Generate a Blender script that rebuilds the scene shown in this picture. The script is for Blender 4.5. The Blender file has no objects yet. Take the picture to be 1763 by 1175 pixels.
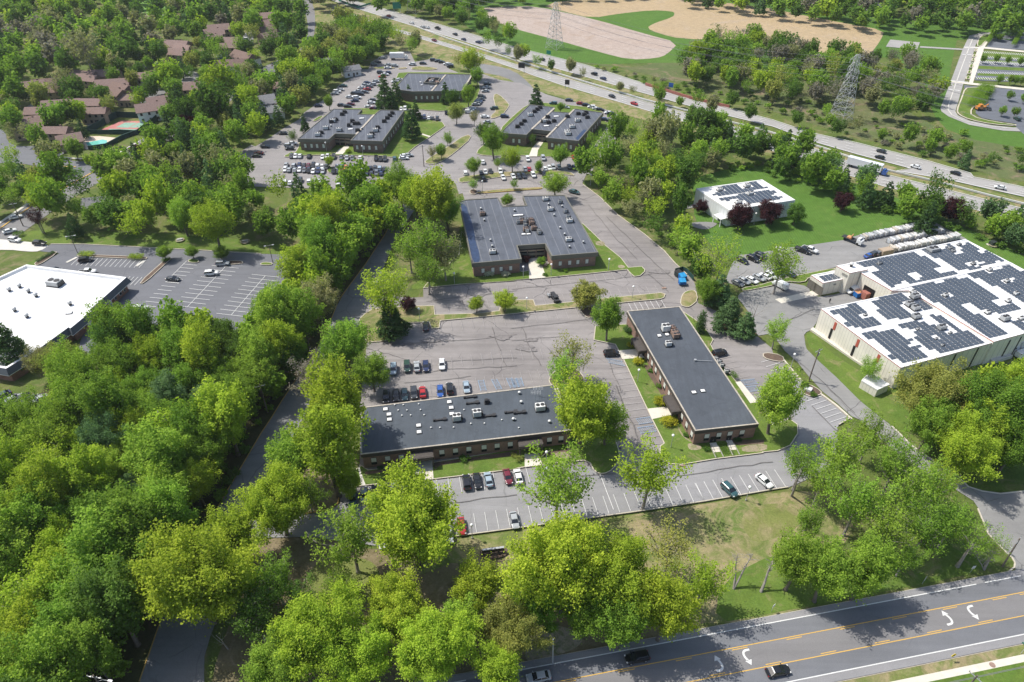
import bpy, bmesh, math, random
import numpy as np
from mathutils import Vector, Matrix
from mathutils.geometry import tessellate_polygon
R = math.radians
SC = bpy.context.scene
COL = SC.collection
# ---------------------------------------------------------------- camera, sky, sun
CAM_H, CAM_PITCH, CAM_F = 130.0, 37.7, 1223.0          # metres, degrees below the horizon, focal length for a 1763 wide frame
cam = bpy.data.cameras.new('camera'); camo = bpy.data.objects.new('camera', cam); COL.objects.link(camo)
cam.sensor_width = 36; cam.lens = 36*CAM_F/1763; cam.clip_start = 1; cam.clip_end = 6000
camo.location = (0, 0, CAM_H); camo.rotation_euler = (R(90-CAM_PITCH), 0, 0); SC.camera = camo
SUN_EL, SUN_AZ = 57.0, 158.0                            # azimuth measured ccw from +x, towards the sun
w = bpy.data.worlds.new('World'); SC.world = w; w.use_nodes = True
sky = w.node_tree.nodes.new('ShaderNodeTexSky'); sky.sky_type = 'NISHITA'; sky.sun_disc = False
sky.sun_elevation = R(SUN_EL); sky.sun_rotation = R(90-SUN_AZ); sky.air_density = 1.0; sky.dust_density = 2.0; sky.ozone_density = 1.0
bg = w.node_tree.nodes['Background']; bg.inputs[1].default_value = 0.15
w.node_tree.links.new(sky.outputs[0], bg.inputs[0])
sun = bpy.data.lights.new('sun', 'SUN'); sun.energy = 4.6; sun.angle = R(.55); sun.color = (1, .955, .88)
suno = bpy.data.objects.new('sun', sun); COL.objects.link(suno)
sd = Vector((math.cos(R(SUN_EL))*math.cos(R(SUN_AZ)), math.cos(R(SUN_EL))*math.sin(R(SUN_AZ)), math.sin(R(SUN_EL))))
suno.rotation_euler = sd.to_track_quat('Z', 'Y').to_euler(); suno.location = (0, 0, 300)
SC.view_settings.view_transform = 'Standard'; SC.view_settings.look = 'None'; SC.view_settings.exposure = 0.2
SC.render.engine = 'CYCLES'
try:
    SC.cycles.max_bounces = 5; SC.cycles.diffuse_bounces = 2; SC.cycles.glossy_bounces = 2; SC.cycles.transmission_bounces = 3
    SC.cycles.use_adaptive_sampling = True; SC.cycles.adaptive_threshold = .02; SC.cycles.use_denoising = True
    SC.cycles.caustics_reflective = False; SC.cycles.caustics_refractive = False
except Exception: pass

# ---------------------------------------------------------------- survey: plan positions read off the aerial photograph
_p = R(CAM_PITCH)
def P(px, py, z=0.0):
    x = (px-881.5)/CAM_F; y = (587.5-py)/CAM_F
    d = (x, y*math.sin(_p)+math.cos(_p), y*math.cos(_p)-math.sin(_p))
    t = (z-CAM_H)/d[2]
    return Vector((d[0]*t, d[1]*t, z))
ZM = {}
for c in range(4):
    for r in range(4): ZM['%d%d' % (c, r)] = ([0, 440, 880, 1313][c], [0, 290, 580, 875][r], 3.9156)
ZM.update(k1=(780,310,5.873), k2=(1180,380,5.873), k3=(490,160,5.873), k4=(790,160,5.873), k5=(540,60,5.873), n1=(1583,30,5.594),
          n2=(0,120,5.873), n3=(240,0,5.873), n4=(1370,370,4.4835), n5=(0,420,5.873), n6=(600,640,5.873),
          m1=(910,460,11.75), m2=(1120,440,11.75), m3=(1170,700,11.75), m4=(800,905,11.75), m5=(1613,950,11.75), m6=(1050,590,11.75), m7=(1600,1075,10.816))
def Z(n, *v):
    x0, y0, s = ZM[n]
    return [(x0+v[i]/s, y0+v[i+1]/s) for i in range(0, len(v), 2)]
def PX(*v): return [(v[i], v[i+1]) for i in range(0, len(v), 2)]
def W(pts, z=0.0): return [P(x, y, z) for x, y in pts]
def depth(v):                                          # distance of a point along the viewing axis
    return v.y*math.cos(_p)+(CAM_H-v.z)*math.sin(_p)
AX = 9.6                                               # bearing of the office park grid, degrees

# ---------------------------------------------------------------- materials
MAT = {}
def newmat(name, base=(.5,.5,.5), rough=.8, metal=0, spec=.3):
    m = bpy.data.materials.new(name); m.use_nodes = True
    b = m.node_tree.nodes['Principled BSDF']
    b.inputs['Base Color'].default_value = (*base, 1); b.inputs['Roughness'].default_value = rough
    b.inputs['Metallic'].default_value = metal; b.inputs['Specular IOR Level'].default_value = spec
    MAT[name] = m; return m, m.node_tree, b
def N(nt, t, **k):
    n = nt.nodes.new(t)
    for a, v in k.items(): setattr(n, a, v)
    return n
def noise(nt, vec, scale, detail=4, rough=.6, dist=0):
    n = N(nt, 'ShaderNodeTexNoise'); n.inputs['Scale'].default_value = scale; n.inputs['Detail'].default_value = detail
    n.inputs['Roughness'].default_value = rough; n.inputs['Distortion'].default_value = dist
    nt.links.new(vec, n.inputs['Vector']); return n.outputs['Fac']
def ramp(nt, fac, stops):
    n = N(nt, 'ShaderNodeValToRGB'); e = n.color_ramp.elements
    while len(e) < len(stops): e.new(.5)
    for i, (p, c) in enumerate(stops):
        e[i].position = p; e[i].color = (*c, 1) if len(c) == 3 else c
    nt.links.new(fac, n.inputs[0]); return n.outputs[0]
def mixc(nt, f, a, b, mode='MIX'):
    n = N(nt, 'ShaderNodeMix', data_type='RGBA', blend_type=mode)
    for s, v in ((0, f), (6, a), (7, b)):
        if hasattr(v, 'is_linked') or isinstance(v, bpy.types.NodeSocket): nt.links.new(v, n.inputs[s])
        elif isinstance(v, (int, float)): n.inputs[s].default_value = v
        else: n.inputs[s].default_value = (*v, 1)
    return n.outputs[2]
def coords(nt, kind='Object', rot=0, scale=(1,1,1)):
    t = N(nt, 'ShaderNodeTexCoord'); m = N(nt, 'ShaderNodeMapping'); m.inputs['Rotation'].default_value = (0, 0, R(rot)); m.inputs['Scale'].default_value = scale
    nt.links.new(t.outputs[kind], m.inputs['Vector']); return m.outputs[0]
def bump(nt, b, h, s=.3, d=.05):
    n = N(nt, 'ShaderNodeBump'); n.inputs['Strength'].default_value = s; n.inputs['Distance'].default_value = d
    nt.links.new(h, n.inputs['Height']); nt.links.new(n.outputs[0], b.inputs['Normal'])
G1 = lambda v: (v, v, v)
def asphalt(name, c, var=.18, cracks=.5, patch=.3, tint=(1,1,1), streak=0):
    m, nt, b = newmat(name, c, .92, 0, .2); v = coords(nt)
    big = ramp(nt, noise(nt, v, .035, 5, .65, .6), [(.3, G1(1-var)), (.7, G1(1+var))])
    mid = ramp(nt, noise(nt, v, .35, 5, .7), [(.3, G1(1-var*.45)), (.75, G1(1+var*.45))])
    fine = ramp(nt, noise(nt, v, 6, 3, .8), [(.3, G1(.88)), (.7, G1(1.12))])
    col = mixc(nt, 1, mixc(nt, 1, mixc(nt, 1, tuple(c), big, 'MULTIPLY'), mid, 'MULTIPLY'), fine, 'MULTIPLY')
    vs = coords(nt, rot=-AX, scale=(.02, .4, 1))        # long streaks along the paving passes
    st = ramp(nt, noise(nt, vs, 1.2, 4, .7), [(.35, G1(1-.18*(.4+streak))), (.65, G1(1.06))]); col = mixc(nt, 1, col, st, 'MULTIPLY')
    if cracks:                                          # sealed cracks: warped cell edges, broken up by noise
        vo = N(nt, 'ShaderNodeTexVoronoi', feature='DISTANCE_TO_EDGE'); vo.inputs['Scale'].default_value = .11
        wv = N(nt, 'ShaderNodeVectorMath', operation='ADD'); nz = N(nt, 'ShaderNodeTexNoise'); nz.inputs['Scale'].default_value = .25; nt.links.new(v, nz.inputs['Vector'])
        sc = N(nt, 'ShaderNodeVectorMath', operation='SCALE'); sc.inputs['Scale'].default_value = 1.6; nt.links.new(nz.outputs['Color'], sc.inputs[0])
        nt.links.new(v, wv.inputs[0]); nt.links.new(sc.outputs[0], wv.inputs[1]); nt.links.new(wv.outputs[0], vo.inputs['Vector'])
        ln = ramp(nt, vo.outputs['Distance'], [(0, G1(1)), (.016, G1(0))])
        br = ramp(nt, noise(nt, v, .07, 3), [(.48, G1(0)), (.6, G1(cracks))])
        f = N(nt, 'ShaderNodeMath', operation='MULTIPLY'); nt.links.new(ln, f.inputs[0]); nt.links.new(br, f.inputs[1])
        col = mixc(nt, f.outputs[0], col, (.03,.03,.032))
    if patch:
        pf = ramp(nt, noise(nt, v, .16, 4, .75, 1.5), [(.66, G1(0)), (.72, G1(patch))])
        col = mixc(nt, pf, col, tuple(x*.55 for x in c))
    nt.links.new(col, b.inputs['Base Color']); return m
def grass(name, a, bcol, dry=None, dryf=.5, sc=.05, stripes=0):
    m, nt, b = newmat(name, a, .95, 0, .15); v = coords(nt)
    f = ramp(nt, noise(nt, v, sc, 6, .7, .8), [(.3, G1(0)), (.7, G1(1))])
    col = mixc(nt, f, tuple(a), tuple(bcol))
    if dry:
        d = ramp(nt, noise(nt, v, sc*1.6+.02, 7, .72, 1.2), [(dryf, G1(0)), (dryf+.16, G1(1))]); col = mixc(nt, d, col, tuple(dry))
    fine = ramp(nt, noise(nt, v, 2.2, 5, .85), [(.25, G1(.68)), (.75, G1(1.32))]); col = mixc(nt, 1, col, fine, 'MULTIPLY')
    md = ramp(nt, noise(nt, v, .28, 5, .8, .5), [(.25, G1(.78)), (.75, G1(1.22))]); col = mixc(nt, 1, col, md, 'MULTIPLY')
    if stripes:
        vs = coords(nt, rot=stripes, scale=(.35, .0, 0)); s = N(nt, 'ShaderNodeTexWave'); s.inputs['Scale'].default_value = 1; s.inputs['Distortion'].default_value = .6
        nt.links.new(vs, s.inputs['Vector']); sr = ramp(nt, s.outputs['Fac'], [(.3, G1(.93)), (.7, G1(1.07))]); col = mixc(nt, 1, col, sr, 'MULTIPLY')
    nt.links.new(col, b.inputs['Base Color']); bump(nt, b, noise(nt, v, 5, 3, .8), .4, .1); return m
def plain(name, c, rough=.7, var=.12, sc=1.2, metal=0, spec=.3):
    m, nt, b = newmat(name, c, rough, metal, spec); v = coords(nt)
    if var:
        f = ramp(nt, noise(nt, v, sc, 5, .7), [(.3, G1(1-var)), (.7, G1(1+var))]); nt.links.new(mixc(nt, 1, tuple(c), f, 'MULTIPLY'), b.inputs['Base Color'])
    return m
asphalt('asphalt_lot', (.255,.236,.226), .16, .9, .35, streak=.6)
asphalt('asphalt_south', (.25,.247,.25), .12, .3, .12)
asphalt('asphalt_north', (.25,.235,.228), .12, .4, .2)
asphalt('asphalt_drive', (.20,.20,.198), .16, .4, .3)
asphalt('asphalt_street', (.155,.16,.172), .09, .12, .05)
asphalt('asphalt_turn_lane', (.19,.185,.185), .06, .1, 0)
asphalt('asphalt_shoulder', (.235,.232,.235), .08, .2, .1)
asphalt('asphalt_bank', (.148,.152,.165), .09, .3, .05)
asphalt('asphalt_yard', (.235,.232,.225), .14, .7, .35)
asphalt('highway_concrete', (.32,.31,.295), .08, .1, .05)
asphalt('asphalt_new', (.13,.14,.16), .1, 0, 0)
plain('asphalt_crack', (.12,.112,.108), .9, .2, 2); plain('asphalt_patch', (.19,.175,.168), .9, .3, 1.5)
plain('concrete', (.58,.54,.46), .9, .1, .8); plain('concrete_pale', (.55,.53,.48), .9, .08, .5)
plain('kerb', (.50,.45,.36), .9, .12); plain('kerb_yellow', (.46,.30,.09), .9, .2)
plain('paint_white', (.62,.62,.60), .8, .15, 3); plain('paint_faint', (.33,.31,.30), .9, .15, 3); plain('paint_yellow', (.62,.38,.08), .8, .12, 3); plain('paint_blue', (.24,.33,.44), .9, .25, 2)
grass('grass_base', (.07,.11,.026), (.12,.15,.035), (.19,.165,.085), .50, .045)
grass('grass_lawn', (.08,.14,.024), (.125,.175,.034), (.21,.19,.09), .54, .10)
grass('grass_dry', (.12,.16,.035), (.19,.19,.07), (.26,.22,.12), .50, .06)
grass('grass_field', (.065,.14,.022), (.09,.165,.03), (.14,.18,.05), .6, .02, stripes=20)
grass('golf_green', (.12,.26,.05), (.18,.32,.08), None)
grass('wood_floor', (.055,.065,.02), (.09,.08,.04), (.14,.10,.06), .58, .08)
grass('leaf_litter', (.13,.115,.055), (.20,.165,.10), (.25,.20,.13), .5, .09)
grass('scrub_floor', (.085,.125,.04), (.13,.135,.06), (.23,.17,.12), .53, .035)
grass('verge', (.10,.15,.035), (.17,.185,.06), (.27,.225,.125), .43, .08)
grass('mulch', (.10,.075,.058), (.14,.10,.075), (.2,.12,.08), .6, .4)
grass('soil', (.34,.265,.165), (.40,.30,.18), (.36,.29,.22), .55, .02)
grass('soil_pink', (.34,.265,.215), (.39,.33,.29), (.31,.235,.17), .58, .02)
grass('bare_earth', (.27,.22,.15), (.34,.29,.22), (.16,.18,.07), .46, .35)
plain('red_earth', (.42,.22,.12), .95, .25, .6)
plain('pale_sand', (.55,.46,.35), .95, .2, .4)

def roofmat(name, c, seam=0, patches=0, blue=False):
    m, nt, b = newmat(name, c, .75, 0, .35); v = coords(nt, rot=-AX)
    big = ramp(nt, noise(nt, v, .12, 5, .7, .5), [(.3, G1(.86)), (.7, G1(1.16))]); col = mixc(nt, 1, tuple(c), big, 'MULTIPLY')
    vs = coords(nt, rot=-AX, scale=(1, .12, 1)); st = ramp(nt, noise(nt, vs, .9, 4, .75), [(.3, G1(.9)), (.7, G1(1.12))]); col = mixc(nt, 1, col, st, 'MULTIPLY')
    if seam:                                            # membrane seams run across the short way
        wv = N(nt, 'ShaderNodeTexWave', wave_type='BANDS', bands_direction='X'); wv.inputs['Scale'].default_value = seam; wv.inputs['Distortion'].default_value = .25; wv.inputs['Detail'].default_value = 1
        nt.links.new(v, wv.inputs['Vector']); s = ramp(nt, wv.outputs['Fac'], [(.965, G1(0)), (1, G1(.3))]); col = mixc(nt, s, col, (.30,.31,.33))
    fine = ramp(nt, noise(nt, v, 3, 4, .8), [(.3, G1(.93)), (.7, G1(1.07))]); col = mixc(nt, 1, col, fine, 'MULTIPLY')
    wr = ramp(nt, noise(nt, v, .5, 6, .8, 2), [(.60, G1(0)), (.74, G1(.42))]); col = mixc(nt, wr, col, (.24,.24,.24))
    pd = ramp(nt, noise(nt, v, .22, 3, .5, .4), [(.56, G1(1)), (.60, G1(.88)), (.64, G1(1.04))]); col = mixc(nt, 1, col, pd, 'MULTIPLY')
    nt.links.new(col, b.inputs['Base Color']); return m
roofmat('roof_seamed', (.088,.098,.118), .105); roofmat('roof_dark', (.062,.074,.088), 0); roofmat('roof_dark_plain', (.066,.076,.09), 0)
plain('roof_white', (.72,.72,.71), .6, .13, .25); plain('roof_white_warm', (.74,.73,.70), .6, .06, .3); plain('roof_edge_worn', (.40,.36,.30), .9, .3, 1.2)
plain('fascia_olive', (.15,.145,.12), .6, .1); plain('fascia_dark', (.075,.065,.058), .7, .12)
plain('fascia_concrete', (.30,.29,.26), .9, .15); plain('blue_tarp', (.028,.05,.105), .6, .3, .7)
def brick(name, a, b2, mortar=(.25,.22,.2)):
    m, nt, b = newmat(name, a, .9, 0, .2); t = N(nt, 'ShaderNodeTexCoord'); mp = N(nt, 'ShaderNodeMapping'); mp.inputs['Rotation'].default_value = (R(90), 0, 0)
    g = N(nt, 'ShaderNodeNewGeometry'); sx = N(nt, 'ShaderNodeSeparateXYZ'); nt.links.new(t.outputs['Object'], sx.inputs[0])
    ad = N(nt, 'ShaderNodeMath', operation='ADD'); nt.links.new(sx.outputs[0], ad.inputs[0]); nt.links.new(sx.outputs[1], ad.inputs[1])
    cb = N(nt, 'ShaderNodeCombineXYZ'); nt.links.new(ad.outputs[0], cb.inputs[0]); nt.links.new(sx.outputs[2], cb.inputs[1])
    br = N(nt, 'ShaderNodeTexBrick'); br.inputs['Color1'].default_value = (*a, 1); br.inputs['Color2'].default_value = (*b2, 1); br.inputs['Mortar'].default_value = (*mortar, 1)
    br.inputs['Scale'].default_value = 1; br.inputs['Brick Width'].default_value = .45; br.inputs['Row Height'].default_value = .16; br.inputs['Mortar Size'].default_value = .02
    nt.links.new(cb.outputs[0], br.inputs['Vector'])
    f = ramp(nt, noise(nt, t.outputs['Object'], .5, 5, .7), [(.3, G1(.8)), (.7, G1(1.2))]); nt.links.new(mixc(nt, 1, br.outputs[0], f, 'MULTIPLY'), b.inputs['Base Color']); return m
brick('brick_brown', (.24,.135,.10), (.30,.165,.125)); brick('brick_red', (.26,.11,.07), (.32,.14,.09)); brick('brick_dark', (.15,.095,.075), (.19,.115,.09))
def ribbed(name, c, sc=.8):
    m, nt, b = newmat(name, c, .6, 0, .3); t = N(nt, 'ShaderNodeTexCoord'); sx = N(nt, 'ShaderNodeSeparateXYZ'); nt.links.new(t.outputs['Object'], sx.inputs[0])
    ad = N(nt, 'ShaderNodeMath', operation='SUBTRACT'); nt.links.new(sx.outputs[0], ad.inputs[0]); nt.links.new(sx.outputs[1], ad.inputs[1])
    mo = N(nt, 'ShaderNodeMath', operation='MODULO'); nt.links.new(ad.outputs[0], mo.inputs[0]); mo.inputs[1].default_value = 1/sc
    ab = N(nt, 'ShaderNodeMath', operation='ABSOLUTE'); nt.links.new(mo.outputs[0], ab.inputs[0])
    col = ramp(nt, ab.outputs[0], [(.0, tuple(x*.72 for x in c)), (.14, tuple(x*.78 for x in c)), (.17, tuple(c)), (1, tuple(c))])
    f = ramp(nt, noise(nt, t.outputs['Object'], .3, 4), [(.3, G1(.92)), (.7, G1(1.06))]); nt.links.new(mixc(nt, 1, col, f, 'MULTIPLY'), b.inputs['Base Color']); return m
ribbed('panel_cream', (.74,.70,.61), .75); ribbed('panel_white', (.70,.72,.72), .5)
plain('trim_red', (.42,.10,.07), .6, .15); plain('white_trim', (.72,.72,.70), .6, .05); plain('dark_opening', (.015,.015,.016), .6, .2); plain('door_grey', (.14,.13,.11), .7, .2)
plain('blind_white', (.66,.66,.62), .7, .06); plain('glass_dark', (.025,.03,.035), .15, 0, spec=.7); plain('metal_grey', (.42,.43,.43), .5, .1, metal=.4); plain('metal_dark', (.04,.04,.042), .6, .1)
plain('metal_white', (.62,.62,.6), .6, .1); plain('metal_rust', (.27,.185,.145), .85, .3, 2); plain('skylight', (.78,.78,.76), .4, .03); plain('fascia_grey', (.10,.115,.13), .6, .1)
plain('shingle_red', (.215,.15,.13), .9, .22, 1.5); plain('shingle_brown', (.17,.115,.095), .9, .2, 1.5); plain('shingle_grey', (.20,.20,.21), .9, .2, 1.5)
plain('wall_cream', (.55,.52,.45), .9, .08); plain('wall_white', (.66,.66,.63), .9, .05); plain('wall_tan', (.38,.30,.22), .9, .1)
plain('wood_pole', (.16,.13,.11), .9, .2, 2); plain('galvanised', (.48,.49,.49), .5, .08, metal=.3); plain('wire', (.18,.18,.19), .6, 0)
plain('globe', (.85,.85,.82), .4, 0); plain('rubber', (.02,.02,.021), .8, .1); plain('rim', (.35,.35,.36), .4, 0, metal=.7)
plain('stone_wood', (.30,.24,.17), .9, .2); plain('court_green', (.22,.36,.28), .9, .06, .3); plain('court_red', (.42,.17,.15), .9, .06, .3); plain('pool_deck', (.62,.50,.40), .9, .06)
plain('fence_green', (.02,.06,.05), .8, .2); plain('sign_green', (.01,.19,.13), .5, .05); plain('sign_yellow', (.75,.55,.02), .5, .05); plain('sign_blue', (.03,.12,.4), .5, .05)
plain('dumpster_blue', (.02,.13,.38), .5, .15); plain('dumpster_lid', (.03,.26,.52), .5, .15); plain('dumpster_dark', (.035,.045,.045), .6, .2); plain('container_red', (.33,.13,.10), .7, .15)
plain('plywood', (.52,.27,.13), .8, .12); plain('digger_orange', (.55,.22,.04), .5, .1); plain('skin', (.45,.28,.2), .6, 0); plain('cloth_black', (.02,.02,.022), .9, 0); plain('cloth_red', (.35,.05,.05), .9, 0)
m, nt, b = newmat('pool_water', (.16,.50,.42), .08, 0, .5)
m, nt, b = newmat('stone_slab', (.5,.5,.48), .7, 0, .3)
oi = N(nt, 'ShaderNodeObjectInfo'); v = coords(nt); f = ramp(nt, noise(nt, v, 2.5, 4, .8), [(.3, G1(.85)), (.7, G1(1.1))]); nt.links.new(mixc(nt, 1, oi.outputs['Color'], f, 'MULTIPLY'), b.inputs['Base Color'])
m, nt, b = newmat('car_paint', (.5,.5,.5), .28, 0, .5); oi = N(nt, 'ShaderNodeObjectInfo'); nt.links.new(oi.outputs['Color'], b.inputs['Base Color'])
try: b.inputs['Coat Weight'].default_value = .5; b.inputs['Coat Roughness'].default_value = .1
except Exception: pass
plain('car_glass', (.018,.022,.026), .08, 0, spec=.8); plain('lamp_clear', (.6,.6,.58), .2, 0); plain('lamp_red', (.3,.01,.01), .3, 0)
# photovoltaic modules: dark blue glass with thin pale frames (object space, one unit = one metre along the roof grid)
m, nt, b = newmat('solar', (.03,.045,.08), .18, 0, .6); v = coords(nt); f = ramp(nt, noise(nt, v, .25, 4), [(.3, (.06,.075,.095)), (.7, (.08,.098,.122))]); nt.links.new(f, b.inputs['Base Color'])
def leafmat(name, use_attr):
    m = bpy.data.materials.new(name); m.use_nodes = True; nt = m.node_tree; nt.nodes.remove(nt.nodes['Principled BSDF']); out = nt.nodes['Material Output']
    if use_attr: a = N(nt, 'ShaderNodeAttribute', attribute_name='tint'); src = a.outputs['Color']
    else: a = N(nt, 'ShaderNodeObjectInfo'); src = a.outputs['Color']
    cl = N(nt, 'ShaderNodeAttribute', attribute_name='clump'); hv = ramp(nt, cl.outputs['Fac'], [(0, (.78,.80,.80)), (.5, (1,1,1)), (1, (1.25,1.18,1.1))])
    col = mixc(nt, 1, src, hv, 'MULTIPLY')
    g = N(nt, 'ShaderNodeNewGeometry')
    df = N(nt, 'ShaderNodeBsdfDiffuse'); tr = N(nt, 'ShaderNodeBsdfTranslucent'); mx = N(nt, 'ShaderNodeMixShader'); mx.inputs[0].default_value = .39
    tc = mixc(nt, 1, col, (1.05,1.2,.55), 'MULTIPLY'); nt.links.new(col, df.inputs[0]); nt.links.new(tc, tr.inputs[0])
    nt.links.new(df.outputs[0], mx.inputs[1]); nt.links.new(tr.outputs[0], mx.inputs[2]); nt.links.new(mx.outputs[0], out.inputs[0]); MAT[name] = m
leafmat('leaf', False); leafmat('leaf_merged', True); plain('bark', (.16,.135,.11), .95, .25, 1.5); plain('bark_grey', (.30,.27,.24), .95, .25, 1.5)

# ---------------------------------------------------------------- mesh helpers
class MB:
    def __init__(s): s.v = []; s.f = []; s.mi = []; s.m = 0
    def add(s, vs, fs, mi=None):
        o = len(s.v); s.v += [tuple(v) for v in vs]; s.f += [tuple(i+o for i in f) for f in fs]; s.mi += [s.m if mi is None else mi]*len(fs)
    def box(s, c, d, rz=0, mi=None, taper=1.0):
        x, y, z = d[0]/2, d[1]/2, d[2]/2; ca, sa = math.cos(rz), math.sin(rz); vs = []
        for k, t in ((-z, 1), (z, taper)):
            for a, b2 in ((-x, -y), (x, -y), (x, y), (-x, y)):
                a *= t; b2 *= t; vs.append((c[0]+a*ca-b2*sa, c[1]+a*sa+b2*ca, c[2]+k))
        s.add(vs, [(3,2,1,0), (4,5,6,7), (0,1,5,4), (1,2,6,5), (2,3,7,6), (3,0,4,7)], mi)
    def tube(s, pts, rs, n=6, mi=None, cap=True):
        pts = [Vector(p) for p in pts]
        if not hasattr(rs, '__len__'): rs = [rs]*len(pts)
        vs = []; fs = []
        for i, p in enumerate(pts):
            d = (pts[min(i+1, len(pts)-1)]-pts[max(i-1, 0)]).normalized()
            a = d.orthogonal().normalized() if abs(d.z) < .999 else Vector((1,0,0)); b2 = d.cross(a)
            for k in range(n):
                t = 2*math.pi*k/n; vs.append(p+(a*math.cos(t)+b2*math.sin(t))*rs[i])
        for i in range(len(pts)-1):
            for k in range(n): fs.append((i*n+k, i*n+(k+1)%n, (i+1)*n+(k+1)%n, (i+1)*n+k))
        if cap: fs.append(tuple(range(n-1, -1, -1))); fs.append(tuple((len(pts)-1)*n+k for k in range(n)))
        s.add(vs, fs, mi)
    def prism(s, poly, z0, z1, mi_side=None, mi_top=None, bottom=False):
        n = len(poly); vs = [(p[0], p[1], z0) for p in poly]+[(p[0], p[1], z1) for p in poly]
        s.add(vs, [(i, (i+1)%n, n+(i+1)%n, n+i) for i in range(n)], mi_side)
        s.flat(poly, z1, mi_top)
    def flat(s, poly, z, mi=None):
        vs = [(p[0], p[1], z) for p in poly]; s.add(vs, tess(vs), mi)
    def sphere(s, c, r, mi=None, n=8, k=5, sq=1.0):
        vs = []; fs = []
        for i in range(k+1):
            t = math.pi*i/k
            for j in range(n): u = 2*math.pi*j/n; vs.append((c[0]+r*math.sin(t)*math.cos(u), c[1]+r*math.sin(t)*math.sin(u), c[2]+r*sq*math.cos(t)))
        for i in range(k):
            for j in range(n): fs.append((i*n+j, (i+1)*n+j, (i+1)*n+(j+1)%n, i*n+(j+1)%n))
        s.add(vs, fs, mi)
    def mesh(s, name, mats, smooth=False):
        me = bpy.data.meshes.new(name); me.from_pydata(s.v, [], s.f)
        for x in (mats if isinstance(mats, (list, tuple)) else [mats]): me.materials.append(MAT[x])
        me.polygons.foreach_set('material_index', s.mi)
        if smooth: me.polygons.foreach_set('use_smooth', [True]*len(s.f))
        me.update(); return me
    def build(s, name, mats, parent=None, smooth=False):
        return link(name, s.mesh(name, mats, smooth), parent)
def link(name, me, parent=None):
    o = bpy.data.objects.new(name, me); COL.objects.link(o)
    if parent: o.parent = parent
    return o
def tess(vs):
    v = [Vector((p[0], p[1], 0)) for p in vs]; tr = tessellate_polygon([v]); out = []
    for t in tr:
        a, b2, c = (v[i] for i in t)
        if (b2-a).cross(c-a).z < 0: t = (t[0], t[2], t[1])
        out.append(tuple(t))
    return out
def tag(o, label, cat, group=None):
    o['label'] = label; o['category'] = cat
    if group: o['group'] = group
    return o
def thing(name, label, cat, loc=(0,0,0), rz=0, group=None):
    o = bpy.data.objects.new(name, None); COL.objects.link(o); o.location = loc; o.rotation_euler = (0, 0, rz); o.empty_display_size = .5
    return tag(o, label, cat, group)
def dup(root, loc, rz=0, sc=None, label=None, cat=None, group=None, color=None):
    r = root.copy(); COL.objects.link(r); r.location = loc; r.rotation_euler = (0, 0, rz)
    if sc is not None: r.scale = (sc, sc, sc) if isinstance(sc, (int, float)) else sc
    if label: r['label'] = label
    if cat: r['category'] = cat
    if group: r['group'] = group
    elif 'group' in r: del r['group']
    if color: r.color = (*color, 1)
    for ch in list(root.children):
        c = ch.copy(); COL.objects.link(c); c.parent = r
        if color: c.color = (*color, 1)
        for g in ch.children:
            d = g.copy(); COL.objects.link(d); d.parent = c
            if color: d.color = (*color, 1)
    return r
def cw_area(p): return sum(p[i][0]*p[(i+1)%len(p)][1]-p[(i+1)%len(p)][0]*p[i][1] for i in range(len(p)))/2
def ccw(p): return list(p) if cw_area(p) > 0 else list(reversed(p))
def offset(poly, d):                                    # positive d shrinks a ccw polygon
    poly = ccw(poly); n = len(poly); out = []
    for i in range(n):
        a, b2, c = Vector(poly[i-1][:2]), Vector(poly[i][:2]), Vector(poly[(i+1)%n][:2])
        e1 = (b2-a).normalized(); e2 = (c-b2).normalized(); n1 = Vector((-e1.y, e1.x)); n2 = Vector((-e2.y, e2.x))
        k = 1+n1.dot(n2); q = (n1+n2)*(d/max(k, .35)); out.append(Vector((b2.x+q.x, b2.y+q.y, 0)))
    return out
def chaikin(p, it=1, closed=True):
    for _ in range(it):
        o = []; n = len(p)
        for i in range(n if closed else n-1):
            a, b2 = Vector(p[i]), Vector(p[(i+1)%n])
            if not closed and i == 0: o.append(a)
            o.append(a*.75+b2*.25); o.append(a*.25+b2*.75)
        if not closed: o.append(Vector(p[-1]))
        p = o
    return p
def sheet(name, poly, z, mat, smooth=0):
    poly = [Vector((p[0], p[1], 0)) for p in poly]
    if smooth: poly = chaikin(poly, smooth)
    mb = MB(); mb.flat(poly, z); o = mb.build(name, mat); o['kind'] = 'structure'; return o
def strip(mb, pts, w, z, mi=None):                      # flat band of constant width along a line
    pts = [Vector((p[0], p[1], 0)) for p in pts]; L = []; Rr = []
    for i, p in enumerate(pts):
        d = (pts[min(i+1, len(pts)-1)]-pts[max(i-1, 0)]).normalized(); n = Vector((-d.y, d.x, 0)); L.append(p+n*w/2); Rr.append(p-n*w/2)
    for i in range(len(pts)-1):
        mb.add([(L[i].x, L[i].y, z), (Rr[i].x, Rr[i].y, z), (Rr[i+1].x, Rr[i+1].y, z), (L[i+1].x, L[i+1].y, z)], [(0,1,2,3)], mi)
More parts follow.
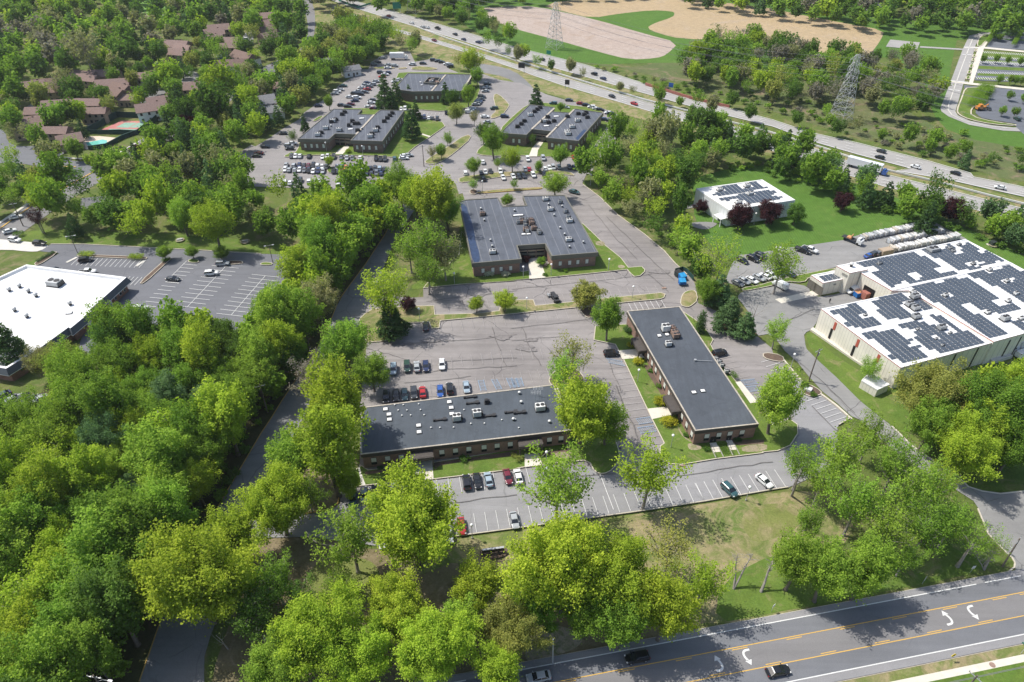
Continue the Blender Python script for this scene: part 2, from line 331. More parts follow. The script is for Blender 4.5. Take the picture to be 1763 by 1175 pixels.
def kerb(name, pts, z0=0, h=.15, w=.28, mat='kerb', closed=False, smooth=0):
    pts = [Vector((p[0], p[1], 0)) for p in pts]
    if smooth: pts = chaikin(pts, smooth, closed)
    if closed: pts = pts+[pts[0]]
    mb = MB(); a = []; b2 = []
    for i, p in enumerate(pts):
        d = (pts[min(i+1, len(pts)-1)]-pts[max(i-1, 0)]).normalized(); n = Vector((-d.y, d.x, 0)); a.append(p+n*w/2); b2.append(p-n*w/2)
    for i in range(len(pts)-1):
        q = [a[i], b2[i], b2[i+1], a[i+1]]
        mb.add([(v.x, v.y, z0) for v in q]+[(v.x, v.y, z0+h) for v in q], [(4,5,6,7), (0,4,7,3), (1,2,6,5)])
    o = mb.build(name, mat); o['kind'] = 'structure'; return o
def island(name, px, mat='grass_lawn', z0=0.0, h=.15, smooth=1, kmat='kerb', kw=.22):
    poly = ccw(W(px)); poly = chaikin(poly, smooth) if smooth else poly
    mb = MB(); mb.prism([(p.x, p.y) for p in poly], z0, z0+h, 0, 0)
    inner = offset(poly, kw); mb.flat(inner, z0+h+.012, 1)
    o = mb.build(name, [kmat, mat]); o['kind'] = 'structure'; return o
# ================================================================ ground
mb = MB(); n = 24
mb.add([(-1500, -150, 0), (1500, -150, 0), (1500, 2600, 0), (-1500, 2600, 0)], [(0,1,2,3)]); o = mb.build('ground', 'grass_base'); o['kind'] = 'structure'
LV = [0.0]
def lay(name, px, mat, smooth=0, dz=.004):
    LV[0] += dz; return sheet(name, ccw(W(px)), LV[0], mat, smooth)
# soft ground covers
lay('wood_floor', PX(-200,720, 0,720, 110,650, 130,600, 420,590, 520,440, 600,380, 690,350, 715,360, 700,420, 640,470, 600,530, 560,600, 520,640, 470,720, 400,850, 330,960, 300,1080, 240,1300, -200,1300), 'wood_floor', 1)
lay('wood_floor', PX(500,800, 585,770, 610,840, 560,880, 540,900, 560,930, 660,950, 780,940, 800,1010, 960,1040, 1130,1050, 1250,1060, 1130,1100, 1000,1125, 780,1160, 700,1300, 360,1300, 360,1175, 400,1060, 420,960, 480,905), 'leaf_litter', 1)
lay('bare_ground', PX(560,960, 640,960, 660,1000, 640,1040, 600,1050, 540,1030, 530,985), 'grass_dry', 2)
lay('bare_ground', PX(590,1030, 625,1028, 622,1065, 602,1075, 588,1050), 'bare_earth', 2)
lay('red_soil', PX(556,1034, 590,1026, 600,1036, 575,1050, 553,1046), 'red_earth', 2)
lay('grass_ground', PX(660,948, 770,930, 890,914, 1095,886, 1215,868, 1360,844, 1450,850, 1480,900, 1420,980, 1480,1020, 1360,1054, 1250,1078, 1130,1060, 960,990, 860,1000, 800,960, 700,1000), 'verge', 1)
lay('bare_ground', PX(910,1080, 960,1075, 1010,1095, 990,1120, 930,1135, 900,1140), 'bare_earth', 2)
lay('grass_ground', PX(1240,1000, 1340,950, 1400,960, 1560,960, 1640,930, 1700,930, 1735,975, 1560,1012, 1320,1058, 1230,1075), 'grass_lawn', 1)
lay('bare_ground', PX(1270,880, 1350,862, 1390,900, 1330,930, 1290,935), 'grass_dry', 2)
lay('grass_lawn', PX(1195,325, 1180,310, 1300,280, 1420,300, 1560,345, 1700,410, 1763,440, 1900,520, 1700,440, 1590,400, 1500,405, 1400,430, 1290,440, 1270,455, 1230,430, 1195,385), 'grass_field', 1)
lay('grass_lawn', PX(1385,575, 1400,572, 1420,600, 1480,640, 1560,680, 1640,640, 1780,600, 1900,640, 1900,840, 1700,850, 1640,830, 1600,780, 1520,720, 1500,712, 1450,665, 1400,610), 'grass_lawn', 1)
lay('grass_lawn', PX(-50,500, 0,480, 88,432, 95,450, 50,462, -50,540), 'grass_lawn', 1)
lay('grass_lawn', PX(40,400, 90,395, 200,400, 330,405, 440,415, 540,430, 545,444, 440,436, 320,428, 140,420, 80,420, 20,408), 'grass_lawn', 1)
lay('grass_lawn', PX(795,380, 815,380, 830,500, 735,496, 700,500, 740,470, 780,440), 'grass_lawn', 1)
lay('scrub_ground', PX(820,60, 900,90, 1000,110, 1100,120, 1180,90, 1300,140, 1420,130, 1560,190, 1640,235, 1800,260, 1800,330, 1600,270, 1400,215, 1200,150, 1000,100, 860,70), 'scrub_floor', 2)
lay('meadow', PX(770,5, 860,-5, 1180,-12, 1400,10, 1560,35, 1800,40, 1800,90, 1650,60, 1640,100, 1625,190, 1660,215, 1800,235, 1800,262, 1640,235, 1600,190, 1590,130, 1520,90, 1480,130, 1380,130, 1250,110, 1150,108, 1000,112, 900,85, 820,60, 775,20), 'grass_field', 1)
lay('golf_green', PX(215,-10, 225,20, 240,38, 300,32, 312,0, 305,-10), 'golf_green', 1); lay('golf_green', PX(60,-5, 85,10, 112,16, 122,0, 120,-10), 'golf_green', 1)
lay('golf_sand', PX(218,30, 250,26, 290,22, 285,26, 250,31, 220,33), 'pool_deck', 1)
lay('field_soil', PX(818,16, 860,12, 880,12)+Z('20', 0,50, 150,40, 560,130, 900,230, 1130,290, 1050,370, 980,395, 800,405, 600,355, 300,270, 0,190)+PX(860,40, 835,32), 'soil_pink', 1)
lay('field_soil', Z('20', 190,35, 550,-20, 1200,-10, 1762,60)+Z('30', 60,62, 300,110, 560,160, 820,205, 800,270, 700,400, 640,400, 400,360, 200,300, 0,260)+Z('20', 1500,270, 1150,265, 1000,230, 912,192, 960,160, 1090,118, 1105,90, 1080,78, 950,70, 720,95, 545,125, 350,80), 'soil', 1)
# access drives and car parks
lay('motorway_verge', PX(480,-10, 560,0, 720,45, 880,95, 1120,165, 1300,222, 1500,278, 1763,345, 1850,380, 1850,420, 1700,375, 1500,325, 1280,255, 1100,205, 880,145, 700,90, 560,50), 'verge')
hwN = [Z('10', 600,-8, 850,58, 1100,128, 1400,215, 1762,325), Z('20', 500,440, 920,575, 1470,735, 1762,812), Z('30', 330,900, 640,968, 1100,1085, 1400,1172), Z('31', 1420,62, 1700,118, 2000,185)]
hwNl = [Z('10', 470,-8, 760,85, 1100,190, 1400,280, 1762,400), Z('20', 250,450, 800,605, 1300,745, 1762,856), Z('30', 330,955, 640,1045, 1000,1140), Z('31', 900,20, 1230,75, 1560,150, 1900,225)]
up = sum(hwN, []); lo = sum(hwNl, [])
HN_U, HN_L = W(up), W(lo)
hwSu = Z('10', 520,40, 800,160, 1200,268, 1762,440)+Z('20', 230,490, 700,630, 1200,772, 1480,852)+PX(1313,231, 1420,262)+Z('31', 700,12, 1000,88, 1250,150, 1600,240, 2000,330)
hwSl = Z('10', 520,75, 620,112, 920,205, 1200,292, 1500,382, 1762,470)+Z('20', 150,512, 350,580, 760,700, 1150,820, 1500,925)+PX(1313,255, 1420,292)+Z('31', 650,70, 800,120, 1140,205, 1500,300, 2000,420)
lay('motorway_carriageway', up+lo[::-1], 'highway_concrete'); lay('motorway_carriageway', hwSu+hwSl[::-1], 'highway_concrete')
R1L = Z('03', 880,1420, 940,1172, 1070,800)+PX(300,1010, 340,940, 383,860)+Z('02', 1762,650)+Z('12', 100,560, 180,430, 400,105)+Z('11', 480,1100, 560,890, 740,650, 870,450, 960,290)+PX(700,345, 722,325, 750,303, 790,272, 830,232, 850,205)+Z('10', 1700,700, 1762,650)+Z('20', 0,780, 90,700, 118,660, 108,620, 60,580)+PX(870,133, 835,126, 800,120)
R1R = Z('03', 1400,1420, 1375,1172, 1380,950)+PX(395,1020, 420,950, 450,880, 475,820, 504,764)+Z('12', 310,560, 420,380)+PX(575,640, 600,600, 618,560)+Z('11', 740,990, 790,860, 890,600, 965,440)+PX(712,365, 730,338, 752,325, 785,300, 812,272, 850,228, 872,212)+Z('20', 0,830, 150,750, 170,690, 165,620, 120,560)+PX(885,122, 845,112, 800,108)
lay('entrance_drive', R1L+R1R[::-1], 'asphalt_drive', 1)
lay('town_road', PX(513,-10, 528,-10, 541,12, 543,35, 541,60, 536,78, 508,102, 478,116, 440,138, 405,168, 360,205, 310,232, 262,258, 215,290, 175,312, 130,338, 90,365, 40,400, -30,455, -60,420, 0,385, 60,345, 110,315, 150,292, 200,266, 245,238, 300,212, 350,188, 395,155, 430,128, 480,103, 518,88, 530,62, 530,38, 523,12), 'asphalt_turn_lane', 1)
lay('residential_road', Z('n2', -300,560, 0,600, 60,640, 70,720, 140,770, 250,780, 430,770, 350,825, 350,860, 450,900, 860,935, 1000,950, 1150,870, 1150,1000, 820,1062, 720,1100, 680,1040, 500,1030, 300,960, 100,945, 0,950, -300,960), 'asphalt_street', 1)
for pp in (Z('n2', 200,420, 330,340, 480,250, 560,270, 520,330, 340,440), Z('n2', 860,480, 1010,460, 1190,490, 930,590, 860,560), Z('n2', 1480,240, 1560,210, 1700,210, 1620,290, 1500,330, 1350,360, 1330,300),
           Z('n3', 1050,330, 1160,320, 1150,480, 1050,490), Z('n3', 0,660, 230,600, 260,640, 60,700), Z('n3', 480,730, 570,720, 620,800, 480,870, 400,850), Z('n3', 920,900, 1040,880, 1060,950, 930,1000), Z('n3', 900,1080, 1100,1080, 1060,1175, 880,1175)):
    lay('parking_court', pp, 'asphalt_drive', 1)
Npk = PX(415,262, 432,250)+Z('10', 0,990, 100,930, 170,880, 290,810, 330,760, 420,700, 500,650, 560,580, 700,492, 620,486, 620,470, 760,470, 780,420, 850,380, 960,350, 1040,350, 1075,420, 1180,400, 1330,440, 1300,465, 1380,498, 1455,506, 1530,500, 1640,540, 1762,560)+Z('20', 60,560, 240,640, 380,680, 540,712, 640,742, 755,790, 750,840, 725,900, 700,980, 620,1060, 560,1120, 540,1180)+PX(1010,300, 1000,322, 985,335, 880,330, 830,325, 790,335, 785,318, 765,302, 735,306, 710,318, 700,322, 690,300, 662,300, 657,323, 560,326, 440,322, 405,316, 395,295)
lay('north_parking_lot', Npk, 'asphalt_north')
K = PX(440,928)+Z('13', 0,205, 380,195, 620,235, 860,262, 1280,207, 1762,142)+PX(931,905.6, 1094,882.7, 1212,864.8, 1330,844.3)+Z('32', 170,1020)+PX(1400,822, 1435,800, 1443,770, 1441,745)+Z('32', 510,600, 585,555, 490,470, 385,390, 245,290, 165,190, 80,140)
K += PX(1328,600)+Z('21', 1640,1120, 1480,1110, 1395,1060, 1385,965, 1260,912, 1250,830, 1240,780, 1200,720, 1100,640, 1030,560, 900,450, 720,320, 600,200, 480,110, 420,50)+PX(975,296, 880,300, 830,305, 792,318, 800,345, 812,400, 800,480)
K += Z('11', 1130,815, 1132,870, 1050,875, 900,860, 770,850, 740,985, 790,955, 900,945, 1060,935, 1100,1030, 1005,1050, 995,1118, 880,1172)+PX(632,592, 626,640, 620,700, 620,800, 600,838, 586,846, 586,868, 568,880, 530,886, 440,895)
lay('parking_lot', K, 'asphalt_lot')
lay('south_parking_lot', Z('13', 0,205, 380,195, 620,235, 860,262, 1280,207, 1762,142)+PX(931,905.6, 1094,882.7, 1212,864.8, 1330,844.3)+Z('32', 170,1020)+PX(1400,822, 1435,800, 1443,770, 1441,745)+Z('32', 510,600, 585,555, 490,470, 385,390, 245,290)+PX(1361,676, 1352,700, 1367,720, 1340,765, 1310,778, 1240,790, 1160,800, 1120,798, 1075,770, 1055,800, 1008,805, 952,802, 890,812, 740,829, 700,833, 630,838, 586,868, 568,880, 530,886, 440,895), 'asphalt_south')
YD = Z('k2', 700,1175, 690,1060, 660,960, 580,850, 520,780, 570,720, 700,700, 900,670, 1000,630, 1090,640, 1240,670, 1280,760)+Z('n4', 200,640, 560,560, 740,600, 860,590, 200,735, 140,880, 60,920, 60,985)+Z('32', 290,60, 300,110, 240,160, 150,100, 60,-20)
DW = Z('32', 60,-20, 60,-100, 275,-40, 290,80, 370,160, 500,280, 650,430, 740,505, 870,605, 1000,735, 1150,840, 1300,930, 1385,1015, 1480,1045, 1600,1062, 1762,1045)+PX(1850,845, 1950,850, 1950,975, 1800,975, 1748,985)+Z('33', 1700,395, 1688,350, 1640,300, 1520,175, 1450,0)+Z('32', 1420,1110, 1250,1000, 1000,860, 780,680, 650,560, 600,540, 500,450, 400,370, 310,270, 230,170, 150,100)
lay('side_road', DW, 'asphalt_yard')
lay('service_yard', YD, 'asphalt_yard', 1)
lay('service_yard', Z('k2', 400,620, 470,440, 545,350, 640,345, 800,320, 1000,285, 1300,245, 1600,200)+Z('n4', 380,190, 520,150, 780,90, 1040,40, 1160,110, 1320,190, 900,300, 500,380)+Z('k2', 1520,475, 1150,552, 1000,592, 740,628, 520,665), 'asphalt_yard')
lay('concrete_apron', Z('k2', 905,800, 1290,712, 1375,752, 970,842), 'concrete')
lay('driveway_apron', Z('01', -200,470, 0,480, 200,500, 345,515, 270,562, 205,566, 50,550, -200,560), 'concrete_pale', 1)
lay('bank_parking_lot', Z('01', 270,562, 345,514, 560,516, 1230,550, 1762,580)+Z('11', 370,590, 560,620, 520,700, 300,900, 0,1120, -300,1300)+Z('01', 800,1260, 500,1300, 600,1000, 700,800, 240,672, 400,576), 'asphalt_bank')
lay('parking_lot_west', PX(-80,690, 0,678, 100,680, 75,700, 25,715, -80,730), 'asphalt_bank')
lay('white_building_drive', Z('21', 1160,260, 1240,240, 1250,262, 1165,280), 'asphalt_yard'); lay('white_building_drive', Z('21', 1180,375, 1290,362, 1390,370, 1380,390, 1310,420, 1230,400), 'asphalt_yard', 1)
# newer car park in the far corner
lay('far_road', Z('n1', 200,880, 300,620, 420,300, 480,180, 600,148, 1100,148, 1100,166, 620,167, 590,190, 540,270, 470,520, 420,650, 345,910, 370,950, 480,1000, 700,1045, 900,1065, 1100,1065, 1100,1110, 800,1095, 480,1040, 280,960, 210,910), 'highway_concrete')
lay('far_parking_lot', Z('n1', 690,205, 1200,245, 1200,330, 640,295), 'asphalt_new'); lay('far_parking_lot', Z('n1', 760,178, 1200,190, 1200,225, 740,205), 'asphalt_new')
lay('far_parking_lot', Z('n1', 430,655, 500,665, 1200,720, 1200,1200, 1000,1130, 930,1060, 930,1030, 600,975, 540,930, 540,870, 660,720, 430,690), 'asphalt_new')
lay('far_parking_lot', Z('n1', 600,335, 1200,380, 1200,640, 530,610, 560,480), 'asphalt_new')
lay('grass_pavers', Z('n1', 610,335, 1200,372, 1200,425, 590,385), 'grass_lawn'); lay('grass_pavers', Z('n1', 590,405, 1200,450, 1200,462, 585,425), 'grass_lawn')
lay('grass_strip', Z('n1', 560,470, 1200,500, 1200,530, 550,500), 'grass_lawn'); lay('grass_pavers', Z('n1', 560,540, 1200,570, 1200,590, 555,565), 'grass_lawn'); lay('grass_pavers', Z('n1', 550,585, 1200,610, 1200,630, 545,600), 'grass_lawn')
lay('footpath', Z('n1', 475,640, 515,460, 560,300, 650,203, 680,208, 622,300, 572,460, 512,642), 'concrete')
lay('footpath', Z('n1', 300,612, 500,635, 1200,705, 1200,725, 500,655, 300,628), 'concrete'); lay('footpath', Z('n1', 430,288, 640,290, 1200,345, 1200,360, 620,305, 430,300), 'concrete')
lay('gravel_pad', Z('30', 860,270, 1060,290, 1040,338, 830,318), 'highway_concrete'); lay('footpath', Z('30', 1060,315, 1350,332, 1350,342, 1060,325), 'highway_concrete')
# tennis and swimming
lay('tennis_court', Z('n2', 900,650, 1190,490, 1625,500, 1400,660), 'grass_base'); lay('tennis_court', Z('n2', 1000,625, 1230,522, 1575,530, 1390,642), 'court_red')
lay('tennis_court', Z('n2', 1170,590, 1265,542, 1390,543, 1300,595), 'court_green'); lay('tennis_court', Z('n2', 1310,595, 1400,543, 1530,545, 1450,590), 'court_green'); lay('tennis_court', Z('n2', 1070,632, 1110,605, 1420,610, 1385,638), 'court_green')
lay('pool_deck', Z('n2', 790,695, 850,680, 1020,680, 1215,700, 1070,775, 880,815, 840,790, 835,730), 'pool_deck'); lay('pool_water', Z('n2', 870,745, 960,728, 1040,712, 1085,722, 1080,765, 990,795, 905,800), 'pool_water')
lay('footpath', Z('n2', 400,800, 450,790, 440,830, 480,860, 560,875, 630,840, 655,850, 590,885, 850,905, 850,915, 560,895, 420,850), 'concrete_pale'); lay('footpath', Z('n2', 500,1035, 640,1045, 705,1080, 700,1130, 650,1160, 620,1160, 670,1110, 670,1080, 620,1058, 500,1045), 'concrete_pale')
lay('footpath', PX(0,383, 60,342, 62,345, 0,387), 'concrete_pale'); lay('footpath', Z('n2', 1190,850, 1400,730, 1410,736, 1200,858), 'concrete_pale')

# ---------------------------------------------------------------- main road along the bottom
A0 = P(1313, 1076.7); A1 = P(1757.3, 993.0); RD = (A1-A0).normalized(); RN = Vector((RD.y, -RD.x, 0))          # RN points south (towards the viewer)
def road(s, t, z=0): q = A0+RD*s+RN*t; return Vector((q.x, q.y, z))
def toff(px, py): v = P(px, py)-A0; return v.dot(RD), v.dot(RN)
tk = (toff(1313,1064.7)[1]+toff(1008,1124)[1]+toff(1556,1016.7)[1])/3; ty1 = toff(1500,1071.5)[1]; ty2 = toff(1550,1103.8)[1]; tw2 = (toff(1361.5,1174.3)[1]+toff(1758.6,1095)[1])/2; tk2 = toff(1600,1142)[1]
tsw1, tsw2 = toff(1690,1143)[1], toff(1690,1156.5)[1]
def band(name, t0, t1, mat, s0=-150, s1=150, z=None):
    LV[0] += .004
    return sheet(name, ccw([road(s0,t0), road(s1,t0), road(s1,t1), road(s0,t1)]), LV[0] if z is None else z, mat)
band('main_road', tk, tk2, 'asphalt_shoulder'); band('main_road', 0, ty1, 'asphalt_street'); band('main_road', ty1, ty2, 'asphalt_turn_lane'); band('main_road', ty2, tw2, 'asphalt_street')
band('grass_verge', tk2+.25, tsw1, 'verge'); band('grass_lawn', tsw2, tsw2+60, 'grass_lawn'); band('sidewalk', tsw1, tsw2, 'concrete')
ZR = LV[0]+.004
LV[0] += .004
mk = MB()
def ln(pts, w, mi, z=None): strip(mk, pts, w, ZR if z is None else z, mi)
for a, b2 in ((-150, -59), (-56.5, 47.5), (49.5, 58)): ln([road(a, 0), road(b2, 0)], .2, 0)
ln([road(-150, tw2), road(62, tw2)], .2, 0)
s_end = toff(1752, 1022.6)[0]
for t, side in ((ty1, 1), (ty2, -1)):
    ln([road(-150, t), road(s_end+2, t)], .16, 1)
    for k in range(-14, 6): s = k*11.3+(3 if side > 0 else 8); ln([road(s, t+side*.38), road(min(s+3.2, s_end), t+side*.38)], .15, 1)
def turn_arrow(px, py, flip):                            # left-turn arrow of the shared centre lane
    s0, t0 = toff(px, py); f = -1 if flip else 1
    pts = [(-1.0,-1.35), (.2,-1.35), (.75,-.85), (.75,.0), (.35,.75)]
    c = [(f*x, f*y) for x, y in pts]; body = chaikin([Vector((x, y, 0)) for x, y in c], 2, False)
    strip(mk, [road(s0+p.x*.85, t0-p.y*.95) for p in body], .42, ZR, 0)
    tri = [(-.55,.6), (1.15,.75), (.1,1.75)]; q = [road(s0+f*x*.8, t0-f*y*.95) for x, y in tri]
    mk.add([(p.x, p.y, ZR) for p in q], [(0,1,2)], 0)
turn_arrow(*Z('23', 1392,1055)[0], False); turn_arrow(*Z('23', 1595,1008)[0], True); turn_arrow(*Z('33', 1237,748)[0], False); turn_arrow(*Z('33', 1417,708)[0], True)
kerb('kerb', [road(-150, tk), road(toff(1735,985)[0], tk)]+[P(*q) for q in Z('33', 1695,400, 1700,370, 1680,335, 1640,300, 1520,175, 1450,5)], .02, .15, .3)
kerb('kerb', [road(-150, tk2), road(61, tk2), road(64, tk2+3)], .02, .15, .3)
# manhole and utility covers
# ---------------------------------------------------------------- car park markings
KZ = LV[0]+.006
def stalls(a, b2, n, ln_, side=1, w=.11, mi=2, base=False, skip=()):
    A, B = P(*a), P(*b2); d = (B-A).normalized(); nn = Vector((-d.y, d.x, 0))*side
    for i in range(n+1):
        if i in skip: continue
        q = A.lerp(B, i/n); strip(mk, [q, q+nn*ln_], w, KZ, mi)
    if base: strip(mk, [A, B], w, KZ, mi)
stalls((742,929), (1212,863.5), 25, 5.2, 1, mi=0); stalls((1212,863.5), (1352,839.5), 9, 5.4, 1, mi=0)
stalls((752,828), (905,806), 8, 5.0, -1, mi=0); stalls((645,697), (948,656), 19, 5.2, 1); stalls((757,556), (990,532), 13, 5.2, -1); stalls((672,645), (935,618), 15, 5.0, 1)
stalls(Z('22', 762,165)[0], Z('22', 1026,722)[0], 13, 5.3, -1); stalls(Z('22', 1385,160)[0], Z('22', 1590,400)[0], 7, 5.0, 1); stalls(Z('32', 85,150)[0], Z('32', 255,305)[0], 5, 5.0, -1, mi=0); stalls(Z('32', 400,405)[0], Z('32', 560,545)[0], 5, 5.4, -1, mi=0)
stalls(Z('21', 790,915)[0], Z('21', 1010,893)[0], 6, 5, -1, mi=0); stalls(Z('11', 1200,810)[0], Z('21', 790,697)[0], 22, 5, -1); stalls(Z('11', 1212,990)[0], Z('21', 120,915)[0], 7, 5, 1); stalls(Z('21', 170,928)[0], Z('21', 1000,850)[0], 13, 5, 1)
ln([P(*q) for q in Z('22', 535,850, 600,935, 690,1172)], .14, 0, KZ)
stalls(Z('k4', 260,1012)[0], Z('k4', 860,962)[0], 12, 5, 1)
for a, b2, n, s in ((Z('01', 1265,940)[0], Z('01', 1520,670)[0], 10, 0), (Z('01', 1560,995)[0], Z('01', 1790,730)[0], 10, 0)):
    stalls(a, b2, n, 5, 1, mi=0, base=True, w=.16); stalls(a, b2, n, 5, -1, mi=0, w=.16)
stalls(Z('01', 900,985)[0], Z('01', 1262,628)[0], 14, 5, -1, mi=0, w=.16); stalls(Z('01', 1120,770)[0], Z('01', 1262,628)[0], 1, 5, -1, mi=0, base=True, w=.16)
stalls(Z('01', 535,608)[0], Z('01', 985,625)[0], 14, 5, -1, mi=0, w=.16); stalls(Z('01', 880,735)[0], Z('01', 960,740)[0], 3, 5, -1, mi=0, w=.16)
ln([P(*q) for q in Z('01', 520,605, 450,640)], 1.0, 3, KZ); ln([P(*q) for q in Z('01', 975,628, 920,665)], 1.0, 3, KZ)
for z, pts in (('12', (1500,300,1520,372)), ('12', (1590,295,1625,362)), ('12', (1690,285,1720,352)), ('22', (0,290,20,350)), ('22', (30,285,50,345))):   # accessible bays in faded blue
    q = Z(z, *pts); a, b2 = P(*q[0]), P(*q[1]); d = (P(q[0][0]+9, q[0][1]-1.2)-a)
    ln([a, b2], .16, 4, KZ); ln([a+d, b2+d], .16, 4, KZ)
    for k in range(7): ln([a.lerp(b2, k/7), (a+d).lerp(b2+d, (k+1)/7)], .12, 4, KZ)
for q, l in ((Z('22', 640,150, 750,172), 1), (Z('22', 840,560, 945,545), 1), (Z('22', 850,620, 960,605), 1), (Z('22', 1545,300, 1640,290), 1), (Z('22', 1570,345, 1650,335), 1)):
    a, b2 = P(*q[0]), P(*q[1]); ln([a, b2], .18, 4, KZ); n2 = Vector((.4, -2.0, 0)); ln([a+n2, b2+n2], .14, 4, KZ)
    for k in range(8): ln([a.lerp(b2, k/8), (a+n2).lerp(b2+n2, (k+1)/8)], .1, 4, KZ)
for z, a in (('k3', (20,690,540,690)), ):
    pass
stalls(Z('k3', 60,690)[0], Z('k3', 1050,705)[0], 22, 4.6, 1); stalls(Z('k3', 20,765)[0], Z('k3', 1000,790)[0], 22, 4.6, 1, base=True); stalls(Z('k5', 1105,825)[0], Z('k5', 1500,835)[0], 10, 4.6, 1, mi=0)
for z, a, b2 in (('n1', (500,455), (1150,480)), ('n1', (600,440), (1150,470)), ('n1', (560,600), (1180,640)), ('n1', (570,545), (1180,570)), ('n1', (630,350), (1180,385)), ('n1', (610,395), (1180,430))):
    stalls(Z(z, *a)[0], Z(z, *b2)[0], 26, 4.5, 1, mi=0, w=.35)
for t in ((430,292,560,297), (410,362,500,368), (300,616,470,632), (285,700,385,712)): ln([P(*q) for q in Z('n1', *t)], 1.2, 0, KZ)
ln([P(*q) for q in Z('n1', 570,180, 510,215, 480,290, 400,500, 350,640, 275,860, 275,900, 310,945, 420,1000, 620,1050, 860,1075)], .5, 3, KZ)
ln([P(*q) for q in Z('n2', 1200,940, 1260,890, 1300,870)], .5, 1, KZ); ln([P(*q) for q in Z('n2', 620,985, 770,990)], .5, 1, KZ); ln([P(*q) for q in PX(0,395, 60,352, 120,320, 165,295)], .5, 1, KZ)
for L, off in ((HN_U, 0), (HN_L, 0)): ln(L, .4, 0, KZ)
ln(W(hwSu), .4, 0, KZ); ln(W(hwSl), .4, 0, KZ)
def lerp_line(U, Lo, t, n=60):
    def at(Ls, s):
        tot = sum((Ls[i+1]-Ls[i]).length for i in range(len(Ls)-1)); s *= tot
        for i in range(len(Ls)-1):
            l = (Ls[i+1]-Ls[i]).length
            if s <= l or i == len(Ls)-2: return Ls[i].lerp(Ls[i+1], s/l)
            s -= l
    return [at(U, k/n).lerp(at(Lo, k/n), t) for k in range(n+1)]
for U, Lo in ((HN_U, HN_L), (W(hwSu), W(hwSl))):
    for t in (.25, .5, .75):
        c = lerp_line(U, Lo, t, 90)
        for i in range(0, 90, 2): ln([c[i], c[i].lerp(c[i+1], .6)], .3, 0, KZ)
# worn skid marks and stains on the big lot stay with the surface
o = mk.build('road_markings', ['paint_white', 'paint_yellow', 'paint_faint', 'concrete_pale', 'paint_blue']); o['kind'] = 'structure'
# ---------------------------------------------------------------- kerbed grass islands
IZ = KZ+.004
island('grass_island', Z('11', 740,985, 790,955, 900,945, 1060,935, 1205,933, 1210,993, 1500,985, 1640,968, 1660,905)+Z('21', 60,893, 150,893, 165,932, 430,905, 660,880, 1010,845, 1040,855, 1030,880, 1000,890, 780,910, 590,930, 450,945, 0,990)+Z('11', 1500,1012, 1248,1035, 1240,1085, 1185,1088, 1170,1045, 1005,1050, 995,1118, 880,1172)+PX(632,592, 622,575, 618,552), 'verge', IZ, smooth=0)
island('mulch_island', Z('21', 455,948, 480,990, 510,1015, 550,1015, 575,1000, 580,960, 560,935), 'mulch', IZ+.02)
island('front_lawn', Z('12', 570,1040, 735,1010, 1040,985, 1200,970, 1762,900)+Z('22', 0,903, 200,870, 400,852, 520,840, 560,920, 620,938, 690,903, 735,825, 722,750, 700,700, 640,560, 560,400, 500,300, 420,280, 280,290, 300,340)+PX(975,700, 984,760, 640,815, 618,800, 600,838), 'grass_lawn', IZ)
island('tree_island', Z('22', 250,290, 300,230, 420,210, 480,260, 500,310, 420,330, 300,345, 262,330), 'mulch', IZ+.004)
island('west_lawn', Z('21', 555,1165, 565,1072, 640,1064, 780,1058, 800,990, 1140,960, 1290,1060, 1340,1130)+Z('22', 1362,28, 1345,60, 1400,170, 1520,315, 1665,455, 1762,600)+Z('32', 180,560, 235,600, 237,660, 185,742, 100,778, 0,787)+Z('22', 1700,792, 1380,832, 1140,872, 1060,865, 1000,800, 1000,745, 1028,725, 945,560, 755,160, 700,60), 'grass_lawn', IZ, smooth=0)
island('corner_island', Z('21', 1160,845, 1142,880, 1138,930, 1185,945, 1215,935, 1260,895, 1245,830, 1200,828), 'verge', IZ)
island('front_lawn', Z('21', 0,762, 240,745, 500,720, 780,690, 805,718, 830,738, 870,732, 900,705, 902,690, 880,668, 790,675, 740,610, 640,530, 560,450, 480,375)+PX(990,400, 940,460, 900,470, 830,450, 795,400)+PX(790,440, 735,490)+Z('11', 1130,815, 1380,790, 1762,765), 'grass_lawn', IZ, smooth=0)
island('tree_island', Z('k1', 165,130, 175,108, 215,100, 245,118, 250,140, 220,158, 180,152), 'mulch', IZ); island('kerb_strip', Z('k1', 245,130, 560,100, 720,95, 900,82, 900,100, 720,112, 560,125, 250,148), 'verge', IZ, kmat='kerb_yellow')
island('north_lawn', Z('k3', 60,650, 140,580, 150,480, 480,165, 960,165, 1240,185, 1300,240, 1380,275, 1670,315, 1480,450, 1270,590, 1180,700, 1120,700, 1090,650, 700,640, 200,640), 'grass_lawn', IZ)
island('grass_island', Z('k3', -20,655, 60,612, 100,600, 60,660), 'grass_lawn', IZ); island('grass_island', Z('k3', 430,750, 480,750, 490,820, 430,815), 'grass_lawn', IZ); island('grass_island', Z('k3', 280,290, 360,240, 400,245, 310,300), 'grass_lawn', IZ)
island('north_lawn', Z('10', 820,690, 950,690, 940,500, 1030,492, 1380,496, 1470,508, 1520,590, 1500,650, 1480,720, 1290,760, 1100,745, 980,740, 870,735), 'grass_lawn', IZ)
island('north_lawn', Z('k4', 440,340, 700,110, 860,105, 1450,170, 1470,300, 1530,312, 1400,510, 1330,600, 1335,680, 1100,655, 800,655, 620,640, 450,650, 170,640, 200,570, 420,400), 'grass_lawn', IZ)
island('grass_island', Z('10', 1140,1090, 1290,1000, 1420,910, 1465,930, 1340,1040, 1230,1112, 1150,1112), 'verge', IZ); island('grass_island', Z('k4', 340,30, 400,15, 505,115, 510,145, 440,235, 330,275, 320,240, 380,190), 'verge', IZ)
